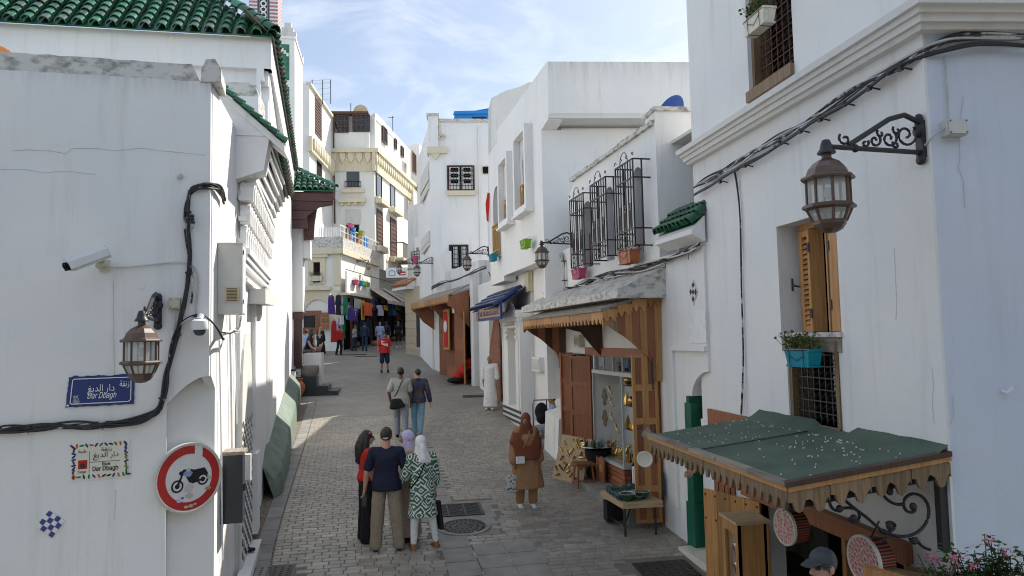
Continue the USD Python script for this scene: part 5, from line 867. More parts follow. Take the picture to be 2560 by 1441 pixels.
rp = HF.rect(735, 915, 753, 781); t.part('post', B().fbox(HF, rp[0], rp[1], rp[2], rp[3], -.3, .03).fbox(HF, rp[0]-.08, rp[1]+.06, rp[3]-.25, rp[3], -.34, .06).fbox(HF, rp[0]+.05, rp[1]+.04, rp[2]-.1, rp[2], -.34, .05), 'wood_maroon')
zs_ = HF.px(780, 480, .6)[1]; h0, h1 = HF.px(722, 520, .6)[0], HF.px(834, 500, .6)[0]; HB = Fr(HF.P(h0, 0, .6)[:2], HF.P(h1, 0, .6)[:2])
for k in range(4): z0 = zs_ - .32*(k+1); t.part('soffit_board', B().prism(HB, Polygon([(-.5, z0), (HB.L-.02-.0*k, z0), (HB.L-.02, z0+.31), (-.5, z0+.31)]).difference(Polygon([(HB.L-.9, -9), (HB.L-.9, HF.px(780, 547)[1]), (HB.L-.5, HF.px(815, 526)[1]), (HB.L+.3, HF.px(830, 515)[1]), (HB.L+1, -9)])), -.1-.03*k, -.03*k), 'wood_maroon')
t.part('bracket_end', B().prism(HB, HB.poly([(792, 520), (830, 500), (834, 478), (760, 478), (760, 600), (784, 598), (786, 560)], -.5), -.7, -.5), 'wood_maroon')
PHI = math.radians(36); roof(t, HB, -.6, HB.L+.1, zs_+.06, .1, 2.2, PHI, step=.20, exp=.27, rows=8, clip=lambda r: (-.6, HB.L+.1-r*.95))
for k in range(9): r = k*.27; p = lambda r: HB.P(HB.L+.1-r*.95, zs_+.16+r*math.sin(PHI), .1-r*math.cos(PHI)); b = B(); barrel(b, p(r), p(r+.3), (0, 0, 1), .11, .09); t.part('ridge_tile', b, 'tile_green', smooth=40)
t.part('soffit', B().hexa([HB.P(*q) for q in ((-.5, zs_-.05, 0), (HB.L, zs_-.05, 0), (HB.L, zs_-.05, -1.2), (-.5, zs_-.05, -1.2), (-.5, zs_+.0, 0), (HB.L, zs_+.0, 0), (HB.L, zs_+.0, -1.2), (-.5, zs_+.0, -1.2))]), 'wood_dark'); t.done()
for k, (xa, xb, y0, y1) in enumerate(((752, 845, 978, 989), (752, 826, 970, 979), (752, 802, 944, 970))):
    pass
t = T('porch_steps', 'dark painted steps rising to the mosque porch', 'steps'); q = gp(845, 987); st_ = gp(752, 988)
for k, (xe, z0, z1) in enumerate(((q[0], -.1, .13), (q[0]-.35, .131, .30), (q[0]-.75, .301, .62))): t.part('step', B().hexa([(a, y, gz(26)+z) for z in (z0, z1) for a, y in ((st_[0]-.6, q[1]+k*.12-.0), (xe, q[1]+k*.12), (xe, q[1]+1.8), (st_[0]-.6, q[1]+1.8))]), 'dark_grey')
t.part('bench_block', B().hexa([(a, y, z) for z in (gz(27), HF.px(752, 885)[1]) for a, y in ((st_[0]+.02, 27.0), (st_[0]+.62, 27.0), (st_[0]+.62, 28.2), (st_[0]+.02, 28.2))]), W); t.done()
zz = gz(26)+.62; q = at(771, 948, 25.6); zz = q[2]; single('bowl_planter', 'big grey stone bowl planter at the top of the porch steps', 'planter', B().lathe([(0, 0), (.2, 0), (.34, .16), (.38, .36), (.36, .47), (.32, .47), (.3, .43), (0, .41)], (q[0], q[1], zz), 20), 'slab', smooth=40)
t = T('clay_pot', 'round terracotta pot with a small plant below the porch', 'pot'); q = gp(740, 992); q[1] -= .2; t.part('pot', B().lathe([(0, 0), (.2, 0), (.33, .25), (.32, .42), (.22, .55), (.27, .62), (.22, .63), (0, .58)], q, 18), 'terracotta', smooth=40); b = B(); rr = random.Random(4)
for k in range(40): a = rr.uniform(0, 6.3); l = rr.uniform(.05, .14); c = q + A([rr.uniform(-.15, .15), rr.uniform(-.15, .15), .6+rr.uniform(0, .22)]); b.add([c, c + A([math.cos(a)*l, math.sin(a)*l, .05]), c + A([math.cos(a+.6)*l, math.sin(a+.6)*l, .02])], [[0, 1, 2]])
t.part('leaves', b, 'leaf'); t.done()
t = T('litter_bin', 'grey galvanised litter bin on a post by the sunlit wall', 'litter bin'); q = gp(726, 1000); q[1] -= .3; t.part('drum', B().lathe([(0, .45), (.2, .45), (.22, 1.0), (.2, 1.0), (.19, .95), (0, .9)], q, 18), 'box_grey', smooth=40); t.part('rim', B().lathe([(.215, .97), (.235, .97), (.235, 1.02), (.215, 1.02)], q, 18), 'dark_grey'); t.part('post', B().tube([q + A([.0, .24, -.1]), q + A([0, .24, 1.35])], .03), 'dark_grey'); t.done()
# roof aerials and dishes on the far house
def mast(x, y0, y1, D, lab, arm=0):
    p = at(x, y1, D); q = at(x, y0, D); b = B().tube([p, [p[0], p[1], q[2]]], .03, 5)
    if arm: b.tube([[p[0]-arm, p[1], q[2]-.1], [p[0]+arm*.3, p[1], q[2]-.1]], .025, 4)
    single('aerial', lab, 'aerial', b, 'iron')
mast(877, 258, 285, 54, 'thin aerial standing above the glazed penthouse'); mast(982, 290, 330, 58, 'aerial mast with short arm behind the sunlit parapet', .35); mast(951, 322, 350, 53, 'short pole beside the far house window') if 0 else None
t = T('mesh_fence', 'thin wire fence on the left wing roof of the far house', 'fence'); F = Fr(at(748, 215, 46.5)[:2], at(827, 230, 50)[:2])
for x in (752, 780, 806, 826): s = F.px(x, 240)[0]; t.part('post', B().fbox(F, s-.025, s+.025, F.px(x, 260)[1], F.px(x, 200 if x > 752 else 208)[1], 0, .04), 'iron')
b = B()
for y in (200, 208, 222, 236, 250): b.tube([F.P(*F.px(750, y+6)), F.P(*F.px(826, y-2))], .008, 3)
t.part('wire', b, 'iron'); t.done()
AR = {'dar':[[[(307,-78),(310,-71),(320,-74),(331,-75),(339,-70),(340,-62),(338,-56),(327,-37),(334,-32),(348,-58),(349,-69),(347,-74),(341,-80),(332,-83),(319,-83)]],[[(286,-82),(284,-4),(292,-4),(294,-82)]],[[(236,-107),(235,-99),(250,-91),(258,-81),(260,-66),(254,-49),(261,-46),(268,-65),(266,-83),(258,-95),(249,-102),(238,-108)]],[[(191,-82),(189,-4),(197,-4),(199,-82)]],[[(98,-78),(101,-71),(111,-74),(122,-75),(130,-70),(131,-62),(118,-37),(124,-32),(125,-32),(135,-49),(144,-70),(150,-74),(158,-74),(163,-71),(163,-4),(171,-4),(174,-69),(170,-77),(158,-84),(145,-82),(137,-76),(123,-83),(111,-83)]],[[(5,-107),(5,-97),(9,-87),(26,-70),(11,-53),(11,-50),(15,-45),(31,-38),(46,-40),(51,-45),(52,-54),(42,-70),(54,-74),(70,-74),(77,-69),(77,-60),(72,-42),(81,-40),(86,-58),(87,-69),(80,-79),(69,-83),(53,-83),(32,-77),(17,-90),(14,-97),(15,-108),(26,-116),(43,-117),(61,-113),(62,-120),(43,-126),(24,-125),(14,-121),(8,-115)],[(20,-53),(34,-65),(43,-55),(43,-51),(38,-47),(26,-48),(21,-50)]],[[(69,-97),(72,-94),(76,-94),(79,-97),(79,-101),(76,-104),(72,-104),(69,-101)]],[[(31,-19),(34,-16),(38,-16),(41,-19),(41,-23),(38,-26),(34,-26),(31,-23)]]],'zan':[[[(142,-108),(140,-100),(153,-94),(164,-82),(166,-67),(160,-50),(167,-47),(174,-66),(174,-77),(171,-86),(155,-103),(144,-109)]],[[(156,-26),(159,-23),(163,-23),(166,-26),(166,-30),(163,-33),(159,-33),(156,-30)]],[[(7,-63),(8,-53),(15,-44),(26,-38),(33,-36),(35,-28),(43,-28),(46,-69),(50,-74),(71,-75),(66,-63),(66,-55),(71,-45),(81,-39),(93,-41),(101,-51),(102,-63),(96,-75),(120,-75),(126,-72),(127,-62),(122,-43),(128,-41),(131,-42),(134,-51),(137,-69),(130,-80),(119,-84),(82,-82),(71,-84),(51,-85),(43,-81),(37,-74),(23,-75),(16,-72)],[(75,-64),(81,-71),(87,-70),(93,-62),(91,-52),(86,-48),(80,-49),(75,-56)],[(16,-61),(24,-65),(36,-64),(35,-45),(22,-49),(16,-56)]],[[(121,-21),(124,-18),(128,-18),(131,-21),(131,-25),(128,-28),(124,-28),(121,-25)]],[[(86,-24),(86,-20),(89,-17),(93,-17),(96,-20),(96,-24),(93,-27),(89,-27)]],[[(71,-20),(74,-17),(78,-17),(81,-20),(81,-24),(78,-27),(74,-27),(71,-24)]],[[(33,-11),(33,-7),(36,-4),(40,-4),(43,-7),(43,-11),(40,-14),(36,-14)]],[[(18,-11),(18,-7),(21,-4),(25,-4),(28,-7),(28,-11),(25,-14),(21,-14)]]],'tan':[[[(7,-63),(8,-53),(15,-44),(26,-38),(33,-36),(35,-28),(43,-28),(46,-69),(50,-74),(71,-74),(98,-63),(85,-56),(65,-55),(65,-47),(81,-46),(107,-57),(116,-59),(116,-66),(111,-68),(117,-74),(133,-75),(138,-73),(144,-54),(150,-54),(152,-55),(152,-72),(159,-75),(171,-75),(175,-71),(173,-5),(181,-5),(184,-58),(201,-47),(219,-44),(228,-48),(235,-59),(233,-68),(226,-77),(203,-85),(157,-84),(146,-78),(134,-84),(119,-84),(109,-80),(103,-71),(76,-82),(51,-84),(43,-81),(37,-74),(23,-75),(16,-72)],[(182,-75),(201,-75),(217,-72),(224,-67),(225,-60),(217,-53),(204,-55),(196,-60)],[(16,-61),(24,-65),(36,-64),(35,-45),(22,-49),(16,-56)]],[[(139,-38),(139,-34),(142,-31),(146,-31),(149,-34),(149,-38),(146,-41),(142,-41)]],[[(80,-101),(80,-97),(83,-94),(87,-94),(90,-97),(90,-101),(87,-104),(83,-104)]],[[(33,-11),(33,-7),(36,-4),(40,-4),(43,-7),(43,-11),(40,-14),(36,-14)]],[[(18,-7),(21,-4),(25,-4),(28,-7),(28,-11),(25,-14),(21,-14),(18,-11)]]]}
# ---------- wall lanterns ----------
def make_lamp(label):
    t = T('wall_lamp', label, 'lamp', 'lanterns on scrolled wall brackets', local=True); L = .88
    b = B().box((.02, 0, .05), (.035, .08, .30)); b.sph((.03, 0, .215), (.03, .045, .05), 1).sph((.03, 0, -.12), (.03, .05, .045), 1).sph((.035, 0, .12), (.035, .06, .06), 1); t.part('wall_plate', b, 'iron', smooth=40)
    t.part('arm', B().tube([(.03, 0, -.06), (L, 0, -.03)], .021, 8).tube([(.04, 0, .2), (.16, 0, .25), (.30, 0, .21), (L-.20, 0, -.015)], .022, 8).lathe([(.0, .03), (.03, .02), (.045, -.02), (.05, -.05), (.07, -.075), (.07, -.09), (0, -.09)], (L, 0, 0), 10).sph((L-.26, 0, -.04), (.03, .03, .035)), 'iron', smooth=40)
    for cx, cz, R_, tn, sg in ((.155, .085, .105, 8.5, 1), (.31, .05, .075, 7.5, 1), (.44, .03, .055, 7, 1), (.53, .005, .035, 6, 1), (.235, .12, .04, 5, -1), (.385, .09, .035, 5, -1), (.25, .0, .035, 5, -1), (L-.17, .035, .055, 6.5, -1)):
        an = np.linspace(0, tn, 20); t.part('scroll', B().tube([(cx + sg*R_*(1-a/(tn*1.25))*math.cos(a+2.4), 0, cz + R_*(1-a/(tn*1.25))*math.sin(a+2.4)) for a in an], .011, 5), 'iron')
    c = (L, 0, 0); p8 = math.pi/8
    dome = t.part('dome', B().lathe([(0, -.09), (.035, -.09), (.04, -.13), (.06, -.14), (.105, -.165), (.145, -.21), (.165, -.26), (.185, -.275), (0, -.275)], c, 8, ph=p8), 'bronze'); t.part('eaves', B().lathe([(.0, -.272), (.2, -.276), (.208, -.29), (.2, -.305), (0, -.306)], c, 8, ph=p8), 'bronze')
    t.part('glass', B().lathe([(.16, -.306), (.16, -.5)], c, 8, ph=p8), 'glass_milky'); t.part('lower_glass', B().lathe([(.165, -.54), (.122, -.635)], c, 8, ph=p8), 'glass_milky')
    for k in range(8):
        a = p8 + k*math.pi/4; e = A([math.cos(a), math.sin(a)]); t.part('glazing_bar', B().tube([(L+e[0]*.163, e[1]*.163, -.306), (L+e[0]*.163, e[1]*.163, -.5)], .012, 5).tube([(L+e[0]*.167, e[1]*.167, -.54), (L+e[0]*.124, e[1]*.124, -.635)], .012, 5), 'bronze')
    t.part('rim', B().lathe([(0, -.498), (.19, -.5), (.207, -.515), (.207, -.53), (.17, -.545), (0, -.545)], c, 8, ph=p8), 'bronze'); t.part('bowl', B().lathe([(.0, -.63), (.128, -.63), (.122, -.66), (.095, -.7), (.05, -.725), (0, -.732)], c, 8, ph=p8), 'bronze')
    t.part('bulb', B().sph((L, 0, -.41), (.035, .035, .05), 2), 'cloth_white', smooth=True); return t
LP = make_lamp('large brown lantern on the lamp house corner, right foreground')
def deg(n): return math.degrees(math.atan2(n[1], n[0]))
s, z = R1.px(2308, 364); LP.loc = R1.P(s, z, 0); LP.rot = deg(R1.nn); LP.done()
def lampat(F, x, y, sc, label, off=0, rot=None): s, z = F.px(x, y, off); copy(LP, F.P(s, z, off), deg(F.nn) if rot is None else rot, label, sc)
lampat(L1F, 396, 790, .93, 'brown lantern pointing out from the left corner house above the blue sign'); lampat(R2, 1432, 605, .80, 'brown lantern before the farthest window cage'); lampat(R2, 1222, 632, .85, 'brown lantern above the blue tiled hood', .1)
p = at(1042, 662, 33); copy(LP, p + A([.8, 0, .1]), 180, 'small lantern by the lane, right of the white hanging sign', .9); p = at(993, 662, 38.5); copy(LP, p + A([.85, 0, .1]), 180, 'small lantern in front of the white hanging sign', .85); lampat(FR, 892, 652, .9, 'tiny lantern on the shaded far wall above the market')
# hanging shop sign by the stone shop
F = Fr(at(965, 680, 41)[:2], at(1020, 680, 41)[:2]); r = F.rect(965, 695, 1019, 669); t = T('hanging_sign', 'white rectangular shop sign with an outlined house hanging over the far street', 'sign'); t.part('board', B().fbox(F, r[0], r[1], r[2], r[3], -.06, 0), 'sign_white'); o = F.poly([(972, 690), (972, 680), (980, 674), (988, 680), (988, 690)]); t.part('logo', B().prism(F, o.difference(o.buffer(-.035)), .001, .01), 'sky_blue'); t.part('lettering', B().fbox(F, *F.rect(997, 683, 1014, 679), .001, .01).fbox(F, *F.rect(997, 689, 1014, 686), .001, .01), 'red'); t.part('bracket', B().tube([F.P(r[1], r[3]-.1, -.03), F.P(r[1]+1, r[3]-.1, -.03)], .03), 'iron'); t.done()
# ---------- cables ----------
def bundle(name, label, legs, n, r, spread, seed, mts=('cable', 'cable', 'cable_paint'), ties=0):
    """legs: list of (frame, offset, [pixels]) joined into one run; strands wander inside the bundle"""
    t = T(name, label, 'cables' if n > 1 else 'cable'); pts = []
    for F, off, px_ in legs: pts += [(F.P(*F.px(x, y, off), off), F) for x, y in px_]
    P_ = A([p for p, _ in pts]); rr = random.Random(seed); N = len(P_)*7; base = smooth_path(P_, N)
    for k in range(n):
        ph = [rr.uniform(0, 6.3) for _ in range(4)]; u = np.linspace(0, 1, N)*len(P_); amp = spread*(.5 + .5*np.sin(u*.9+ph[2])**2)
        o = np.stack([.35*np.sin(u*1.3+ph[0]), .35*np.cos(u*1.1+ph[1]), np.sin(u*1.7+ph[0]) + .6*np.sin(u*.6+ph[3])], 1)*amp[:, None]; t.part('strand', B().tube(base + o, r*rr.uniform(.7, 1.25), 6), rr.choice(mts), smooth=60)
    for k in range(ties): q = base[int((k+.5)*N/ties)]; t.part('cable_tie', B().box(q, (spread*2.0, spread*2.0, .02)).tube([q, q + A([0, 0, -spread*1.8])], .006, 4), 'cable')
    t.done(); return base
lp = [(-20, 1083), (70, 1070), (170, 1066), (270, 1060), (345, 1050), (392, 1026), (412, 960), (432, 880), (452, 800), (466, 730), (474, 650), (470, 570), (470, 510), (484, 470), (510, 462)]
bundle('cable_bundle', 'thick black cable bundle running along and up the left corner house', [(L1F, .035, lp), (L1S, .05, [(545, 470), (562, 500)])], 8, .0125, .032, 1, ties=7)
bundle('cable_loop', 'thin black cable loop beside the left bundle', [(L1F, .04, [(490, 466), (462, 520), (463, 590), (476, 660), (478, 760)])], 2, .009, .015, 2)
bundle('cable_loop', 'black cables curving from the bundle to the dome camera', [(L1F, .06, [(410, 1000), (425, 880), (465, 800), (500, 788), (525, 800)]), (L1S, .1, [(548, 830), (560, 850)])], 3, .011, .015, 3)
bundle('conduit', 'painted conduit from the bullet camera to the bundle', [(L1F, .02, [(262, 664), (300, 669), (350, 665), (400, 660), (460, 657), (482, 664), (494, 690), (493, 740), (490, 790)])], 1, .011, .0, 4, ('conduit',))
bundle('conduit', 'grey conduits bending under the electrical cabinet', [(L1S, .18, [(603, 790), (600, 815), (588, 830), (570, 832)]), (L1S, .05, [(552, 835)])], 3, .013, .02, 5, ('conduit', 'cable'))
for i, (x0, y0, x1, y1) in enumerate(((548, 850, 556, 1400), (572, 700, 580, 1150), (588, 820, 592, 1060))): bundle('wall_pipe', ('long painted pipe down the sunlit corner', 'painted pipe below the cabinet', 'short pipe near the dome camera')[i], [(L1S, .03, [(x0, y0), ((x0+x1)/2+1, (y0+y1)/2), (x1, y1)])], 1, .014, 0, 6+i, ('white_paint',))
ra = [(2330, 128), (2255, 158), (2170, 205), (2080, 262), (1990, 318), (1900, 372), (1810, 425), (1735, 470)]
bundle('cable_bundle', 'upper cable bundle hugging the cornice of the lamp house', [(R1E, .06, [(2590, 92), (2500, 95), (2420, 92), (2350, 105)]), (R1, .07, ra[1:])], 7, .010, .030, 11, ('cable', 'cable', 'conduit', 'cable_paint'))
bundle('cable_bundle', 'lower cable run on standoff hooks below the cornice', [(R1E, .07, [(2590, 118), (2500, 108), (2430, 112), (2370, 128)]), (R1, .09, [(2255, 165), (2180, 212), (2110, 262), (2045, 300), (1990, 335), (1930, 372), (1860, 415), (1790, 455), (1735, 490)])], 4, .011, .014, 12, ('cable', 'cable', 'cable_paint'), ties=6)
for i, (x, y) in enumerate(((2250, 168), (2172, 218), (2110, 258), (2050, 296), (2000, 326), (1950, 356), (1862, 412), (1800, 452))):
    q = R1.P(*R1.px(x, y, .09), .09); w = R1.P(*R1.px(x, y, .09), 0) + A([0, -.03, -.03]); single('cable_hook', f'black standoff hook holding the lower cable run, {("nearest the corner", "second from the corner", "third from the corner", "fourth from the corner", "fifth from the corner", "sixth from the corner", "seventh from the corner", "farthest from the corner")[i]}', 'hook', B().tube([q, w], .008, 5).sph(q, .022).box(q + A([0, 0, -.02]), (.03, .05, .03)), 'iron', 'standoff hooks under the lamp house cornice')
bundle('drop_cable', 'black drop cable splashed with whitewash down the lamp house wall', [(R1, .03, [(1836, 428), (1848, 510), (1852, 600), (1853, 700), (1856, 800), (1858, 900), (1856, 980), (1853, 1035)])], 2, .012, .008, 13, ('cable_paint', 'cable'), ties=7)
bundle('conduit', 'thin pale conduit beside the drop cable', [(R1, .02, [(1846, 430), (1852, 600), (1858, 760), (1862, 900), (1866, 1035)])], 1, .007, 0, 14, ('white_paint',))
bundle('conduit', 'thin conduit from the cornice down to the junction box', [(R1E, .02, [(2362, 140), (2366, 200), (2372, 300)])], 1, .007, 0, 15, ('conduit',))
bundle('cable_bundle', 'tangled cables along the wall above the concrete awning', [(R2, .07, [(1745, 615), (1690, 640), (1630, 660), (1560, 680), (1490, 702), (1414, 722)])], 7, .013, .07, 16, ('cable', 'cable', 'conduit'), ties=9)
bundle('cable_bundle', 'knotted cable drop beside the mid street lantern', [(R2, .06, [(1413, 722), (1411, 690), (1409, 655), (1398, 636), (1378, 640)])], 6, .014, .05, 17, ('cable', 'conduit'), ties=4)
bundle('cable_bundle', 'old cables sagging below the arched house overhang', [(R2, .08, [(1375, 645), (1335, 655), (1300, 672), (1275, 690), (1232, 692), (1222, 680)])], 7, .014, .09, 18, ('cable', 'conduit', 'cable_paint'))
bundle('cable_bundle', 'cables crossing over the wooden shop hood', [(BS, .2, [(1215, 668), (1180, 682), (1140, 700), (1095, 710), (1080, 722)])], 4, .02, .06, 19, ('cable',))
bundle('conduit', 'long pipe beside the portal down to the street', [(R2, .05, [(1328, 650), (1330, 780), (1333, 900), (1338, 1050)])], 2, .016, .02, 20, ('conduit', 'cable_paint'))
# ---------- fixtures on the left house ----------
t = T('bullet_camera', 'white bullet security camera on the left corner house', 'security camera'); c = L1F.P(*L1F.px(222, 645, .35), .35); d = A([-.60, -.60, -.40]); d /= np.linalg.norm(d); sd_ = np.cross(d, [0, 0, 1]); sd_ /= np.linalg.norm(sd_); up = np.cross(sd_, d); Rm = np.stack([sd_, d, up], 1)
def rbox(c, dim, R, cham): g = Polygon([(-dim[0]/2, -dim[2]/2), (dim[0]/2, -dim[2]/2), (dim[0]/2, dim[2]/2-cham), (dim[0]/2-cham, dim[2]/2), (-dim[0]/2+cham, dim[2]/2), (-dim[0]/2, dim[2]/2-cham)]); e = trimesh.creation.extrude_polygon(g, dim[1], engine='earcut'); v = A(e.vertices); v = np.stack([v[:, 0], v[:, 2]-dim[1]/2, v[:, 1]], 1); return B().add(v @ R.T + c, e.faces)
t.part('housing', rbox(c, (.145, .36, .14), Rm, .03), 'box_grey'); t.part('hood', rbox(c + up*.02 + d*.03, (.165, .40, .12), Rm, .045), 'sign_white'); t.part('window', rbox(c + d*.235 - up*.005, (.12, .006, .085), Rm, .02), 'dark'); t.part('lens', B().lathe([(0, 0), (.03, 0), (.03, .02)], c + d*.238, 10, np.stack([sd_, up, d], 1)), 'glass_dark'); w = L1F.P(*L1F.px(262, 665), 0); t.part('arm', B().tube([c - d*.1 - up*.07, c*.4 + w*.6 + A([0, 0, -.03]), w], .035, 8).box(w, (.09, .06, .12), L1F.R()), 'box_beige', smooth=40); t.done()
t = T('dome_camera', 'small white dome security camera beside the conduits', 'security camera'); c = L1F.P(*L1F.px(499, 815, .16), .16); t.part('housing', B().lathe([(0, .07), (.06, .07), (.085, .05), (.09, -.03), (.08, -.045), (0, -.045)], c, 18), 'sign_white', smooth=40); t.part('dome', B().lathe([(.065, -.045), (.06, -.075), (.04, -.1), (0, -.11)], c, 16), 'glass_dark', smooth=40); t.part('mount', B().tube([c + A([0, 0, .07]), c + A([0, .02, .11]), L1F.P(*L1F.px(508, 795), 0)], .03, 8), 'sign_white'); t.done()
t = T('junction_box', 'small beige junction box by the left lantern bracket', 'junction box'); r = L1F.rect(424, 772, 452, 745); t.part('box', B().fbox(L1F, *r, 0, .06), 'box_beige'); t.part('lid', B().fbox(L1F, r[0]+.006, r[1]-.006, r[2]+.006, r[3]-.006, .061, .07), 'box_beige')
for a in (0, 1):
    for e in (0, 1): t.part('screw', B().fbox(L1F, r[a]+(.016 if a == 0 else -.024), r[a]+(.024 if a == 0 else -.016), r[2+e]+(.016 if e == 0 else -.024), r[2+e]+(.024 if e == 0 else -.016), .07, .074), 'iron')
t.part('cable_tail', B().tube([L1F.P((r[0]+r[1])/2, r[2], .03), L1F.P(*L1F.px(437, 810), .02), L1F.P(*L1F.px(430, 900), .015)], .008), 'conduit'); t.done()
CB = Fr(L1S.P(L1S.px(543, 700)[0], 0, 0)[:2], L1S.P(L1S.px(543, 700)[0], 0, 0)[:2] + L1F.u*1.0); r = CB.rect(541, 786, 606, 610); t = T('electrical_cabinet', 'grey metal electrical cabinet with a vent on the sunlit corner', 'cabinet'); t.part('body', B().fbox(CB, .004, r[1], r[2], r[3], -.42, 0), 'box_grey'); t.part('door_edge', B().fbox(CB, r[1]-.012, r[1]+.006, r[2]+.01, r[3]-.01, -.41, -.06), 'sign_white'); t.part('lip', B().fbox(CB, .0, r[1]+.008, r[3]-.001, r[3]+.012, -.43, .008), 'box_grey'); v = CB.rect(562, 755, 598, 718); p = t.part('vent', B().fbox(CB, v[0], v[1], v[2], v[3], .001, .015), 'vent')
for k in range(9): z = v[2] + .012 + (v[3]-v[2]-.02)*k/9; t.part('vent_slot', B().fbox(CB, v[0]+.02, v[1]-.02, z, z+.007, .015, .018), 'dark', p)
for z in (r[2]+.12, r[3]-.12): t.part('hinge', B().fbox(CB, r[1]+.006, r[1]+.014, z, z+.05, -.06, -.04), 'iron')
t.done()
MB_ = Fr(A([-1.95, 9.05]), A([-.9, 9.12])); r = MB_.rect(574, 1310, 607, 1137); t = T('meter_cabinet', 'dark grey wall cabinet topped with a weathered plank', 'cabinet'); t.part('body', B().fbox(MB_, 0, r[1], r[2], r[3], -.22, 0), 'dark_grey'); t.part('top_plank', B().fbox(MB_, -.0, r[1]+.02, r[3]+.001, r[3]+.04, -.3, .02), 'wood_gray'); t.part('lock', B().fbox(MB_, r[1]+.0, r[1]+.03, (r[2]+r[3])/2-.03, (r[2]+r[3])/2+.05, -.05, -.02), 'iron'); t.done()
r = MB_.rect(606, 1200, 628, 1140); t = T('meter_box', 'small white meter box behind the dark wall cabinet', 'meter box'); M2 = Fr(A([-1.95, 9.5]), A([-.9, 9.56])); r = M2.rect(600, 1205, 626, 1137); t.part('body', B().fbox(M2, 0.02, r[1], r[2], r[3], -.12, 0), 'box_grey'); t.part('cover', B().fbox(M2, r[1]-.14, r[1]-.01, r[2]+.02, r[3]-.02, .001, .012), 'sign_white'); t.done()
t = T('insulator', 'glossy brown ceramic insulator fixed near the cable bundle', 'insulator'); c = L1F.P(*L1F.px(480, 548, .07), .07); t.part('bell', B().lathe([(0, .05), (.02, .05), (.025, .03), (.018, .02), (.03, 0), (.022, -.01), (.034, -.035), (.03, -.05), (0, -.05)], c, 12), 'sign_black', smooth=40); t.part('pin', B().tube([c, c + A([0, .0, -.08]), L1F.P(*L1F.px(482, 570), 0)], .01), 'conduit'); t.done()
single('wall_stud', 'round rusty stud near the crack in the left wall', 'stud', B().sph(L1F.P(*L1F.px(450, 441, .02), .02), (.03, .03, .03), 2), 'weathered', smooth=True); single('wall_patch', 'round plaster patch beside the left lantern', 'patch', B().prism(L1F, Point(L1F.px(353, 716)).buffer(.035), 0, .006), W)
# ---------- signs ----------
def quadmap(F, pts, off=0): q = A([F.px(x, y, off) for x, y in pts]); return lambda u, v: (q[0]*(1-u)*(1-v) + q[1]*u*(1-v) + q[2]*u*v + q[3]*(1-u)*v)
def quad(F, Q, u0, v0, u1, v1, n0, n1, b): return b.prism(F, Polygon([Q(u0, v0), Q(u1, v0), Q(u1, v1), Q(u0, v1)]), n0, n1)
def qtext(F, Q, u, v, h, text, n, bold=False, w=None, slant=0):
    m_ = meshkit.text_mesh(text, h, .003, bold); x = A(m_.vertices)
    if w: x[:, 0] *= w*np.linalg.norm(A(Q(1, v)) - A(Q(0, v)))/x[:, 0].max()
    q0 = A(Q(u, v)); ex = A(Q(1, v)) - A(Q(0, v)); ex /= np.linalg.norm(ex); ey = A([-ex[1], ex[0]]); p = q0 + np.outer(x[:, 0] + slant*x[:, 1], ex) + np.outer(x[:, 1], ey); return F.P(p[:, 0], p[:, 1], n + x[:, 2]), m_.faces
def arab(F, Q, u, v, h, key, n, w=None):
    b = B(); ex = A(Q(1, v)) - A(Q(0, v)); ex /= np.linalg.norm(ex); ey = A([-ex[1], ex[0]]); q0 = A(Q(u, v)); k = h/110.; mx = max(a for p in AR[key] for a, c in p[0]); kx = w*np.linalg.norm(A(Q(1, v)) - A(Q(0, v)))/mx
    f = lambda pts: [tuple(q0 + ex*a*kx + ey*(c+110)*k) for a, c in pts]
    for p in AR[key]: b.prism(F, Polygon(f(p[0]), [f(h_) for h_ in p[1:]]).buffer(0), n, n+.003)
    return b
t = T('street_sign', 'chipped dark blue enamel street sign behind the left lantern', 'sign'); Q = quadmap(L1F, ((172, 940), (337, 934), (336, 1012), (162, 1021)), .012)
rr = random.Random(2); edge = [Q(u, 0+rr.uniform(-.0, .05)) for u in np.linspace(0, 1, 26)] + [Q(1-rr.uniform(0, .012), v) for v in np.linspace(.05, .95, 12)] + [Q(u, 1-rr.uniform(0, .03)) for u in np.linspace(1, 0, 20)] + [Q(rr.uniform(0, .012), v) for v in np.linspace(.95, .05, 12)]
t.part('plate', B().prism(L1F, Polygon(edge).buffer(0), 0, .012), 'sign_blue'); o = Polygon([Q(.06, .14), Q(.09, .10), Q(.90, .10), Q(.95, .16), Q(.95, .84), Q(.91, .9), Q(.09, .9), Q(.06, .85)]); t.part('border', B().prism(L1F, o.difference(o.buffer(-.008)), .012, .014), 'sign_white')
t.part('arabic_name', arab(L1F, Q, .30, .60, .10, 'dar', .012, .40), 'sign_white'); t.part('arabic_word', arab(L1F, Q, .77, .46, .085, 'zan', .012, .15), 'sign_white'); t.part('name', qtext(L1F, Q, .30, .74, .062, 'Dar Dbagh', .012, w=.42, slant=.25), 'sign_white')
for k, w_ in enumerate(('RUE', 'CALLE', 'STREET')): t.part('small_word', qtext(L1F, Q, .10, .70+k*.085, .024, w_, .012, w=.07+.015*k, slant=.2), 'sign_white')
t.part('star', B().prism(L1F, Polygon([A(Q(.035, .92)) + (.017 if k % 2 == 0 else .007)*A([math.sin(k*math.pi/5), math.cos(k*math.pi/5)]) for k in range(10)]), .012, .014), 'sign_white'); t.done()
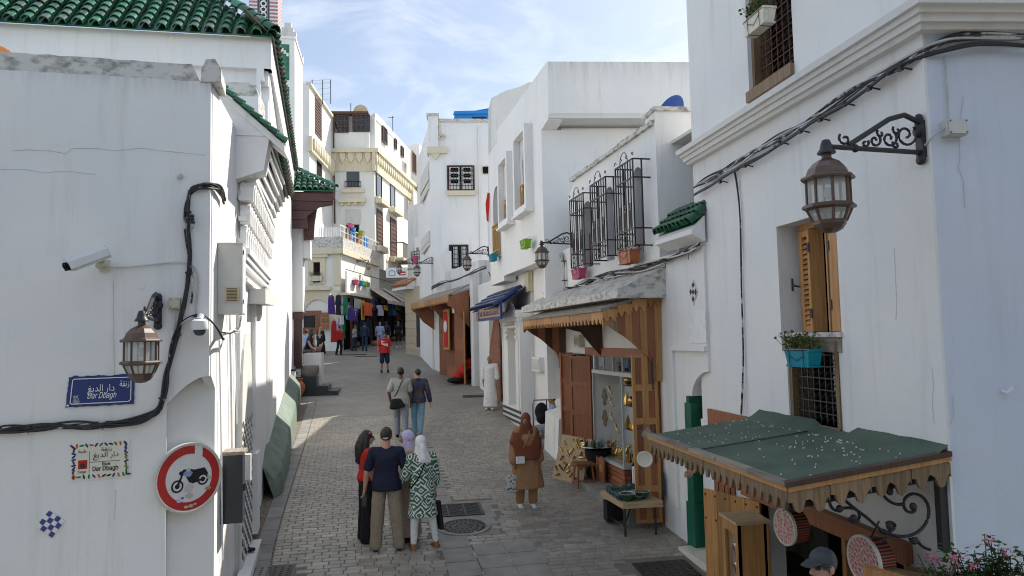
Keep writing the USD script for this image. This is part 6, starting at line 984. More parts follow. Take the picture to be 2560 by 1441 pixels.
t = T('street_tile', 'cream ceramic street tile with painted scroll border', 'sign'); Q = quadmap(L1F, ((180, 1114), (319, 1104), (321, 1189), (178, 1199)), .014); b = B(); quad(L1F, Q, 0, 0, 1, 1, 0, .014, b); t.part('plate', b, 'ceramic'); b = B(); quad(L1F, Q, -.05, -.07, 1.05, 1.06, 0, .006, b); t.part('plaster_bed', b, W); rr = random.Random(6)
for k in range(46):
    u = k/46*4; s_ = u % 1; e = .035; uv = ((s_, e), (1-e, s_), (1-s_, 1-e*1.4), (e, 1-s_))[int(u)]; q0 = A(Q(*uv)); g = affinity.rotate(affinity.scale(Point(q0).buffer(.013, 3), 1.9, .75), rr.uniform(0, 180)); t.part('painted_leaf', B().prism(L1F, g, .014, .0155), rr.choice(['sign_blue', 'green', 'orange', 'sign_blue', 'leaf']))
b = B(); quad(L1F, Q, .305, .2, .312, .85, .014, .016, b); quad(L1F, Q, .31, .53, .86, .542, .014, .016, b); t.part('rules', b, 'sign_black'); b = B(); quad(L1F, Q, .115, .46, .275, .72, .014, .016, b); t.part('crest', b, 'red'); t.part('crest_dome', B().prism(L1F, Point(Q(.195, .62)).buffer(.026), .016, .0175), 'sign_black')
t.part('arabic_name', arab(L1F, Q, .37, .46, .075, 'dar', .014, .46), 'sign_black'); t.part('arabic_word', arab(L1F, Q, .51, .26, .05, 'zan', .014, .2), 'sign_black'); t.part('arabic_city', arab(L1F, Q, .11, .27, .045, 'tan', .014, .15), 'sign_black'); t.part('street_word', qtext(L1F, Q, .53, .645, .028, 'Rue', .014, True, .15), 'sign_black'); t.part('name', qtext(L1F, Q, .36, .80, .045, 'Dar Dbagh', .014, True, .46), 'sign_black'); t.part('city', qtext(L1F, Q, .11, .84, .026, 'Tanger', .014, w=.15), 'sign_black'); t.done()
t = T('checker_tiles', 'diamond of blue and white tiles set in the left wall', 'tiles'); Q = quadmap(L1F, ((122, 1277), (163, 1302), (130, 1346), (89, 1317)), .01)
for i in range(4):
    for j in range(4): b = B(); quad(L1F, Q, i/4+.012, j/4+.012, (i+1)/4-.012, (j+1)/4-.012, 0, .010, b); t.part('tile', b, 'tile_w' if (i+j) % 2 else 'tile_b')
t.done()
pA = L1F.P(sA, 0, 0)[:2]; pB = L1S.P(sB, 0, 0)[:2]; CHF = Fr(pA, pB); cc = CHF.px(473, 1195, .06); R_ = abs(CHF.px(473, 1106, .06)[1] - CHF.px(473, 1284, .06)[1])/2*.95
t = T('prohibition_sign', 'round red and white no motorcycles sign with torn stickers', 'sign'); t.part('disc', B().prism(CHF, Point(cc).buffer(R_, 24), .03, .06), 'sign_white'); t.part('rim', B().prism(CHF, Point(cc).buffer(R_*1.03, 24).difference(Point(cc).buffer(R_*.985, 24)), .02, .068), 'box_grey'); t.part('red_ring', B().prism(CHF, Point(cc).buffer(R_*.95, 24).difference(Point(cc).buffer(R_*.71, 24)).difference(sbox(cc[0]+.06, cc[1]+R_*.6, cc[0]+.15, cc[1]+R_)), .061, .063), 'red_sign')
k = R_; X = lambda a, c: (cc[0] + a*k, cc[1] + c*k); ring = lambda a, c, r, w_: Point(X(a, c)).buffer(r*k, 12).difference(Point(X(a, c)).buffer((r-w_)*k, 12))
mo = [ring(-.36, -.2, .185, .05), Point(X(-.36, -.2)).buffer(.07*k), ring(.42, -.1, .175, .05), Point(X(.42, -.1)).buffer(.07*k), Polygon([X(-.40, -.2), X(-.2, .2), X(-.15, .2), X(-.33, -.22)]), Polygon([X(-.28, .13), X(-.18, .27), X(.05, .26), X(.15, .22), X(.48, .24), X(.56, .1), X(.60, .02), X(.42, .06), X(.28, .0), X(.30, -.12), X(0, -.14), X(-.06, -.02), X(-.12, .1)]), Polygon([X(.0, -.12), X(.3, -.08), X(.42, -.08), X(.42, -.13), X(.1, -.18)]), Point(X(-.25, .17)).buffer(.06*k)]
t.part('motorcycle', B().prism(CHF, unary_union(mo), .061, .0635), 'sign_black')
for i, (a, c, w_, m_) in enumerate(((-.04, .14, .15, 'light_blue'), (-.02, .24, .09, 'box_grey'), (-.2, -.56, .045, 'sign_blue'), (.02, -.52, .13, 'box_beige'), (.62, -.08, .1, 'box_beige'), (.58, -.4, .1, 'wood_pale'), (-.3, -.62, .1, 'lilac'), (-.02, -.28, .18, 'box_grey'), (-.1, -.84, .08, 'box_beige'), (.04, -.83, .09, 'box_beige'), (.17, -.8, .06, 'box_beige'))): rr = random.Random(i); g = Polygon([X(a + w_*rr.uniform(.6, 1.1)*math.cos(q), c + w_*.7*rr.uniform(.6, 1.1)*math.sin(q)) for q in np.linspace(0, 6.0, 11)]); t.part('torn_sticker', B().prism(CHF, g, .0636+.0004*i, .0645+.0004*i), m_)
t.part('bracket', B().fbox(CHF, cc[0]-.03, cc[0]+.03, cc[1]-.1, cc[1]+.1, 0, .03), 'iron'); t.done()
t = T('satellite_dish', 'orange painted satellite dish cut by the left edge of the roof', 'satellite dish'); F = Fr(A([-6.5, 9.0]), A([0, 9.6])); c = A([*F.px(-18, 172)]); Rd = np.stack([A([*F.u, 0]), A([0, 0, 1]), A([*F.nn, 0])], 1); t.part('dish', B().lathe([(0, -.08), (.15, -.06), (.27, -.01), (.29, .0), (.285, .02), (.26, .0), (0, -.06)], F.P(c[0], c[1], 0), 28, Rd), 'dish_orange', smooth=40); t.part('mast', B().tube([F.P(c[0], c[1], -.1), F.P(c[0], c[1]-.6, -.1)], .02), 'iron'); t.done()
t = T('satellite_dish', 'blue satellite dish behind the parapet of the grille house', 'satellite dish'); F = Fr(R2.P(sY(11.0), 0, -.55)[:2], R2.P(sY(11.0), 0, -.55)[:2] + A([1, -.4])); c = F.px(1672, 285); Rd = np.stack([A([*F.u, 0])*.62 + A([*F.nn, 0])*.78, A([.25, .1, .97]), -A([*F.u, 0])*.78 + A([*F.nn, 0])*.62], 1); t.part('dish', B().lathe([(0, -.08), (.2, -.055), (.36, 0), (.38, .01), (.37, .025), (.34, 0), (0, -.06)], F.P(c[0], c[1]-.05, 0), 28, Rd), 'dish_blue', smooth=40); t.part('mast', B().tube([F.P(c[0], c[1], .1), F.P(c[0], c[1]-.9, .1)], .025), 'iron'); t.done()
t = T('satellite_dish', 'ochre satellite dish on the far house above the penthouse', 'satellite dish'); F = Fr(TL.P(0, 0, -1)[:2], TL.P(9, 0, -1)[:2]); c = F.px(902, 281); t.part('dish', B().lathe([(0, 0), (.3, .02), (.55, .1), (.55, .14), (0, .06)], F.P(c[0], c[1], 0), 20, np.stack([A([*F.u, 0]), A([0, 0, 1]), A([*F.nn, 0])], 1)), 'vent', smooth=40); t.part('mast', B().tube([F.P(c[0], c[1], 0), F.P(c[0], c[1]-1.2, 0)], .04), 'iron'); t.done()
t = T('junction_box', 'grey junction box on the blue-shaded end wall of the lamp house', 'junction box'); r = R1E.rect(2352, 345, 2399, 306); t.part('box', B().fbox(R1E, *r, 0, .09), 'box_grey'); t.part('lid', B().fbox(R1E, r[0]+.008, r[1]-.008, r[2]+.008, r[3]-.008, .091, .105), 'box_grey')
for a in (0, 1):
    for e in (0, 1): t.part('screw', B().fbox(R1E, r[a]+(.012 if a == 0 else -.022), r[a]+(.022 if a == 0 else -.012), r[2+e]+(.012 if e == 0 else -.022), r[2+e]+(.022 if e == 0 else -.012), .105, .109), 'iron')
t.part('cable_tail', B().tube(smooth_path([R1E.P(r[0], (r[2]+r[3])/2, .05), R1E.P(r[0]-.07, (r[2]+r[3])/2-.05, .04), R1.P(R1.L-.12, 0, .02)*A([1, 1, 0]) + A([0, 0, r[2]-.12])], 8), .008), 'conduit'); t.done()
q = R1E.P(*R1E.px(2505, 978), 0); single('wall_hook', 'small white peg in the end wall of the lamp house', 'peg', B().tube([q, q + A([0, -.05, -.01]), q + A([.03, -.08, .03])], .014, 6), 'white_paint')
for i, (F, x0, y0, x1, y1, lab) in enumerate(((R2, 1340, 930, 1361, 892, 'white meter box on the wall pilaster by the beige door'), (R2, 1322, 728, 1334, 683, 'ochre fuse box under the sagging cables'), (R2, 1448, 868, 1462, 838, 'grey lamp box above the brass shop door'))): r = F.rect(x0, y1, x1, y0); t = T('wall_box', lab, 'wall box'); t.part('box', B().fbox(F, *r, 0, .12), ('sign_white', 'vent', 'box_beige')[i]); t.part('cover', B().fbox(F, r[0]+.03, r[1]-.03, r[2]+.05, r[3]-.05, .121, .135), ('box_grey', 'box_beige', 'glass_milky')[i]); t.done()
t = T('pennant_sign', 'rusty pointed sign hanging on a hook beside the awning', 'sign'); F = Fr(R2.P(R2.px(1372, 750)[0], 0, .45)[:2], R2.P(R2.px(1372, 750)[0], 0, .0)[:2]); g = F.poly([(1359, 732), (1373, 740), (1372, 788)]); t.part('plate', B().prism(F, g, -.012, .012), 'iron_rust'); t.part('hook', B().tube([R2.P(*R2.px(1382, 757), 0), R2.P(*R2.px(1382, 757), .12)], .012).tube([R2.P(*R2.px(1382, 745), .06), R2.P(*R2.px(1382, 768), .06)], .012), 'iron'); t.done()
t = T('checker_tiles', 'small diamond of black and white tiles on the grille house wall', 'tiles'); Q = quadmap(R2, ((1733, 705), (1742, 730), (1733, 757), (1724, 730)), .01); b = B(); quad(R2, Q, -.12, -.12, 1.12, 1.12, 0, .008, b); t.part('bed', b, 'weathered')
for i in range(3):
    for j in range(3): b = B(); quad(R2, Q, i/3+.02, j/3+.02, (i+1)/3-.02, (j+1)/3-.02, .0, .014, b); t.part('tile', b, 'tile_k' if (i+j) % 2 == 0 else 'tile_w')
t.done()
t = T('flag', 'red flag hanging at the corner of the arched house', 'flag'); F = Fr(R2U.P(s1_, 0, .3)[:2], R2U.P(s1_, 0, 0)[:2]); F = Fr(R2U.P(s1_-.05, 0, .35)[:2], R2U.P(s1_+.1, 0, .0)[:2]); t.part('cloth', B().prism(F, F.poly([(1219, 482), (1214, 510), (1217, 552), (1221, 556), (1224, 484)]), -.02, .02), 'red'); t.done()
# ---------- trough planters ----------
def planter(F, x, y, wpx, off, mt, label, plants=0, seed=1, L=None, dry=False, tilt=0):
    t = T('trough_planter', label, 'planter'); s, z = F.px(x, y, off); L = L or abs(F.px(x+wpx/2, y, off)[0] - F.px(x-wpx/2, y, off)[0]); h = L*.36; d = L*.36; P_ = lambda a, c, e: F.P(s + a*L/2, z + c*h + tilt*a*L/2, off + e*d/2)
    def tub(k0, k1, c0, c1, e0, e1): return [P_(a*k0, c0, e*e0) for a, e in ((-1, -1), (1, -1), (1, 1), (-1, 1))] + [P_(a*k1, c1, e*e1) for a, e in ((-1, -1), (1, -1), (1, 1), (-1, 1))]
    t.part('tub', B().hexa(tub(.82, .95, -.5, .36, .75, .95)), mt); t.part('rim', B().hexa(tub(1.0, 1.0, .361, .5, 1, 1)), mt); t.part('saucer', B().hexa(tub(.9, .93, -.6, -.501, .85, .88)), mt); t.part('soil', B().hexa(tub(.93, .93, .5, .52, .9, .9)), 'mortar')
    fr_ = B(); r_ = max(.004, L*.008)
    for a in (-.55, .55): fr_.tube([P_(a, .55, 1.02), P_(a, -.2, .95), P_(a, -.62, .9), P_(a, -.64, -1)], r_, 4)
    fr_.tube([P_(-.9, .42, 1.05), P_(.9, .42, 1.05)], r_, 4).tube([P_(-.55, .1, 1.0), P_(.0, -.25, .98), P_(.55, .1, 1.0)], r_, 4).tube([P_(.6, .5, .5), P_(.6, .9, -1), P_(.6, .5, -1.2)], r_, 4); t.part('holder', fr_, 'iron')
    if plants:
        rr = random.Random(seed); b = B(); st_ = B()
        for k in range(plants):
            a, e = rr.uniform(-1, .9), rr.uniform(-.8, .9); q = P_(a, .5, e); tip = q + A([rr.uniform(-.5, .3)*L*.5, rr.uniform(-.2, .2)*L*.5, rr.uniform(.1, .55)*L*.7]); st_.tube([q, (q+tip)/2 + A([0, 0, .03]), tip], .003, 3, False)
            for _ in range(3):
                c = q + (tip-q)*rr.uniform(.3, 1.05) + A([rr.uniform(-.03, .03) for _ in range(3)]); d1 = A([rr.uniform(-1, 1), rr.uniform(-1, 1), rr.uniform(-.4, .8)]); d1 /= np.linalg.norm(d1); d2 = np.cross(d1, A([.3, .5, .8])); d2 /= np.linalg.norm(d2)+1e-9; l = rr.uniform(.025, .05); b.add([c, c + d1*l*.5 + d2*l*.4, c + d1*l, c + d1*l*.5 - d2*l*.4], [[0, 1, 2, 3]])
        t.part('stems', st_, 'leaf_dry'); t.part('leaves', b, 'leaf_dry' if dry else 'leaf')
        if dry: t.part('trailing_stem', B().tube(smooth_path([P_(-.9, .5, .6), P_(-1.35, .9, .9), P_(-1.7, 1.2, .9)], 8), .004, 4).sph(P_(-1.7, 1.2, .9), .016), 'leaf_dry')
    t.done()
planter(R1, 2008, 893, 100, .17, 'teal', 'teal trough planter with reddish plants below the shutter window', 90, 3, .46, True); planter(R1, 1899, 55, 90, .2, 'ivory', 'ivory trough planter hanging in front of the upper lattice window', 40, 4, .46)
planter(R2, 1572, 642, 56, .2, 'terracotta', 'terracotta trough planter under the nearest window cage', 10, 5, .56); planter(R2, 1447, 684, 42, .2, 'pink', 'pink trough planter under the farthest window cage', 0, 6, .5); planter(R2U, 1314, 610, 34, .2, 'lime', 'lime green trough planter under the box-framed windows', 0, 7, .5); planter(R2U, 1233, 644, 22, .2, 'teal', 'small turquoise trough planter below the ochre railing', 0, 8, .5)
planter(FL, 790, 696, 18, .25, 'ivory', 'white trough planter with bush on the yellow-framed window', 60, 9, .8)
for x, m_, lb in ((890, 'pink', 'dark pink pot on the market balcony'), (904, 'teal', 'turquoise pot in the row over the market'), (917, 'lime', 'green pot at the right end of the balcony row')): planter(FR, x, 706 + (x-890)*.2, 13, .55, m_, lb, 14, int(x), .75)
for x, y, m_, lb in ((877, 565, 'pink', 'pink box on the terrace railing'), (882, 573, 'sky_blue', 'blue box on the terrace railing'), (904, 583, 'lime', 'green box on the terrace railing')): planter(FR, x, y, 12, .15, m_, lb, 0, 1, .7)
t = T('hanging_pot', 'dark pink pot hanging by the lane balcony', 'pot'); q = at(1037, 650, 40); t.part('pot', B().lathe([(0, -.25), (.14, -.25), (.2, .2), (.17, .2), (0, .15)], q, 12), 'pink', smooth=40); t.part('twigs', B().tube([q, q + A([-.05, 0, .7])], .01, 3).tube([q, q + A([.1, 0, .6])], .01, 3), 'leaf_dry'); t.done()
# ---------- green roofed stall canopy on the lamp house ----------
X0, X1, Y0_, Y1_ = 2.96, 4.36, 5.08, 8.02; zf, zw = 2.64, 2.80
t = T('shop_canopy', 'green felt roofed wooden canopy spotted with droppings on the lamp house', 'canopy'); rr = random.Random(21)
n1, n2 = 22, 14; gx, gy = np.meshgrid(np.linspace(0, 1, n2), np.linspace(Y0_, Y1_, n1)); up_ = np.clip((gx-.86)/.14, 0, 1); Z = zf + (zw-zf)*gx + .075*up_**1.6*(1 + .06*np.sin(gy*3.1) + .25*meshkit.noise(np.stack([gx*0, gy*6, gx*0], -1))) + .012*(meshkit.noise(np.stack([gx*4, gy*3, gx*0], -1))-.5); Z += np.where((gx > .93) & (gy < 6.9) & (gy > 6.2), -.06, 0)
v = np.stack([X0 + (X1-X0-.005)*gx, gy, Z], -1).reshape(-1, 3); i, j = np.meshgrid(np.arange(n1-1), np.arange(n2-1), indexing='ij'); q = i*n2+j; b = B().add(v, np.stack([q, q+1, q+n2+1, q+n2], -1).reshape(-1, 4)); t.part('felt', b, 'felt', smooth=40)
b = B()
for k in range(240):
    u, y = rr.random(), rr.uniform(Y0_+.05, Y1_-.05)
    if rr.random() > .25 + .75*u*(1.3 - (y-Y0_)/3): continue
    u = min(u, .84); l, w_ = rr.uniform(.003, .009)*(2.2 if rr.random() < .08 else 1), rr.uniform(.0015, .004); a = rr.uniform(-.5, .5); c = A([X0 + (X1-X0)*u, y, zf + (zw-zf)*u + .010]); b.hexa([c + A([e*l*math.cos(a) - f*w_*math.sin(a), e*l*math.sin(a) + f*w_*math.cos(a), h_]) for h_ in (-.012, .0) for e, f in ((-1, -1), (1, -1), (1, 1), (-1, 1))])
p = t.part('droppings', b, 'bird'); DROP = p
t.part('seam', B().hexa([(X0+.02, 6.78, zf+.006), (X1-.2, 6.72, zw-.015), (X1-.2, 6.735, zw-.015), (X0+.02, 6.795, zf+.006), (X0+.02, 6.78, zf+.013), (X1-.2, 6.72, zw-.005), (X1-.2, 6.735, zw-.005), (X0+.02, 6.795, zf+.013)]), 'dark_grey')
t.part('roof_boards', B().hexa([(X0+.03, Y0_+.03, zf-.05), (X1-.01, Y0_+.03, zw-.05), (X1-.01, Y1_-.03, zw-.05), (X0+.03, Y1_-.03, zf-.05), (X0+.03, Y0_+.03, zf-.016), (X1-.01, Y0_+.03, zw-.016), (X1-.01, Y1_-.03, zw-.016), (X0+.03, Y1_-.03, zf-.016)]), 'wood_dark')
EL = Fr((X0, Y1_), (X0, Y0_)); EN = Fr((X0, Y0_), (X1, Y0_))
for k in range(5): a = EL.L*k/5; t.part('edge_strip', B().fbox(EL, a+.004, a+EL.L/5-.004, zf-.01, zf+.026+.004*(k % 2), -.05, .02+.003*(k % 3)), 'wood_gray')
t.part('edge_strip', B().prism(EN, Polygon([(-.02, zf-.012), (-.02, zf+.026), (EN.L, zw+.03), (EN.L, zw-.01)]), -.05, .024), 'wood_dark'); t.part('under_strip', B().fbox(EL, 0, EL.L, zf-.045, zf-.012, -.03, .012), 'wood_oak'); t.part('under_strip', B().prism(EN, Polygon([(0, zf-.05), (0, zf-.014), (EN.L, zw-.012), (EN.L, zw-.048)]), -.03, .014), 'wood_oak')
N = 8
for k in range(N):
    a, c = EL.L*k/N, EL.L*(k+1)/N-.006; t.part('fascia_board', B().prism(EL, scallop(EL, a, c, zf-.046, .085, .125, 0, 0, .07), -.022, .002+.004*(k % 2)), 'wood_old')
N = 4
for k in range(N):
    a, c = EN.L*k/N, EN.L*(k+1)/N-.005; dz_ = (zw-zf)*(k+.5)/N; t.part('fascia_board', B().prism(EN, scallop(EN, a, c, zf-.04+dz_, .11, .15, 0, 0, .08), -.022, .002+.004*(k % 2)), 'wood_old')
t.done(); tagp(stage.GetPrimAtPath(DROP), kind='stuff')
BK = Fr((X0, 5.16), (X1, 5.16)); t = T('scroll_bracket', 'black wrought iron scroll bracket holding the green canopy', 'bracket'); k = lambda pts: smooth_path([BK.P(*BK.px(1560+x*.3906, 960+y*.3906)) for x, y in pts], len(pts)*5)
t.part('post', B().fbox(BK, BK.L-.07, BK.L-.003, BK.px(2330, 1378)[1], zw-.08, -.03, .03), 'iron'); t.part('top_bar', B().hexa([BK.P(*q) for q in ((.05, zf-.2, .02), (BK.L-.07, zw-.2, .02), (BK.L-.07, zw-.2, -.02), (.05, zf-.2, -.02), (.05, zf-.16, .02), (BK.L-.07, zw-.16, .02), (BK.L-.07, zw-.16, -.02), (.05, zf-.16, -.02))]), 'iron')
for pts in ([(1390, 720), (1480, 800), (1570, 870), (1640, 930), (1760, 975), (1860, 960), (1930, 895), (1950, 800), (1905, 720), (1835, 708), (1790, 755), (1805, 810), (1850, 820), (1870, 790)], [(1700, 680), (1665, 640), (1655, 690), (1690, 745), (1760, 772), (1795, 765)], [(1400, 790), (1360, 812), (1325, 785), (1318, 730), (1345, 700)], [(1380, 802), (1450, 795), (1505, 830), (1495, 875), (1455, 880), (1445, 855)], [(1640, 935), (1700, 945), (1733, 905), (1705, 885), (1680, 902)], [(1830, 990), (1860, 1020), (1875, 1005)], [(1865, 985), (1910, 1040), (1960, 1062)], [(1640, 940), (1680, 980), (1665, 1000), (1645, 985)]): t.part('scroll', B().tube(k(pts), .0125, 6), 'iron', smooth=60)
for x, y in ((1700, 690), (1380, 800), (1470, 860), (1700, 912), (1850, 785), (1860, 1005)): t.part('scroll_eye', B().sph(BK.P(*BK.px(1560+x*.3906, 960+y*.3906)), (.03, .022, .03), 2), 'iron', smooth=True)
t.done()
# stall front under the green canopy
t = T('stall_front', 'wooden stall front with heavy lintel under the green canopy', 'shop front'); zl = 1.93; b = B().prism(R1, R1.poly([(1925, 1238), (1925, 1262), (2272, 1398), (2278, 1360), (2000, 1255)]), .0, .08)
t.part('lintel', B().fbox(R1, so[0]-.35, so[1]+.06, so[3]-.06, so[3]+.1, -.05, .07), 'wood_red'); t.part('lintel_moulding', B().fbox(R1, so[0]-.35, so[1]+.06, so[3]+.101, so[3]+.13, -.05, .1), 'wood_red'); t.part('jamb', B().fbox(R1, so[0]-.12, so[0]+.0, -.2, so[3]-.061, -.1, .05), 'wood_red'); t.part('jamb', B().fbox(R1, so[1]-.0, so[1]+.06, -.2, so[3]-.061, -.1, .05), 'wood_red')
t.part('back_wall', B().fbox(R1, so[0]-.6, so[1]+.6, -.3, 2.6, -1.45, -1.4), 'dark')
for k in range(4): t.part('shelf', B().fbox(R1, so[0]+.1, so[1]-.1, .3+.4*k, .33+.4*k, -1.39, -1.1), 'wood_dark')
t.part('inner_post', B().fbox(R1, so[0]+.75, so[0]+.82, -.3, 1.85, -.6, -.53), 'wood_oak'); t.done()
rr = random.Random(31); proto = T('glass_bottle', 'small dark glass vessel on the shelves deep in the stall', 'vessel', 'vessels on the stall shelves', local=True); proto.part('vessel', B().lathe([(0, 0), (.05, 0), (.06, .08), (.03, .14), (.02, .2), (.025, .21), (0, .21)], (0, 0, 0), 10), 'glass_dark', smooth=40); proto.part('stopper', B().sph((0, 0, .22), (.02, .02, .025)), 'silver'); proto.loc = R1.P(so[0]+.25, .34, -1.2); proto.done()
for k in range(17): copy(proto, R1.P(so[0]+.3+.11*(k % 9)*1.9, .34+.4*(k//5), -1.18), rr.uniform(0, 360), proto.a[0], rr.uniform(.8, 1.2))
def panel_leaf(name, F, L, z0, z1, cols, rows, mt, label, cat='door leaf', studs=False, mt2='wood_red'):
    t = T(name, label, cat); cw = L/cols; rh = (z1-z0)/rows; g = sbox(0, z0, L, z1)
    if studs:
        for c in range(cols): t.part('plank', B().fbox(F, c*cw+.003, (c+1)*cw-.003, z0, z1, -.04, 0), mt)
        for c in np.linspace(.04, L-.04, 6):
            for z in (z1-.06, z1-.36): t.part('stud', B().sph(F.P(c, z, .0), (.014,)*3), 'iron')
        return t
    for c in range(cols):
        for r in range(rows): h = sbox(c*cw+.05, z0+r*rh+.05, (c+1)*cw-.05, z0+(r+1)*rh-.05); g = g.difference(h); t.part('panel', B().fbox(F, c*cw+.045, (c+1)*cw-.045, z0+r*rh+.045, z0+(r+1)*rh-.045, -.03, -.018), mt2)
    t.part('frame', B().prism(F, g, -.045, 0), mt); return t
F = Fr(R1.P(R1.px(1822, 1300)[0], 0, .34)[:2], R1.P(R1.px(1905, 1300)[0]+.03, 0, .04)[:2]); t = panel_leaf('stall_door', F, F.L, gz(7.5)+.1, R1.px(1850, 1246, .15)[1], 4, 1, 'wood_oak', 'studded plank door leaf folded back beside the stall', studs=True); t.part('hinge', B().fbox(F, F.L-.04, F.L+.02, 1.2, 1.45, .001, .012), 'iron'); t.done()
# glazed display case
DC = Fr(A([3.66, 7.62]), A([3.70, 7.25])); zt0 = at(1800, 1315, 7.6)[2]; t = T('display_case', 'honey wooden display case with a glazed front beside the stall', 'display case'); L = .42; F1 = Fr((3.62, 7.60), (3.62+.0, 7.60-.36)); zb = gz(7.4); o = sbox(0, zb, .36, zt0)
t.part('front', B().prism(F1, o.difference(sbox(.06, zb+.15, .30, zt0-.1)), -.04, 0), 'wood_oak'); t.part('side', B().fbox(Fr((3.62, 7.24), (3.98, 7.24)), 0.002, .36, zb, zt0-.003, -.04, 0), 'wood_oak'); t.part('top', B().hexa([(3.60, 7.22, zt0), (4.0, 7.22, zt0), (4.0, 7.62, zt0+.02), (3.6, 7.62, zt0+.02), (3.60, 7.22, zt0+.03), (4.0, 7.22, zt0+.03), (4.0, 7.62, zt0+.05), (3.6, 7.62, zt0+.05)]), 'wood_pale'); t.part('back', B().fbox(F1, .0, .36, zb, zt0-.003, -.33, -.3), 'wood_dark'); t.part('pane', B().fbox(F1, .05, .31, zb+.1, zt0-.08, -.03, -.025), 'glass'); t.done()
for k in range(5):
    q = F1.P(.18, zt0-.28-.2*k, -.06); single('silver_brooch', ('topmost silver ornament inside the honey wooden display case', 'second silver ornament from the top in the display case', 'third, middle silver ornament in the display case', 'fourth silver ornament from the top in the display case', 'lowest silver ornament in the display case')[k], 'ornament', B().lathe([(.03, 0), (.05, .01), (.03, .02)], q, 12, np.stack([A([*F1.u, 0]), A([0, 0, 1]), A([*F1.nn, 0])], 1)).sph(q + A([0, 0, -.06]), (.012, .02, .03)), 'silver', 'brooches in the wooden case')
# round patterned drums under the lintel
M['drum_skin'] = mat('patterned_drum_skin', {'g': ('geometry', {}), 'v': ('voronoi_texture', {'scale': 26, 'feature': 'distance_to_edge', 'randomness': .75}), 'w': ('wave_texture', {'scale': 22, 'distortion': 8, 'wave_type': 'rings'}), 'mul': ('math', {'math_type': 'multiply'}), 'r': ('rgb_ramp', {'ramp': [(0, (.60, .54, .48)), (.025, (.60, .54, .48)), (.05, (.42, .05, .06)), (1, (.42, .05, .06))]}), 'p': ('principled_bsdf', {'roughness': .6})}, [('g.position', 'v.vector'), ('g.position', 'w.vector'), ('v.distance', 'mul.value1'), ('w.fac', 'mul.value2'), ('mul.value', 'r.fac'), ('r.color', 'p.base_color')])
M['drum_side'] = mat('striped_drum_side', {'g': ('geometry', {}), 'w': ('wave_texture', {'scale': 14, 'distortion': 2.5, 'bands_direction': 'z'}), 'r': ('rgb_ramp', {'ramp': [(0, (.02, .012, .01)), (.5, (.03, .015, .012)), (.62, (.33, .05, .03)), (1, (.4, .08, .04))]}), 'p': ('principled_bsdf', {'roughness': .6})}, [('g.position', 'w.vector'), ('w.fac', 'r.fac'), ('r.color', 'p.base_color')])
def drum(x, y, D, R_, label, yaw):
    c = at(x, y, D); nx = A([-math.cos(yaw), -math.sin(yaw), .0]); sx_ = np.cross([0, 0, 1], nx); Rm = np.stack([sx_, A([0, 0, 1]), nx], 1); t = T('drum', label, 'drum'); t.part('skin', B().lathe([(0, .012), (R_*.86, .012), (R_*.9, .006)], c, 28, Rm), 'drum_skin'); t.part('hoop', B().lathe([(R_*.9, .007), (R_*.95, .016), (R_, .01), (R_, -.015), (R_*.93, -.02)], c, 28, Rm), 'ceramic', smooth=40); t.part('shell', B().lathe([(R_*.93, -.02), (R_*.9, -.10), (R_*.86, -.16), (0, -.16)], c, 28, Rm), 'drum_side', smooth=40); t.part('cord', B().tube([c + A([0, 0, R_*.9]) - nx*.08, c + A([.06, .0, R_*1.5]) - nx*.1], .006), 'black_cloth'); t.done()
drum(1962, 1318, 6.55, .165, 'red patterned drum hanging left below the canopy lintel', .06); drum(2160, 1402, 5.9, .205, 'red patterned drum hanging right of the man in the cap', .03)
for i, (x, y, D, L, rz) in enumerate(((2195, 1425, 5.3, .5, .35), (2255, 1425, 5.6, .55, .5), (2290, 1420, 5.75, .4, .6))):
    c = at(x, y, D); single('crate_board', ('honey wooden rack end at the lower right foreground', 'weathered rack board behind the rack end', 'short rack board by the wall')[i], 'rack', B().box(c + A([.12, -.05, -.28]), (.07, L, .5), A([[math.cos(rz), -math.sin(rz), 0], [math.sin(rz), math.cos(rz), 0], [0, 0, 1]])), 'wood_oak' if i == 0 else 'wood_old')
# flowering plant, lower right
t = T('flower_bush', 'flowering plant with pink blooms at the bottom right corner', 'plant'); rr = random.Random(17); lv, st_, fl = B(), B(), B()
for k in range(70):
    x = 2330 + 240*rr.random()**.85; root = at(x, 1500, 4.6); hgt = rr.uniform(.0, .24)*(1 if x > 2400 else .8); tip = root + A([rr.uniform(-.14, .1), rr.uniform(-.1, .1), .16 + hgt*rr.uniform(.5, 1)]); st_.tube([root, (root+tip)/2 + A([rr.uniform(-.02, .02), 0, 0]), tip], .0035, 4, False)
    for _ in range(16):
        c = root + (tip-root)*rr.uniform(.2, 1.02) + A([rr.uniform(-.05, .05) for _ in range(3)]); d1 = A([rr.uniform(-1, 1), rr.uniform(-1, 1), rr.uniform(-.4, .6)]); d1 /= np.linalg.norm(d1); d2 = np.cross(d1, A([.2, .5, .9])); d2 /= np.linalg.norm(d2); l = rr.uniform(.026, .046); lv.add([c, c + d1*l*.35 + d2*l*.55, c + d1*l*.6 + d2*l*.25, c + d1*l, c + d1*l*.6 - d2*l*.25, c + d1*l*.35 - d2*l*.55], [[0, 1, 2], [0, 2, 3], [0, 3, 4], [0, 4, 5]])
    if rr.random() < .28:
        for _ in range(9): c = tip + A([rr.gauss(0, .016) for _ in range(3)]); e = A([rr.uniform(-1, 1) for _ in range(3)])*.016; f_ = A([rr.uniform(-1, 1) for _ in range(3)])*.016; fl.add([c, c + e, c + e + f_, c + f_], [[0, 1, 2, 3]])
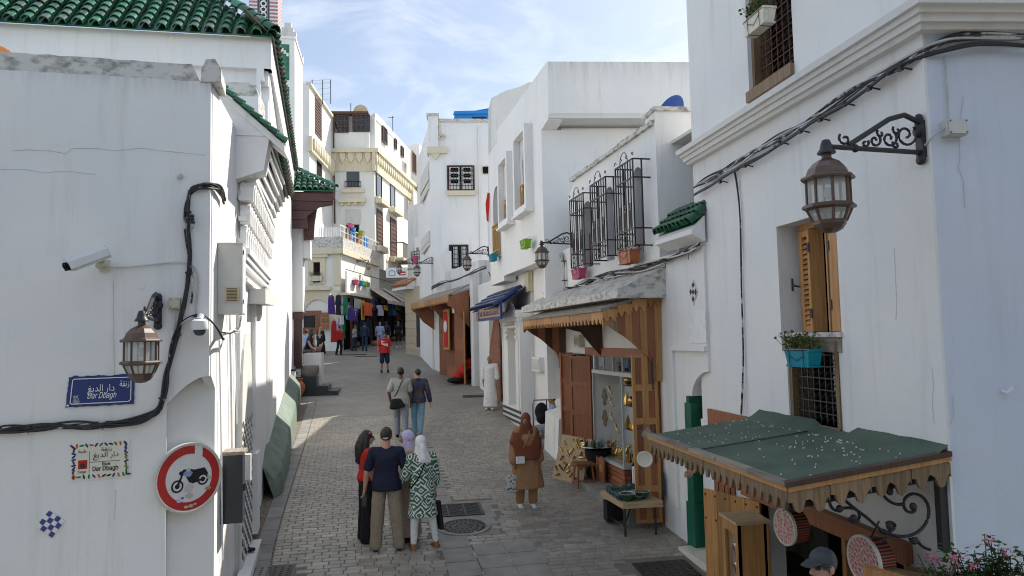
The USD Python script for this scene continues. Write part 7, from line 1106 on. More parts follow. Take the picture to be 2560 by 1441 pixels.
t.part('stems', st_, 'leaf'); t.part('leaves', lv, 'leaf'); t.part('blooms', fl, 'flower'); t.part('tall_stem', B().tube([at(2470, 1441, 4.6), at(2461, 1335, 4.6)], .003), 'leaf_dry'); t.done()
# ---------- green doorway ----------
t = T('green_doorway', 'doorway painted deep green between the brass shop and the stall', 'doorway'); t.part('back', B().fbox(R2, gd[0]-.02, R2L+.6, gd[2]-.1, gd[3]+.1, -.52, -.4), 'green_paint'); t.part('jamb', B().fbox(R2, gd[0]+.001, gd[0]+.09, gd[2]+.2, gd[3]-.01, -.4, .02), 'green_paint'); zj = R2.px(1700, 1240)[1]; t.part('pilaster', B().fbox(R2, gd[0]-.04, gd[0]+.2, gd[2]+.3, zj, -.1, .06).fbox(R2, gd[0]-.02, gd[0]+.17, zj+.002, gd[3]-.1, -.1, .04), 'green_paint'); t.part('step', B().fbox(R2, gd[0]+.05, R2L+.5, .3, gz(9.8)+.06, -.42, .25), 'ceramic'); t.done()
single('white_pier', 'narrow white pier between the green doorway and the red panels', 'pier', B().fbox(R1, .012, R1.px(1797, 1350)[0], -.2, 2.6, -.1, .035), W)
M['case_glass'] = mat('clear_case_glass', {'t': ('transparent_bsdf', {'color': (.96, .97, .97)}), 'g': ('glossy_bsdf', {'roughness': .02}), 'f': ('layer_weight', {'blend': .5}), 'pw': ('math', {'math_type': 'power', 'value2': 6.0}), 'x': ('mix_closure', {})}, [('f.facing', 'pw.value1'), ('pw.value', 'x.fac'), ('t.BSDF', 'x.closure1'), ('g.BSDF', 'x.closure2')], 'x.closure')
# ---------- brass shop ----------
t = T('shop_hood', 'brown wooden hood with scalloped fascia over the brass shop', 'canopy'); HO = .98; s0h, s1h = sY(15.75), sY(10.72); FF = Fr(R2.P(s0h, 0, HO)[:2], R2.P(s1h, 0, HO)[:2]); zf = (FF.px(1305, 803)[1] + FF.px(1500, 778)[1])/2; zfL, zfR = FF.px(1305, 800)[1], FF.px(1502, 776)[1]; zw_ = zf + .32
t.part('roof', B().hexa([R2.P(s0h-.03, zfL-.02, HO+.03), R2.P(s1h+.03, zfR-.02, HO+.03), R2.P(s1h+.03, zw_-.02, 0.01), R2.P(s0h-.03, zw_-.02, 0.01), R2.P(s0h-.03, zfL+.02, HO+.03), R2.P(s1h+.03, zfR+.02, HO+.03), R2.P(s1h+.03, zw_+.02, .01), R2.P(s0h-.03, zw_+.02, .01)]), 'wood_gray')
N = 9
for k in range(N): a, c = FF.L*k/N, FF.L*(k+1)/N-.006; z = zfL + (zfR-zfL)*(k+.5)/N - .02; t.part('fascia_board', B().prism(FF, scallop(FF, a, c, z, .13, .11 if k < 5 else .2, 0, 0, .07, point=k < 5), -.025, .003*(k % 2)), 'wood_oak')
SR = Fr(R2.P(s1h, 0, HO)[:2], R2.P(s1h, 0, 0)[:2]); SLf = Fr(R2.P(s0h, 0, HO)[:2], R2.P(s0h, 0, 0)[:2])
prf = [SR.px(x, y) for x, y in ((1503, 822), (1512, 822), (1518, 812), (1535, 826), (1555, 838), (1572, 850), (1590, 866), (1605, 880), (1618, 890), (1628, 905), (1633, 925), (1633, 950), (1656, 955))]
pr_ = Polygon([(0, zfR-.04), *[(min(max(p[0], 0), SR.L), p[1]) for p in prf], (SR.L, zw_-.03)]).buffer(0)
for k in range(8): a, c = SR.L*k/8, SR.L*(k+1)/8-.004; t.part('side_plank', B().prism(SR, pr_.intersection(sbox(a, 0, c, 9)), -.025, .0+.003*(k % 2)), ('wood_oak', 'wood_old', 'wood_red', 'wood_oak', 'wood_red', 'wood_oak', 'wood_red', 'wood_oak')[k])
for k in range(4): a, c = SR.L*k/4, SR.L*(k+1)/4-.004; t.part('side_fascia', B().prism(SR, scallop(SR, a, c, zfR+(zw_-zfR)*(k+.4)/4-.02, .13, .12, 0, 0, .06), .004, .026), 'wood_oak')
dzl = zfL-zfR; prl = Polygon([(x, z + dzl) for x, z in pr_.exterior.coords]).buffer(0)
for k in range(6): a, c = SR.L*k/6, SR.L*(k+1)/6-.004; t.part('side_plank', B().prism(SLf, prl.intersection(sbox(a, 0, c, 9)), -.025, .003*(k % 2)), 'wood_dark' if k % 2 else 'wood_red')
SM = Fr(R2.P(sY(13.4), 0, HO*.75)[:2], R2.P(sY(13.4), 0, 0)[:2]); t.part('middle_bracket', B().prism(SM, Polygon([(0, zf+.0), (0, zf-.22), (.3, zf-.3), (.5, zf-.55), (.73, zf-.8), (.73, zf+.15)]), -.04, 0), 'wood_dark'); t.done()
# door leaves
z0, z1 = R2.px(1650, 1296)[1]+.02, R2.px(1625, 884)[1]
F = Fr(R2.P(R2.px(1596, 1000, .45)[0]-.1, 0, .50)[:2], R2.P(R2.px(1652, 1000, .06)[0], 0, .10)[:2]); t = panel_leaf('shop_door', F, F.L, z0, z1, 2, 5, 'wood_oak', 'open honey wooden door leaf with ten panels right of the brass case')
for z in (z1-.55, z0+.9): t.part('bolt', B().tube([F.P(.32, z, .02), F.P(.32, z+.5, .02)], .012).sph(F.P(.6, z-.3, .03), .03), 'iron')
t.part('edge_post', B().fbox(R2, shop[1]-.06, shop[1]+.03, z0-.1, z1, -.1, .07), 'wood_red'); t.done()
z1 = R2.px(1450, 882)[1]; zb = gz(14.6); fold = [(15.2, .06), (15.12, .36), (14.85, .12), (14.5, .34), (14.05, .05)]
for k in range(4):
    F = Fr(R2.P(sY(fold[k][0]), 0, fold[k][1])[:2], R2.P(sY(fold[k+1][0]), 0, fold[k+1][1])[:2]); t = panel_leaf('shop_door', F, F.L, zb+.02, z1-.02*k, 1, 4, 'wood_red', ('studded red-brown door leaf with a paper notice, farthest of the folded set', 'second folded red-brown leaf of the brass shop door', 'third folded red-brown leaf of the brass shop door', 'folded red-brown leaf next to the brass shop glass')[k], mt2='wood_red')
    if k == 0:
        q = F.px(1437, 926, .0); 
        for z in np.linspace(zb+.2, z1-.1, 12): t.part('stud', B().sph(F.P(.04, z, .004), (.012,)*3), 'iron')
    t.done()
F = Fr(R2.P(sY(15.12), 0, .36)[:2], R2.P(sY(15.2), 0, .06)[:2]); F = Fr(F.a - A([0, .0]), F.b); t = T('paper_notice', 'small white paper notice on the folded door leaf', 'notice'); t.part('sheet', B().fbox(F, .06, .3, z1-.62, z1-.35, .003, .008), 'sign_white'); t.part('print', B().fbox(F, .12, .24, z1-.55, z1-.42, .008, .01), 'box_grey'); t.done()
t = T('glass_case', 'glazed brass shop case with grey frame over a red tiled base', 'display case'); sa, sb = R2.px(1494, 1000)[0], R2.px(1555, 1000, .1)[0]; zc0, zc1 = R2.px(1555, 1172, .1)[1], R2.px(1555, 942, .1)[1]; zgr = gz(13)+.12; zt2 = shop[3]
FA = Fr(R2.P(sa, 0, .1)[:2], R2.P(sb, 0, .1)[:2]); FB_ = Fr(FA.b, FA.b + A([1.6, .05]))
t.part('lintel', B().fbox(R2, R2.px(1468, 875)[0], shop[1]-.06, shop[3]-.02, shop[3]+.14, -.05, .05), 'wood_red'); t.part('transom_sill', B().fbox(R2, sa, shop[1]-.5, zc1, zc1+.07, -.03, .11), 'alu')
for k in range(6): s = sa + (shop[1]-.5-sa)*k/5; t.part('transom_bar', B().fbox(R2, s-.012, s+.012, zc1+.071, shop[3]-.021, .0, .04), 'alu')
for k in range(5): s = sa + (shop[1]-.5-sa)*k/5; t.part('transom_pane', B().fbox(R2, s+.012, s+(shop[1]-.5-sa)/5-.012, zc1+.071, shop[3]-.021, .015, .02), 'glass')
for s in (0.0, FA.L-.03): t.part('frame_post', B().fbox(FA, s, s+.03, zc0+.05, zc1-.001, -.03, 0.002), 'alu')
t.part('frame_post', B().fbox(FB_, .9, .93, zc0+.05, zc1-.001, -.03, 0), 'alu'); t.part('sill', B().fbox(FA, 0, FA.L+.02, zc0, zc0+.05, -1.0, .02).fbox(FB_, .03, .95, zc0+.001, zc0+.051, -.02, .02), 'alu'); t.part('pane', B().fbox(FA, .03, FA.L-.03, zc0+.05, zc1, -.016, -.012), 'case_glass'); t.part('pane', B().fbox(FB_, .03, .9, zc0+.05, zc1, -.016, -.012), 'case_glass')
for F, L in ((FA, FA.L), (FB_, .95)):
    z = zgr; i = 0
    while z < zc0-.02:
        z1_ = min(z+.085, zc0-.003); s = -.13*(i % 2)
        while s < L: t.part('tile', B().fbox(F, max(s, 0)+.003, min(s+.26, L)-.003, z+.004, z1_-.004, -.06, -.004), 'wood_red'); s += .26
        z += .085; i += 1
    t.part('base_core', B().fbox(F, .01, L-.01, zgr, zc0-.001, -.1, -.03), 'wood_dark')
t.part('backing', B().fbox(R2, sa-.3, shop[1]+.2, zgr, zt2+.1, -.62, -.57), 'sign_white'); t.part('left_lining', B().fbox(Fr(R2.P(sa, 0, .06)[:2], R2.P(sa, 0, -1.1)[:2]), 0, 1.1, zgr, zt2, -.03, 0), 'sign_white'); t.part('shop_floor', B().fbox(R2, sa, shop[1], zgr-.1, zgr, -1.2, .3), 'slab'); t.part('ceiling', B().fbox(R2, sa-.5, shop[1], shop[3]+.15, shop[3]+.2, -1.2, -.31), 'dim')
shz = [zc0+.06, zc0+.62, zc0+1.05, zc0+1.42]
for z in shz[1:]: t.part('shelf', B().fbox(R2, sb-.75, sb+.55, z-.012, z, -.56, -.2), 'glass_dark'); 
t.done()
def brass(kind):
    b = B()
    if kind == 0: b.lathe([(0, 0), (.06, 0), (.075, .06), (.03, .13), (.03, .16), (.05, .2), (0, .19)], seg=12)
    elif kind == 1: b.lathe([(0, 0), (.05, 0), (.085, .05), (.08, .1), (.03, .14), (.012, .19), (0, .2)], seg=12).tube([(.07, 0, .06), (.12, 0, .1), (.14, 0, .16)], .012, 5).tube([(-.07, 0, .1), (-.12, 0, .1), (-.12, 0, .04), (-.07, 0, .04)], .009, 5)
    elif kind == 2: b.lathe([(0, 0), (.1, 0), (.0, .3)], seg=4).lathe([(0, -.02), (.11, -.02), (.11, 0), (0, 0)], seg=4)
    elif kind == 3: b.sph((0, 0, .1), .1, 2)
    elif kind == 4: b.lathe([(.02, 0), (.05, .0), (.012, .02), (.01, .2), (.035, .22), (.03, .25), (0, .25)], seg=10)
    else: b.lathe([(0, 0), (.09, .01), (.12, .05), (.115, .05), (.08, .02), (0, .015)], seg=14)
    return b
BP = []; LAB = 'small brass ornament on a shelf of the glass case'
for k in range(6): p_ = T('brass_ornament', LAB, 'ornament', 'brassware in the glass case', local=True); p_.part('vessel', brass(k), 'brass', smooth=40); p_.part('foot', B().lathe([(.02, -.004), (.04, -.004), (.04, .004), (.02, .004)], seg=10), 'brass_dark'); p_.loc = R2.P(sb+.02+.07*k, shz[2], -.4); p_.done(); BP.append(p_)
rr = random.Random(12)
for z in shz:
    for k in range(11):
        s = sb - .7 + k*.12 + rr.uniform(-.03, .03); copy(BP[rr.randrange(6)], R2.P(s, z+.006, rr.uniform(-.5, -.25)), rr.uniform(0, 360), LAB, rr.uniform(.7, 1.15))
for k in range(10): copy(BP[rr.choice([0, 1, 4])], FA.P(.12+k*.12, shz[0]+.005, -.25), rr.uniform(0, 360), LAB, rr.uniform(.8, 1.3))
def hamsa(F, s, z, h, mt, label): g = unary_union([Point(s, z).buffer(h*.28)] + [LineString([(s+a*h*.13, z), (s+a*h*.15, z+h*(.55-.05*abs(a)))]).buffer(h*.075) for a in (-1, 0, 1)] + [LineString([(s+a*h*.2, z), (s+a*h*.36, z+h*.2)]).buffer(h*.07) for a in (-1, 1)]); single('hand_plaque', label, 'plaque', B().prism(F, affinity.rotate(g, 180, origin=(s, z)), 0, .015), mt)
GP_ = Fr(FA.P(0, 0, -.45)[:2], FA.P(FA.L, 0, -.45)[:2])
for x, y, mt, lb in ((1512, 985, 'brass_dark', 'upper dark metal hand plaque in the glass case'), (1513, 1038, 'brass_dark', 'lower dark metal hand plaque in the glass case')): s, z = FA.px(x, y, -.12); hamsa(Fr(FA.P(0, 0, -.12)[:2], FA.P(FA.L, 0, -.12)[:2]), s, z, .36, mt, lb)
for i, (x, y) in enumerate(((1527, 978), (1531, 1008), (1532, 1046), (1545, 1075))): s, z = FA.px(x, y, -.15); single('brass_tap', ('top brass tap fitting hanging in the case', 'second brass tap fitting from the top', 'third brass fitting, a long bolt', 'lowest brass fitting near the corner post')[i], 'fitting', B().tube(smooth_path([FA.P(s-.1, z+.05, -.15), FA.P(s, z+.03, -.12), FA.P(s+.07, z-.07, -.15)], 6), .02, 6).sph(FA.P(s-.1, z+.06, -.15), .035), 'brass', smooth=60)
for x, y, m_, lb, w_ in ((1522, 912, 'sky_blue', 'blue box behind the transom glass, left', .26), (1565, 905, 'light_blue', 'tilted blue picture behind the transom glass, right', .22), (1584, 915, 'tan', 'tan basket behind the transom glass', .2), (1540, 925, 'wood_pale', 'pale box behind the transom glass, middle', .3)): s, z = R2.px(x, y, -.35); single('stored_box', lb, 'box', B().fbox(R2, s-w_/2, s+w_/2, z-.12, z+.14, -.5, -.35), m_)
# goods on the pavement by the brass shop
st = T('wooden_stool', 'small square wooden stool before the folded doors', 'stool'); q = gp(1460, 1216); hh = .42; st.part('seat', B().box(q + A([0, 0, hh]), (.36, .36, .04)), 'wood_red')
for a in (-1, 1):
    for e in (-1, 1): st.part('leg', B().tube([q + A([a*.17, e*.17, -.01]), q + A([a*.13, e*.13, hh-.02])], .022, 4), 'wood_red')
for a in (-1, 1): st.part('stretcher', B().box(q + A([a*.155, 0, .1]), (.025, .32, .03)).box(q + A([0, a*.155, .12]), (.32, .025, .03)), 'wood_red')
st.done()
t = T('bucket', 'black bucket carrying a silver tray of small green figures', 'bucket'); q = gp(1492, 1206); t.part('drum', B().lathe([(0, 0), (.19, 0), (.22, .62), (.2, .62), (0, .5)], q, 18), 'black_cloth', smooth=40); t.done(); t = T('silver_tray', 'silver tray with a glass bowl on the black bucket', 'tray'); t.part('dish', B().lathe([(0, .63), (.2, .63), (.30, .68), (.29, .69), (.2, .645), (0, .645)], q, 22), 'silver', smooth=40); t.part('bowl', B().sph(q + A([.12, 0, .74]), (.12, .12, .1), 2), 'glass', smooth=True); t.done()
fp_ = T('green_figure', 'tiny green figure standing on the silver tray', 'figure', 'figures on the silver tray', local=True); fp_.part('body', B().lathe([(0, 0), (.035, 0), (.03, .06), (.012, .12), (0, .16)], seg=8), 'tile_grey', smooth=40); fp_.part('base', B().lathe([(0, 0), (.04, 0), (.04, .01), (0, .01)], seg=8), 'dark_grey'); fp_.loc = q + A([-.2, .0, .65]); fp_.done()
for k in range(7): copy(fp_, q + A([-.2+.06*k*.8, .08*math.sin(k*2), .65]), k*50, fp_.a[0])
t = T('brass_board', 'leaning board covered with small brass fittings', 'display board'); q = gp(1402, 1185); q2 = gp(1440, 1214); u_ = (q2-q); L = np.linalg.norm(u_[:2]); u_ = u_/np.linalg.norm(u_); n_ = np.cross(A([0, 0, 1]), u_); n_ = -n_ if n_[0] > 0 else n_; up = A([0, 0, .93]) - n_*.30
Lb, Hb = .78, .88; q = gp(1416, 1205) - A([.0, 0, 0]); ub = A([.55, -.83, -.05]); ub /= np.linalg.norm(ub); nb_ = np.cross(A([0, 0, 1.]), ub); nb_ = nb_ if nb_[0] < 0 else -nb_; upb = A([0, 0, .92]) - nb_*.38; upb /= np.linalg.norm(upb); nrm = np.cross(ub, upb); nrm = nrm if nrm[0] < 0 else -nrm; o_ = q - ub*Lb/2
b = B(); b.hexa([o_ + ub*a*Lb + upb*c*Hb + nrm*e for e in (-.03, 0) for a, c in ((0, 0), (1, 0), (1, 1), (0, 1))]); t.part('board', b, 'wood_pale')
for k in range(34):
    a, c = rr.uniform(.08, .92), rr.uniform(.1, .95); p0 = o_ + ub*a*Lb + upb*c*Hb; an = rr.uniform(0, 3.1); d = (ub*math.cos(an) + upb*math.sin(an))*rr.uniform(.03, .07); t.part('fitting', B().tube([p0 - d + nrm*.012, p0 + nrm*.03, p0 + d + nrm*.012], .014, 5).sph(p0 + d + nrm*.02, .022), 'brass' if k % 3 else 'brass_dark', smooth=60)
t.done()
t = T('carved_mirror', 'black inlaid mirror frame leaning on the case base', 'mirror'); F = Fr(FB_.P(.1, 0, .08)[:2], FB_.P(.5, 0, .08)[:2]); g = Polygon([(0, zgr), (.4, zgr), (.4, zgr+.42), (.3, zgr+.56), (.2, zgr+.6), (.1, zgr+.56), (0, zgr+.42)]); t.part('frame', B().prism(F, g.difference(Polygon([(.1, zgr+.1), (.3, zgr+.1), (.3, zgr+.36), (.2, zgr+.46), (.1, zgr+.36)])), -.03, 0), 'sign_black'); t.part('glass', B().prism(F, g.buffer(-.05), -.025, -.015), 'glass_dark')
for a, c, w_, h_ in ((.05, .2, .02, .2), (.33, .2, .02, .2), (.14, .03, .12, .02), (.17, .49, .06, .02)): t.part('inlay', B().fbox(F, a, a+w_, zgr+c, zgr+c+h_, .001, .004), 'ceramic')
t.done()
t = T('carved_tablet', 'pair of red carved wooden tablets against the brick base', 'tablet'); F = Fr(FA.P(.35, 0, .16)[:2], FA.P(.95, 0, .10)[:2])
for k in (0, 1): t.part('leaf', B().prism(F, Polygon([(k*.25, zgr+.0), (k*.25+.23, zgr), (k*.25+.23, zgr+.42), (k*.25+.115, zgr+.47), (k*.25, zgr+.42)]), -.03, 0), 'wood_red'); t.part('rosette', B().prism(F, Point(k*.25+.115, zgr+.25).buffer(.07, 4), .0, .012), 'wood_oak')
t.done()
t = T('shop_step', 'low grey stone step before the glass case', 'step'); t.part('slab', B().fbox(R2, sa-.1, shop[1]-.1, gz(13.4)-.2, zgr-.002, -.2, .55), 'slab'); t.done()
t = T('sales_table', 'low wooden table of glazed pottery beside the open door leaf', 'table'); ta, tb = A([3.42, 10.55]), A([4.02, 11.35]); zt3 = gz(10.6)+.52; t.part('top', B().hexa([(x, y, z) for z in (zt3-.09, zt3) for x, y in ((3.42, 10.45), (4.04, 10.42), (3.97, 11.32), (3.36, 11.38))]), 'wood_pale')
for x, y in ((3.48, 10.55), (3.95, 10.52), (3.44, 11.28), (3.9, 11.22)): t.part('leg', B().tube([(x, y, gz(y)-.01), (x, y, zt3-.09)], .018, 6), 'iron')
t.part('brace', B().tube([(3.48, 10.55, zt3-.35), (3.72, 10.9, zt3-.1)], .012).tube([(3.44, 11.28, zt3-.38), (3.48, 10.55, zt3-.38)], .012), 'iron'); t.part('dark_cloth', B().box((3.5, 11.2, zt3-.28), (.25, .2, .3)), 'black_cloth'); t.done()
BW = T('pottery_bowl', 'green bowl at the near left corner of the low table', 'bowl', 'bowls on the low table', local=True); BW.part('bowl', B().lathe([(0, 0), (.05, 0), (.10, .06), (.125, .11), (.118, .11), (.09, .06), (0, .02)], seg=16), 'tile_green', smooth=40); BW.part('rim', B().lathe([(.124, .108), (.127, .114), (.118, .114), (.117, .108)], seg=16), 'tile_w'); BW.loc = (3.53, 10.56, zt3); BW.done()
for x, y, s, l in ((3.8, 10.66, 1.0, 'largest green bowl, nearest the black framed picture'), (3.62, 10.8, .7, 'green bowl in the middle of the left bowl row'), (3.8, 10.88, .7, 'green bowl in the middle of the table'), (3.7, 10.56, .55, 'smallest green bowl at the near table edge'), (3.93, 10.84, .65, 'green bowl touching the black framed picture')): copy(BW, (x, y, zt3), x*999 % 360, l, s)
MG = T('pottery_cup', 'small dark glazed cup in the back rows of the low table', 'cup', 'cups on the low table', local=True); MG.part('cup', B().lathe([(0, 0), (.035, 0), (.04, .04), (.036, .085), (.03, .085), (.03, .02), (0, .02)], seg=12), 'tile_grey', smooth=40); MG.part('band', B().lathe([(.0395, .03), (.042, .035), (.042, .055), (.039, .06)], seg=12), 'tile_blue'); MG.loc = (3.46, 11.28, zt3); MG.done()
for i in range(8):
    for j in range(6 if i < 4 else 3): copy(MG, (3.45+.085*j*.95+rr.uniform(-.01, .01), 11.24-.085*i - .02*j, zt3), rr.uniform(0, 360), MG.a[0], rr.uniform(.85, 1.2))
single('blue_teapot', 'blue teapot at the back of the low table', 'teapot', B().lathe([(0, 0), (.06, 0), (.09, .05), (.06, .11), (.02, .12), (0, .14)], (3.82, 11.2, zt3), 14).tube([(3.74, 11.2, zt3+.05), (3.7, 11.2, zt3+.1)], .014), 'tile_blue', smooth=40)
for i, (x, y, w_, h_, m_, m2, lb) in enumerate(((3.93, 11.28, .42, .34, 'cloth_white', 'orange', 'white framed orange calligraphy picture on the low table'), (4.0, 10.92, .55, .36, 'dark_grey', 'brass_dark', 'black framed gold calligraphy picture on the low table'))):
    F = Fr((x, y + w_/2*.8), (x+.06+.1*i, y - w_/2*.8)); t = T('framed_picture', lb, 'picture'); t.part('frame', B().prism(F, sbox(0, zt3, F.L, zt3+h_).difference(sbox(.04, zt3+.04, F.L-.04, zt3+h_-.04)), -.03, .01), m_); t.part('backing', B().fbox(F, .03, F.L-.03, zt3+.03, zt3+h_-.03, -.02, -.005), 'cloth_white' if i == 0 else 'dark_grey')
    for k in range(2):
        s = .07
        while s < F.L-.1: w2 = rr.uniform(.02, .06); z = zt3+.07+k*.13; t.part('stroke', B().fbox(F, s, s+w2, z, z+rr.uniform(.02, .09), -.005, .0), m2); s += w2+.012
    t.done()
for i, (x, y, r_) in enumerate(((1612, 1075, .1), (1612, 1148, .12))): q = at(x, y, 10.6); single('wrapped_plate', ('upper plastic-wrapped plate hanging by the canopy corner', 'lower plastic-wrapped plate hanging on the door leaf')[i], 'plate', B().lathe([(0, 0), (r_*.6, .004), (r_, .02), (r_*.95, .025), (r_*.6, .012), (0, .008)], q, 20, np.stack([A([.9, -.4, 0]), A([0, 0, 1]), A([-.4, -.9, 0])], 1)), 'ceramic' if i else 'plastic_clear')
# carpet in the doorway, trolley, bags
M['carpet'] = mat('woven_carpet', {'g': ('geometry', {}), 'mp': ('mapping', {'scale': (1, 1, 1)}), 'v': ('voronoi_texture', {'scale': 5.5, 'metric': 'manhattan', 'randomness': .15, 'feature': 'f1'}), 'w': ('wave_texture', {'scale': 2.2, 'distortion': 1.0, 'bands_direction': 'z'}), 'ad': ('math', {'math_type': 'add'}), 'fr': ('math', {'math_type': 'fraction'}), 'r': ('rgb_ramp', {'interpolate': False, 'ramp': [(0, (.22, .03, .02)), (.3, (.03, .02, .02)), (.42, (.45, .36, .25)), (.5, (.25, .04, .025)), (.72, (.12, .05, .02)), (.85, (.4, .3, .18))]}), 'p': ('principled_bsdf', {'roughness': .95})}, [('g.position', 'v.vector'), ('g.position', 'w.vector'), ('v.distance', 'ad.value1'), ('w.fac', 'ad.value2'), ('ad.value', 'fr.value1'), ('fr.value', 'r.fac'), ('r.color', 'p.base_color')])
F = Fr(R2.P(R2.px(1222, 900)[0], 0, .12)[:2], R2.P(R2.px(1252, 900)[0], 0, .16)[:2]); e = trimesh.creation.extrude_polygon(F.poly([(1241, 785), (1249, 785), (1252, 1005), (1229, 1000), (1226, 880)]), .03, engine='earcut').subdivide(); v = A(e.vertices); single('hanging_carpet', 'red and cream patterned carpet hanging in the doorway behind the robed man', 'carpet', (F.P(v[:, 0], v[:, 1], v[:, 2] + .03*np.sin(v[:, 0]*9)), e.faces), 'carpet')
t = T('shopping_trolley', 'folding shopping trolley with black bag by the beige door', 'trolley'); q = gp(1352, 1105); b = B()
for a in (-.17, .17): b.tube([q + A([a, 0, .05]), q + A([a, .02, .9]), q + A([a*.9, -.05, 1.0])], .014)
b.tube([q + A([-.155, -.05, 1.0]), q + A([.155, -.05, 1.0])], .014).tube([q + A([-.17, 0, .3]), q + A([.17, 0, .3])], .012); t.part('frame', b, 'denim_dark'); t.part('bag', B().sph(q + A([.03, -.02, .72]), (.16, .11, .22), 2).sph(q + A([.04, -.05, .58]), (.15, .12, .16), 2), 'black_cloth', smooth=True)
for a in (-.2, .2): t.part('wheel', B().lathe([(0, -.015), (.06, -.015), (.06, .015), (0, .015)], q + A([a, 0, .06]), 12, np.stack([A([0, 1, 0]), A([0, 0, 1]), A([1., 0, 0])], 1)), 'rubber')
t.done(); single('purple_bag', 'bulging violet bag beside the shopping trolley', 'bag', B().sph(q + A([.22, -.15, .28]), (.17, .14, .26), 2).sph(q + A([.24, -.16, .5]), (.09, .07, .1), 2), 'violet', smooth=True)
# ---------- people ----------
MF3 = manifold3d.Manifold
def ell(c, r, n=20): r = (r,)*3 if np.isscalar(r) else r; return MF3.sphere(1, n).scale(tuple(map(float, r))).translate(tuple(map(float, c)))
def hull(*e): return MF3.batch_hull(list(e))
def chain(pts, rs): return [hull(ell(a, ra), ell(b, rb)) for a, b, ra, rb in zip(pts[:-1], pts[1:], rs[:-1], rs[1:])]
def uni(l): return MF3.batch_boolean(l, manifold3d.OpType.Add)
def soft(m_, ln, it=6, fold=0, seed=0, fz=3.0):
    q = m_.refine_to_length(ln).to_mesh(); t_ = trimesh.Trimesh(q.vert_properties[:, :3], q.tri_verts, process=False); trimesh.smoothing.filter_taubin(t_, lamb=.5, nu=.53, iterations=it)
    if fold:
        v = A(t_.vertices); n = A(t_.vertex_normals); d = meshkit.fbm(np.stack([v[:, 0]*17, v[:, 1]*17, v[:, 2]*fz], -1) + seed*7.3, 3) - .5; t_.vertices = v + n*d[:, None]*fold
    return t_
def rotm(yaw, pitch=0): c, s = math.cos(yaw), math.sin(yaw); c2, s2 = math.cos(pitch), math.sin(pitch); return A([[c, -s, 0], [s, c, 0], [0, 0, 1]]) @ A([[1, 0, 0], [0, c2, -s2], [0, s2, c2]])
DN = (0, 0, -1)
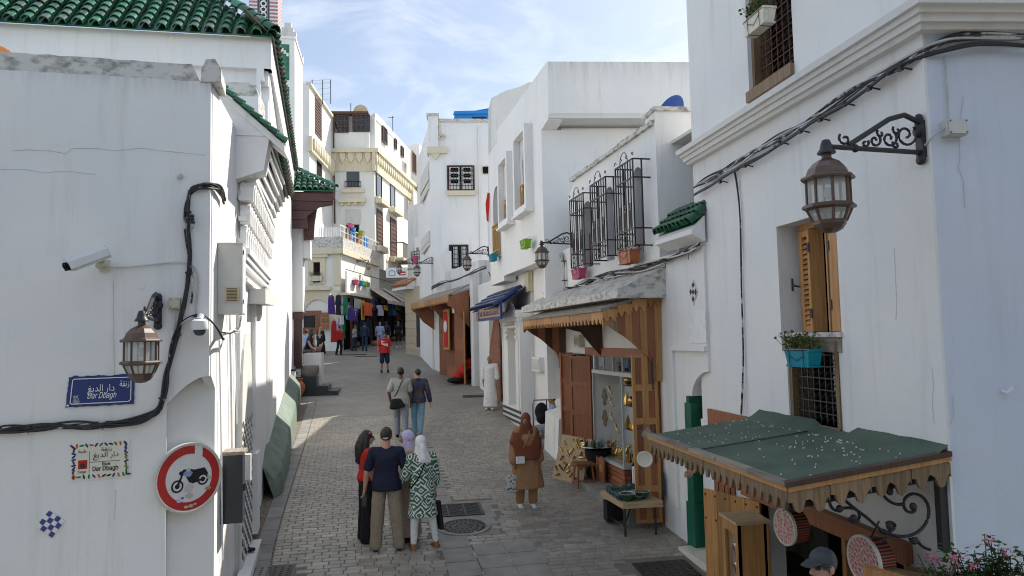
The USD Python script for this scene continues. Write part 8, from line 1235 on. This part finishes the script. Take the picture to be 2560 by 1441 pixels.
class Person:
    def __init__(s, label, pos, face, h=1.7, skin='skin_mid', fem=False, arms=None, legs=None, lean=0, head=0, pitch=0, fine=.03, seat=None):
        s.t = T('person', label, 'person'); s.pos = A(pos, float); s.k = h/1.72; s.skin = skin; s.fine = fine; s.fem = fem; s.seed = len(T.all)
        f = A(face, float)/np.linalg.norm(face); s.R = A([[f[1], f[0], 0], [-f[0], f[1], 0], [0, 0, 1]]); nrm = lambda v: A(v, float)/np.linalg.norm(v); J = s.J = {}
        sh, hp = (.165, .10) if fem else (.19, .092); Rl = rotm(0, -lean); up = lambda p: A([0, 0, .95]) + Rl @ (A(p, float) - A([0, 0, .95]))
        J['pel'] = A([0, 0, .95]); J['wst'] = up((0, .005, 1.12)); J['chs'] = up((0, .01, 1.29)); J['nk'] = up((0, -.005, 1.45)); J['hd'] = up((0, .025, 1.602)); s.sh = sh
        arms = arms or [((-.18, -.05, -1), (-.08, .18, -1)), ((.18, -.05, -1), (.08, .18, -1))]; legs = legs or [((-.02, .02, -1), (0, -.02, -1)), ((.02, .02, -1), (0, -.02, -1))]
        for i, sg in ((0, -1), (1, 1)):
            J['s%d' % i] = up((sg*sh, 0, 1.395)); J['e%d' % i] = J['s%d' % i] + nrm(arms[i][0])*.285; J['w%d' % i] = J['e%d' % i] + nrm(arms[i][1])*.25; J['fd%d' % i] = nrm(arms[i][1])
            J['h%d' % i] = A([sg*hp, 0, .92]); J['k%d' % i] = J['h%d' % i] + nrm(legs[i][0])*.43; J['a%d' % i] = J['k%d' % i] + nrm(legs[i][1])*.41
        dz_ = min(J['a0'][2], J['a1'][2]) - .08; [J.__setitem__(q, J[q] - A([0, 0, dz_])) for q in J if q[:2] != 'fd']; s.HR = rotm(head, pitch); hp_ = lambda p: J['hd'] + s.HR @ A(p, float)
        s.hp = hp_; HE = lambda p, r: ell(hp_(p), r)
        tor = [hull(ell(J['pel'], (.16 if fem else .15, .11, .10)), ell(J['wst'], (.125 if fem else .14, .095, .07))), hull(ell(J['wst'], (.125 if fem else .14, .095, .07)), ell(J['chs'], (.15 if fem else .165, .115, .1))), hull(ell(J['chs'], (.15, .115, .1)), ell(J['s0'], .06), ell(J['s1'], .06)), hull(ell(J['nk'] - A([0, 0, .03]), (.065, .06, .05)), ell(J['hd'] - A([0, .005, .05]), (.05, .055, .05)))]
        hd = [ell(hp_((0, -.008, .02)), (.074, .093, .1)), hull(HE((0, .01, -.02), (.066, .078, .06)), HE((0, .052, -.085), (.032, .028, .022))), hull(HE((0, .088, .012), .008), HE((0, .112, -.028), .013), HE((0, .085, -.035), .02))] + [HE((e*.076, -.01, -.01), (.012, .022, .033)) for e in (-1, 1)]
        limb = []
        for i in (0, 1): limb += chain([J['s%d' % i], J['e%d' % i], J['w%d' % i]], [.052, .042, .028]) + chain([J['h%d' % i], J['k%d' % i], J['a%d' % i]], [.088, .058, .04]) + s.foot(i, 0)
        b = soft(uni(tor + hd + limb), fine, 5); hands = []
        for i, sg in ((0, -1), (1, 1)):
            d = J['fd%d' % i]; sd_ = np.cross(d, A([sg*1.0, .2, .1])); sd_ /= np.linalg.norm(sd_); nn = np.cross(sd_, d)*(-sg); w = J['w%d' % i]; J['g%d' % i] = w + d*.10 - nn*.0; hands.append(hull(ell(w, .024), ell(w + d*.085 + sd_*.028, .015), ell(w + d*.085 - sd_*.028, .014)))
            for q, (o, L) in enumerate(((.033, .075), (.012, .085), (-.011, .08), (-.032, .06))): b0 = w + d*.085 + sd_*o; b1 = b0 + d*L*.55 + nn*.008; hands += chain([b0, b1, b1 + d*L*.35 + nn*L*.35], [.0095, .0085, .0075])
            b0 = w + d*.03 + sd_*.025; hands += chain([b0, b0 + d*.035 + sd_*.03, b0 + d*.07 + sd_*.032 + nn*.01], [.012, .010, .008])
        if fine < .045:
            try: b = uni([MF3(manifold3d.Mesh(A(b.vertices, np.float32) if 0 else np.asarray(b.vertices, np.float32), np.asarray(b.faces, np.uint32)))] + hands); q = b.to_mesh(); b = trimesh.Trimesh(q.vert_properties[:, :3], q.tri_verts, process=False)
            except Exception: pass
        s.add('body', b, skin)
    def W(s, p): return s.pos + (A(p, float)*s.k) @ s.R.T
    def add(s, name, m_, mt, parent=None, sm=55):
        if isinstance(m_, B): v, f = m_.mesh()
        elif hasattr(m_, 'to_mesh'): q = m_.to_mesh(); v, f = q.vert_properties[:, :3], q.tri_verts
        else: v, f = A(m_.vertices), A(m_.faces)
        return s.t.part(name, (s.W(v), f), mt, smooth=sm)
    def foot(s, i, g):
        J = s.J; a = J['a%d' % i]; d = a - J['k%d' % i]; d /= np.linalg.norm(d); f = np.cross(A([1., 0, 0]), d); f = f if f[1] > 0 else -f; f = A([0, f[1], f[2]]); f /= np.linalg.norm(f)
        dn = np.cross(f, A([1., 0, 0])); dn = dn if dn[2] < 0 else -dn; return [hull(ell(a, .036+g), ell(a + dn*.055 - f*.035, .028+g), ell(a + dn*.055 + f*.06, .03+g)), hull(ell(a + dn*.055 + f*.06, (.036+g, .03+g, .025+g)), ell(a + dn*.062 + f*.15, (.04+g, .03, .017+g)))]
    def shoes(s, mt, sole=None):
        for i in (0, 1): s.add('shoe', soft(uni(s.foot(i, .009)), .03, 3), mt); 
        if sole:
            for i in (0, 1): q = s.J['a%d' % i]; s.add('sole', hull(ell(q + A([0, -.04, -.07]), (.036, .03, .012)), ell(q + A([0, .15, -.07]), (.044, .035, .012))), sole)
    def top(s, mt, sleeve=1, hem=.90, g=.02, fold=.016):
        J = s.J; f = s.fem; p = [hull(ell((0, 0, hem + J['pel'][2]-.95), ((.195 if f else .192)+g, .135+g, .02)), ell(J['pel'] + A([0, 0, .01]), ((.19 if f else .187)+g, .13+g, .03)), ell(J['wst'], ((.135 if f else .145)+g, .1+g, .07))), hull(ell(J['wst'], ((.135 if f else .145)+g, .1+g, .07)), ell(J['chs'], ((.15 if f else .168)+g, .12+g, .1))), hull(ell(J['chs'], (.15+g, .12+g, .1)), ell(J['s0'], .058+g*.4), ell(J['s1'], .058+g*.4), ell(J['nk'] - A([0, 0, .03]), (.075, .07, .02)))]
        for i in (0, 1):
            S_, E_, W_ = J['s%d' % i], J['e%d' % i], J['w%d' % i]
            if sleeve == 1: p += chain([S_, S_ + (E_-S_)*.78], [.056+g*.4, .053+g*.75])
            elif sleeve == 2: p += chain([S_, E_, E_ + (W_-E_)*.93], [.062+g*.5, .05+g*.7, .035+g*.7])
        return s.add('shirt', soft(uni(p), s.fine*.85, 4, fold, s.seed), mt)
    def pants(s, mt, length=1., g=.018, flare=0, fold=.014):
        J = s.J; p = [hull(ell(J['pel'] + A([0, 0, .04]), (.155+g*.6, .105+g*.6, .05)), ell(J['h0'], (.088+g*.6, .1+g*.7, .09)), ell(J['h1'], (.088+g*.6, .1+g*.7, .09)))]
        for i in (0, 1):
            H_, K_, A_ = J['h%d' % i], J['k%d' % i], J['a%d' % i]
            p += chain([H_, K_], [.09+g*.6, .062+g+flare*.4]) + (chain([K_, K_ + (A_-K_)*length], [.062+g+flare*.4, .042+g+flare]) if length > 0 else [])
        return s.add('trousers', soft(uni(p), s.fine*.85, 4, fold, s.seed+1, 7), mt)
    def gown(s, mt, hem=.12, hr=.27, g=.025, sleeve=2, fold=.03, waist=.16, name='robe', depth=.8, z0=None):
        J = s.J; f = s.fem; H_ = [ell((0, 0, hem), (hr, hr*depth, .02)), ell((0, 0, hem*.5+.45), (hr*.86, hr*.86*depth, .05)), ell(J['pel'], (.165+g, .125+g, .08)), ell(J['wst'], (waist, .115+g, .06)), ell(J['chs'], (.15+g, .12+g, .1))]
        p = [hull(a, b) for a, b in zip(H_[:-1], H_[1:])] + [hull(ell(J['chs'], (.15+g, .12+g, .1)), ell(J['s0'], .066+g*.6), ell(J['s1'], .066+g*.6), ell(J['nk'] - A([0, 0, .03]), (.075, .07, .02)))]
        for i in (0, 1):
            S_, E_, W_ = J['s%d' % i], J['e%d' % i], J['w%d' % i]
            if sleeve == 2: p += chain([S_, E_, E_ + (W_-E_)*.95], [.064+g*.5, .056+g, .05+g])
            elif sleeve == 1: p += chain([S_, S_ + (E_-S_)*.8], [.064+g*.5, .06+g])
            elif sleeve == 1.5: p += chain([S_, E_, E_ + (W_-E_)*.4], [.064+g*.5, .058+g, .065+g])
        return s.add(name, soft(uni(p), s.fine*.85, 4, fold, s.seed, 1.6), mt)
    def hair(s, mt='hair', long=0):
        hp = s.hp; m_ = ell(hp((0, -.018, .03)), (.086, .1, .1)) - ell(hp((0, .115, -.035)), (.075, .1, .105)); p = [m_]
        if long: p = [m_ + uni(chain([hp((0, -.05, .0)), hp((-.0, -.10, -.14)), hp((-.0, -.13, -.14-long))], [.095, .105, .07]) + chain([hp((.07, -.03, 0)), hp((.10, -.05, -.18)), hp((.1, -.02, -.1-long))], [.04, .05, .025]))]
        return s.add('hair', soft(uni(p), .02, 2, .022 if long else .008, s.seed, 14), mt)
    def cap(s, mt, back=False):
        hp = s.hp; e = -1 if back else 1; m_ = (ell(hp((0, -.006, .045)), (.084, .104, .088)) ^ MF3.cube((.4, .4, .3), True).translate(tuple(hp((0, 0, .18))))); s.add('cap', soft(m_, .02, 2), mt)
        s.add('cap_brim', hull(ell(hp((0, e*.075, .042)), (.07, .03, .008)), ell(hp((0, e*.155, .024)), (.05, .025, .006))), mt)
    def hijab(s, mt, drop=.10, wide=.15, front=None, tail=None):
        hp, J = s.hp, s.J; m_ = uni([ell(hp((0, -.012, .02)), (.092, .11, .122)), hull(ell(hp((0, -.0, -.03)), (.085, .095, .07)), ell(J['nk'] - A([0, 0, drop*.5]), (wide*.85, .12, .04))), hull(ell(J['nk'] - A([0, 0, drop*.4]), (wide*.9, .125, .04)), ell(J['nk'] - A([0, 0, drop]), (wide, .15, .02)))])
        if front: m_ = m_ + hull(ell(J['nk'] - A([0, 0, .05]), (wide*1.1, .13, .05)), ell(J['nk'] + A([0, .03, -front]), (wide*1.35, .17, .03)), ell(J['e0'] + A([.03, 0, .1]), (.115, .13, .06)), ell(J['e1'] + A([-.03, 0, .1]), (.115, .13, .06)), ell(J['s0'], .08), ell(J['s1'], .08))
        if tail: m_ = m_ + hull(ell(hp((0, -.11, -.02)), .045), ell(J['nk'] + A([.0, -.12, -.06]), .06), ell(J['nk'] + A([.03, -.13, -tail]), (.09, .03, .03)))
        m_ = m_ - ell(hp((0, .13, -.015)), (.066, .092, .084)); return s.add('headscarf', soft(m_, .02, 3, .012, s.seed, 9), mt)
    def face(s, glasses=False, beard=None):
        hp = s.hp
        if glasses:
            s.add('sunglasses', uni([hull(ell(hp((e*.034, .088, .012)), (.028, .006, .019)), ell(hp((e*.05, .08, .014)), (.012, .006, .015))) for e in (-1, 1)] + [hull(ell(hp((-.01, .098, .016)), .004), ell(hp((.01, .098, .016)), .004))] + [hull(ell(hp((e*.07, .06, .016)), .004), ell(hp((e*.078, -.01, .014)), .004)) for e in (-1, 1)]), 'sign_black')
        else:
            for e in (-1, 1): s.add('eye', ell(hp((e*.032, .078, .012)), (.014, .008, .008)), 'cloth_white'); s.add('iris', ell(hp((e*.032, .085, .012)), (.006, .003, .006)), 'hair'); s.add('eyebrow', hull(ell(hp((e*.018, .087, .03)), .005), ell(hp((e*.048, .076, .032)), .004)), 'hair')
        s.add('mouth', hull(ell(hp((-.02, .078, -.062)), .005), ell(hp((0, .086, -.06)), (.01, .006, .006)), ell(hp((.02, .078, -.062)), .005)), 'leather')
    def strap(s, mt, side=1, low=.0, drop=.0):
        J = s.J; a = J['s%d' % (0 if side > 0 else 1)]*A([.55, 1, 1]) + A([0, 0, .065]); b = J['pel'] + A([side*.20, 0, drop]); f = [a, J['chs'] + A([0, .165, .03]), J['wst'] + A([side*.09, .145, 0]), b, J['wst'] + A([side*.09, -.14, .0]), J['chs'] + A([0, -.155, .03]), a]; s.add('strap', B().tube(smooth_path(f, 30), .011, 6), mt)
def P_at(x, y): return gp(x, y)
def own(name, label, cat, m_, mt, p, sm=50): 
    if hasattr(m_, 'to_mesh'): q = m_.to_mesh(); m_ = trimesh.Trimesh(q.vert_properties[:, :3], q.tri_verts, process=False)
    v, f = m_.mesh() if isinstance(m_, B) else (A(m_.vertices), A(m_.faces)); single(name, label, cat, (p.W(v), f), mt, smooth=sm)
M['tunic'] = mat('green_white_tunic', {'g': ('geometry', {}), 'v': ('voronoi_texture', {'scale': 5.5, 'metric': 'manhattan', 'randomness': .5}), 'm': ('math', {'math_type': 'multiply', 'value2': 21.0}), 's': ('math', {'math_type': 'sine'}), 'n': ('noise_texture', {'scale': 9}), 'ad': ('math', {'math_type': 'multiply_add', 'value2': 4.0}), 'r': ('rgb_ramp', {'ramp': [(0, (.045, .12, .09)), (.28, (.05, .13, .10)), (.40, (.60, .63, .58)), (1, (.64, .66, .6))]}), 'p': ('principled_bsdf', {'roughness': .8})}, [('g.position', 'v.vector'), ('v.distance', 'm.value1'), ('g.position', 'n.vector'), ('n.fac', 'ad.value1'), ('m.value', 'ad.value3'), ('ad.value', 's.value1'), ('s.value', 'r.fac'), ('r.color', 'p.base_color')])
M['jacket'] = mottled('blue_brown_jacket', (.018, .028, .075), (.10, .055, .035), 4.5, .7, .2, lo=.46, hi=.58); M['print_trousers'] = mottled('printed_trousers', (.03, .025, .022), (.22, .18, .14), 16, .8, 0, lo=.45, hi=.6)
# the group of four
p = Person('woman in red top and black wide trousers with long dark hair and sunglasses', P_at(917, 1352), (.93, .22), 1.62, 'skin_light', True, arms=[((-.1, -.1, -1), (.0, .55, -.8)), ((.1, .05, -1), (-.1, .35, -.9))], head=.0); p.top('red', 1, 1.0, .012); p.pants('black_cloth', 1.06, .024, .06); p.hair(long=.2); p.face(True); p.shoes('leather'); p.add('hair_clip', ell(p.hp((.08, .02, .08)), .02), 'pink'); p.t.done()
p = Person('man in navy t-shirt, khaki trousers and black cap, back to the camera', P_at(968, 1378), (.10, 1), 1.74, 'skin_light', arms=[((-.30, -.05, -1), (-.16, .25, -1)), ((.28, .1, -1), (.1, .8, -.6))], legs=[((-.09, 0, -1), (-.07, 0, -1)), ((.10, 0, -1), (.08, 0, -1))]); p.top('navy', 1, .86, .022); p.pants('khaki', .99, .026, .014, .02); p.cap('black_cloth'); p.hair('hair'); p.shoes('denim_dark'); p.add('cap_strap', ell(p.hp((0, -.095, -.015)), (.04, .012, .018)), 'box_grey'); p.t.done(); g = p.J['g0']; own('water_bottle', 'small clear water bottle held by the man in navy', 'bottle', B().lathe([(0, -.12), (.03, -.12), (.033, -.02), (.03, .05), (.013, .085), (.013, .1), (0, .1)], g + A([0, .05, -.07]), 12), 'plastic_clear', p)
p = Person('woman in lilac headscarf and long beige robe facing the woman in red', P_at(1024, 1350), (-.95, -.12), 1.60, 'skin_mid', True, arms=[((-.1, .1, -1), (.1, .7, -.6)), ((.1, .1, -1), (-.1, .7, -.6))]); p.gown('beige_robe', .1, .25); p.hijab('lilac', .17, .17); p.face(); p.shoes('black_cloth'); p.t.done()
p = Person('woman in white headscarf, green and white patterned tunic and white leggings', P_at(1058, 1374), (-.22, 1), 1.60, 'skin_light', True, arms=[((-.30, .22, -1), (-.22, .8, -.45)), ((.16, .15, -1), (.1, .2, -1))], legs=[((-.06, 0, -1), (-.06, 0, -1)), ((.10, 0, -1), (.16, 0, -1))], lean=.07); p.gown('tunic', .52, .235, .03, 1.5, .02, .165, 'tunic'); p.pants('cloth_white', .88, .006); p.hijab('cloth_white', .22, .17, tail=.1); p.strap('black_cloth', -1); p.shoes('leather', 'wood_pale'); p.t.done(); own('shopping_bag', 'black shopping bag hanging beside the woman in the patterned tunic', 'bag', hull(ell((.27, .1, .68), (.05, .06, .02)), ell((.30, .1, .28), (.05, .17, .02))), 'black_cloth', p)
# two men walking up
p = Person('man in grey t-shirt and backward black cap walking up the street', P_at(1003, 1094), (.05, 1), 1.76, 'skin_dark', arms=[((-.35, -.15, -1), (.15, .3, -1)), ((.12, .05, -1), (.05, .4, -1))], legs=[((-.02, .25, -1), (.02, -.28, -1)), ((.02, -.18, -1), (.0, -.55, -1))], head=.15); p.top('grey_cloth', 1, .84, .03); p.pants('grey_trouser', .96, .022); p.cap('black_cloth', True); p.hair(); p.strap('black_cloth', -1); p.shoes('black_cloth', 'sole'); p.t.done(); own('shoulder_bag', 'black shoulder bag of the man in grey', 'bag', hull(ell((-.10, -.17, .93), (.12, .05, .03)), ell((-.16, -.18, .74), (.11, .06, .05)), ell((.06, -.17, .78), (.05, .05, .04))), 'rubber', p)
p = Person('man in blue and brown jacket and light jeans walking up the street', P_at(1045, 1088), (.0, 1), 1.68, 'skin_light', arms=[((-.15, .1, -1), (.0, .25, -1)), ((.3, -.1, -1), (.22, .12, -1))], legs=[((-.0, .18, -1), (.05, -.2, -1)), ((.0, -.12, -1), (-.1, -.5, -1))], head=1.0); p.top('jacket', 2, .86, .035); p.pants('jeans', .98, .02); p.hair(); p.face(); p.shoes('grey_trouser', 'sole'); p.add('collar', soft(ell(p.J['nk'] - A([0, 0, .0]), (.1, .09, .04)), .03, 3), 'jacket'); p.t.done()
# the man in red coming down
p = Person('man in red and white t-shirt and navy shorts walking towards the camera', P_at(962, 931), (.05, -1), 1.75, 'skin_mid', arms=[((-.2, 0, -1), (-.05, .2, -1)), ((.2, 0, -1), (.1, .1, -1))], legs=[((-.06, .05, -1), (-.05, -.1, -1)), ((.06, .15, -1), (.05, -.15, -1))], fine=.04); p.top('red', 1, .84, .035); p.pants('shorts', .12, .04); p.hair(); p.face(); p.shoes('black_cloth'); b = B(); fr_ = p.J['chs']
for k, (x, w_) in enumerate(((-.13, .022), (-.08, .03), (-.02, .03), (.04, .03), (.10, .025))): z = fr_[2] - .07 + x*.35; b.hexa([(x+a + (z_ > .1)*.03, .135 + (.02 if z_ < .1 else .015) - abs(x)*.25 + e, z + z_) for e in (-.03, 0.008) for a, z_ in ((-w_, -.06), (w_, -.06), (w_, .12), (-w_, .12))])
p.add('shirt_lettering', b, 'cloth_white'); p.t.done()
# woman in brown
p = Person('woman in rust headscarf and camel coat walking down with a tote bag', P_at(1318, 1268), (.10, -1), 1.58, 'skin_mid', True, arms=[((-.22, -.05, -1), (-.12, .1, -1)), ((.22, .0, -1), (.1, .2, -1))], legs=[((-.03, .12, -1), (0, -.12, -1)), ((.03, -.05, -1), (0, -.15, -1))], head=-.5); p.gown('camel', .36, .34, .035, 2, .035, .21, 'coat', .6); p.pants('camel', .9, .03, .01); p.hijab('rust', .2, .2, front=.55); p.face(); p.shoes('cloth_white', 'sole'); p.strap('tan', 1); p.t.done()
own('tote_bag', 'printed white tote bag in the hand of the woman in rust headscarf', 'bag', hull(ell((.30, .1, .62), (.13, .02, .01)), ell((.30, .1, .33), (.12, .035, .02))), mottled('printed_tote', (.08, .085, .10), (.55, .55, .53), 26, .7, 0, lo=.42, hi=.5), p); own('small_handbag', 'tiny white handbag on the strap of the woman in rust headscarf', 'bag', MF3.cube((.15, .06, .12), True).refine(2).translate((.17, .20, .90)), 'cloth_white', p)
# man in white robe
p = Person('old man in white robe standing by the carpet doorway', (3.08, 21.9, gz(21.9)), (-.45, -1), 1.62, 'skin_mid', arms=[((-.12, 0, -1), (-.02, .1, -1)), ((.12, 0, -1), (.0, .1, -1))], fine=.04); p.gown('cloth_white', .1, .24, .02, 1.5, .006, .18); p.face(); p.shoes('ceramic'); p.add('hair', soft(ell(p.hp((0, -.03, .03)), (.08, .085, .09)) - ell(p.hp((0, .08, .06)), (.1, .1, .1)), .03, 2), 'cloth_white'); p.t.done()
# by the porch
p = Person('woman in black abaya and tan headscarf standing by the arch', P_at(802, 886), (.5, .8), 1.6, 'skin_mid', True, fine=.05); p.gown('black_cloth', .04, .33, .04); p.hijab('scarf_tan', .3, .2, tail=.42); p.t.done()
sp_ = A([*at(766, 880, 27.2)[:2], 0]); sp_[2] = HF.px(752, 885)[1] - .46
p = Person('seated woman in black top and printed trousers on the porch block', sp_, (.95, -.35), 1.62, 'skin_light', True, arms=[((-.1, .5, -1), (.1, .8, -.5)), ((.1, .5, -1), (-.1, .8, -.5))], legs=[((-.08, 1, -.12), (0, .12, -1)), ((.1, 1, -.12), (0, .12, -1))], lean=.35, fine=.045); p.top('black_cloth', 0, .9, .012); p.pants('print_trousers', .98, .04, .05); p.hair(long=.1); p.face(); p.shoes('leather'); p.t.done(); own('straw_hat', 'straw hat held by the seated woman', 'hat', B().lathe([(0, .08), (.08, .07), (.09, 0), (.19, -.01), (.19, -.02), (0, -.015)], (.0, .62, 1.05-.42+.1), 20, rotm(.6, 1.2)), 'wood_pale', p)
for x, y, f, h, top_, bot, lb, fem, D in ((765, 868, (.6, .8), 1.72, 'light_blue', 'grey_trouser', 'man in pale blue shirt half hidden by the porch post', False, 36), (779, 870, (.7, .6), 1.62, 'denim_dark', 'black_cloth', 'dark haired woman standing between the pale blue man and the abaya', True, 39)):
    q = at(x, y, D); p = Person(lb, (q[0], q[1], gz(q[1])), f, h, 'skin_mid', fem, fine=.055); p.top(top_, 1); p.pants(bot); p.hair(long=.15 if fem else 0); p.shoes('black_cloth'); p.t.done()
# market crowd
for x, n, f, h, top_, bot, lb, fem, extra in ((912, 1.6, (.2, 1), 1.74, 'denim_dark', 'denim_dark', 'man in dark jacket walking past the market stalls', False, 0), (950, 2.4, (.1, 1), 1.76, 'light_blue', 'light_blue', 'man in pale blue shirt walking away behind the man in red', False, 1), (966, 2.7, (.2, 1), 1.74, 'navy', 'grey_cloth', 'man with dark backpack walking away beside the pale blue shirt', False, 2), (996, 3.0, (-.2, -1), 1.72, 'black_cloth', 'black_cloth', 'man in black shorts and white shoes facing the camera', False, 3), (849, 1.0, (.8, -.5), 1.66, 'red', 'black_cloth', 'person in red top beside the hanging red dress', False, 0), (887, .9, (.9, -.3), 1.6, 'grey_cloth', 'denim_dark', 'stall keeper with red headwear among the goods', False, 4)):
    s = FR.px(x, 860, n)[0]; q = FR.P(s, 0, n); q[2] = gz(q[1]); p = Person(lb, q, f, h, 'skin_dark' if extra == 2 else 'skin_mid', fem, legs=[((-.05, .14, -1), (-.03, -.15, -1)), ((.05, -.08, -1), (.03, -.3, -1))], fine=.055); p.top(top_, 1 if extra else 2); p.pants(bot, .15 if extra == 3 else 1); p.hair() if extra != 1 else None; p.shoes('cloth_white' if extra in (1, 3) else 'black_cloth')
    if extra == 3: p.face()
    if extra == 4: p.cap('red')
    if extra == 2: p.add('backpack', soft(ell(p.J['chs'] + A([0, -.17, -.08]), (.16, .09, .22)), .06, 2), 'black_cloth')
    p.t.done()
# man in cap at the stall, foreground right
c = at(2062, 1415, 5.15); p = Person('man in grey cap, sunglasses and blue shirt at the stall below the canopy', (c[0], c[1], c[2] - 1.60*1.0), (-.97, -.28), 1.72, 'skin_light', head=.0, fine=.025); p.top('blue_shirt', 2, .86, .03); p.pants('denim_dark'); p.hair('grey_hair'); p.cap('cap_grey'); p.face(True); p.shoes('rubber'); p.add('collar', soft(ell(p.J['nk'] - A([0, 0, .005]), (.088, .085, .045)), .02, 3), 'blue_shirt'); p.t.done()
# doorway figures
q = R2.P(gd[1]-.28, gz(9.7)+.06, -.12); p = Person('person in dark clothes and sandals reaching an arm out of the green doorway', (q[0]+.18, q[1]-.28, q[2]), (-.97, .1), 1.72, 'skin_light', arms=[((-.2, .35, -1), (-.1, .5, -.9)), ((.15, .75, -.75), (.1, .95, -.35))], legs=[((-.05, .1, -1), (0, 0, -1)), ((.05, -.02, -1), (0, 0, -1))]); p.top('black_cloth', 1, .86, .02); p.pants('denim_dark', .93, .02); p.hair(); p.shoes('rubber'); p.t.done()
q = gp(606, 1404); p = Person('person in black trousers half hidden in the left doorway', (q[0]-.22, q[1]+.03, gz(10.3)+.1), (1, -.15), 1.7, 'skin_light', legs=[((-.05, .35, -1), (0, .1, -1)), ((.05, -.1, -1), (0, -.1, -1))]); p.top('black_cloth', 2); p.pants('black_cloth', .92, .03); p.hair(); p.shoes('rubber'); p.t.done()
q = R2.P(sY(16.55), gz(16.5)+.0, .12); p = Person('seated man in white cap behind the bench block', (q[0], q[1], q[2]-.05), (-1, .2), 1.66, 'skin_mid', legs=[((-.1, 1, -.1), (0, .1, -1)), ((.1, 1, -.1), (0, .1, -1))], fine=.05); p.top('light_blue', 2); p.pants('grey_trouser'); p.hair(); p.add('skull_cap', soft(ell(p.hp((0, -.01, .055)), (.085, .1, .075)), .03, 2), 'cloth_white'); p.face(); p.shoes('leather'); p.t.done()
single('bag_strap_pouch', 'small cream pouch near the seated man', 'pouch', B().sph(R2.P(sY(16.9), gz(17)+.2, .3), (.09, .07, .1), 2), 'ceramic', smooth=True)
# litter and small leaves on the paving
rr = random.Random(77); b = B()
for k in range(60):
    x, y = rr.uniform(-1.3, 3.4), rr.uniform(9.8, 21); q = A([x, y, gz(y)+.016]); l = rr.uniform(.008, .022); a = rr.uniform(0, 3); b.hexa([q + A([e*l*math.cos(a)-f*l*.4*math.sin(a), e*l*math.sin(a)+f*l*.4*math.cos(a), h_]) for h_ in (0, .004) for e, f in ((-1, -1), (1, -1), (1, 1), (-1, 1))])
single('litter', 'small scraps of pale litter scattered on the paving', 'litter', b, 'ceramic', kind='stuff')
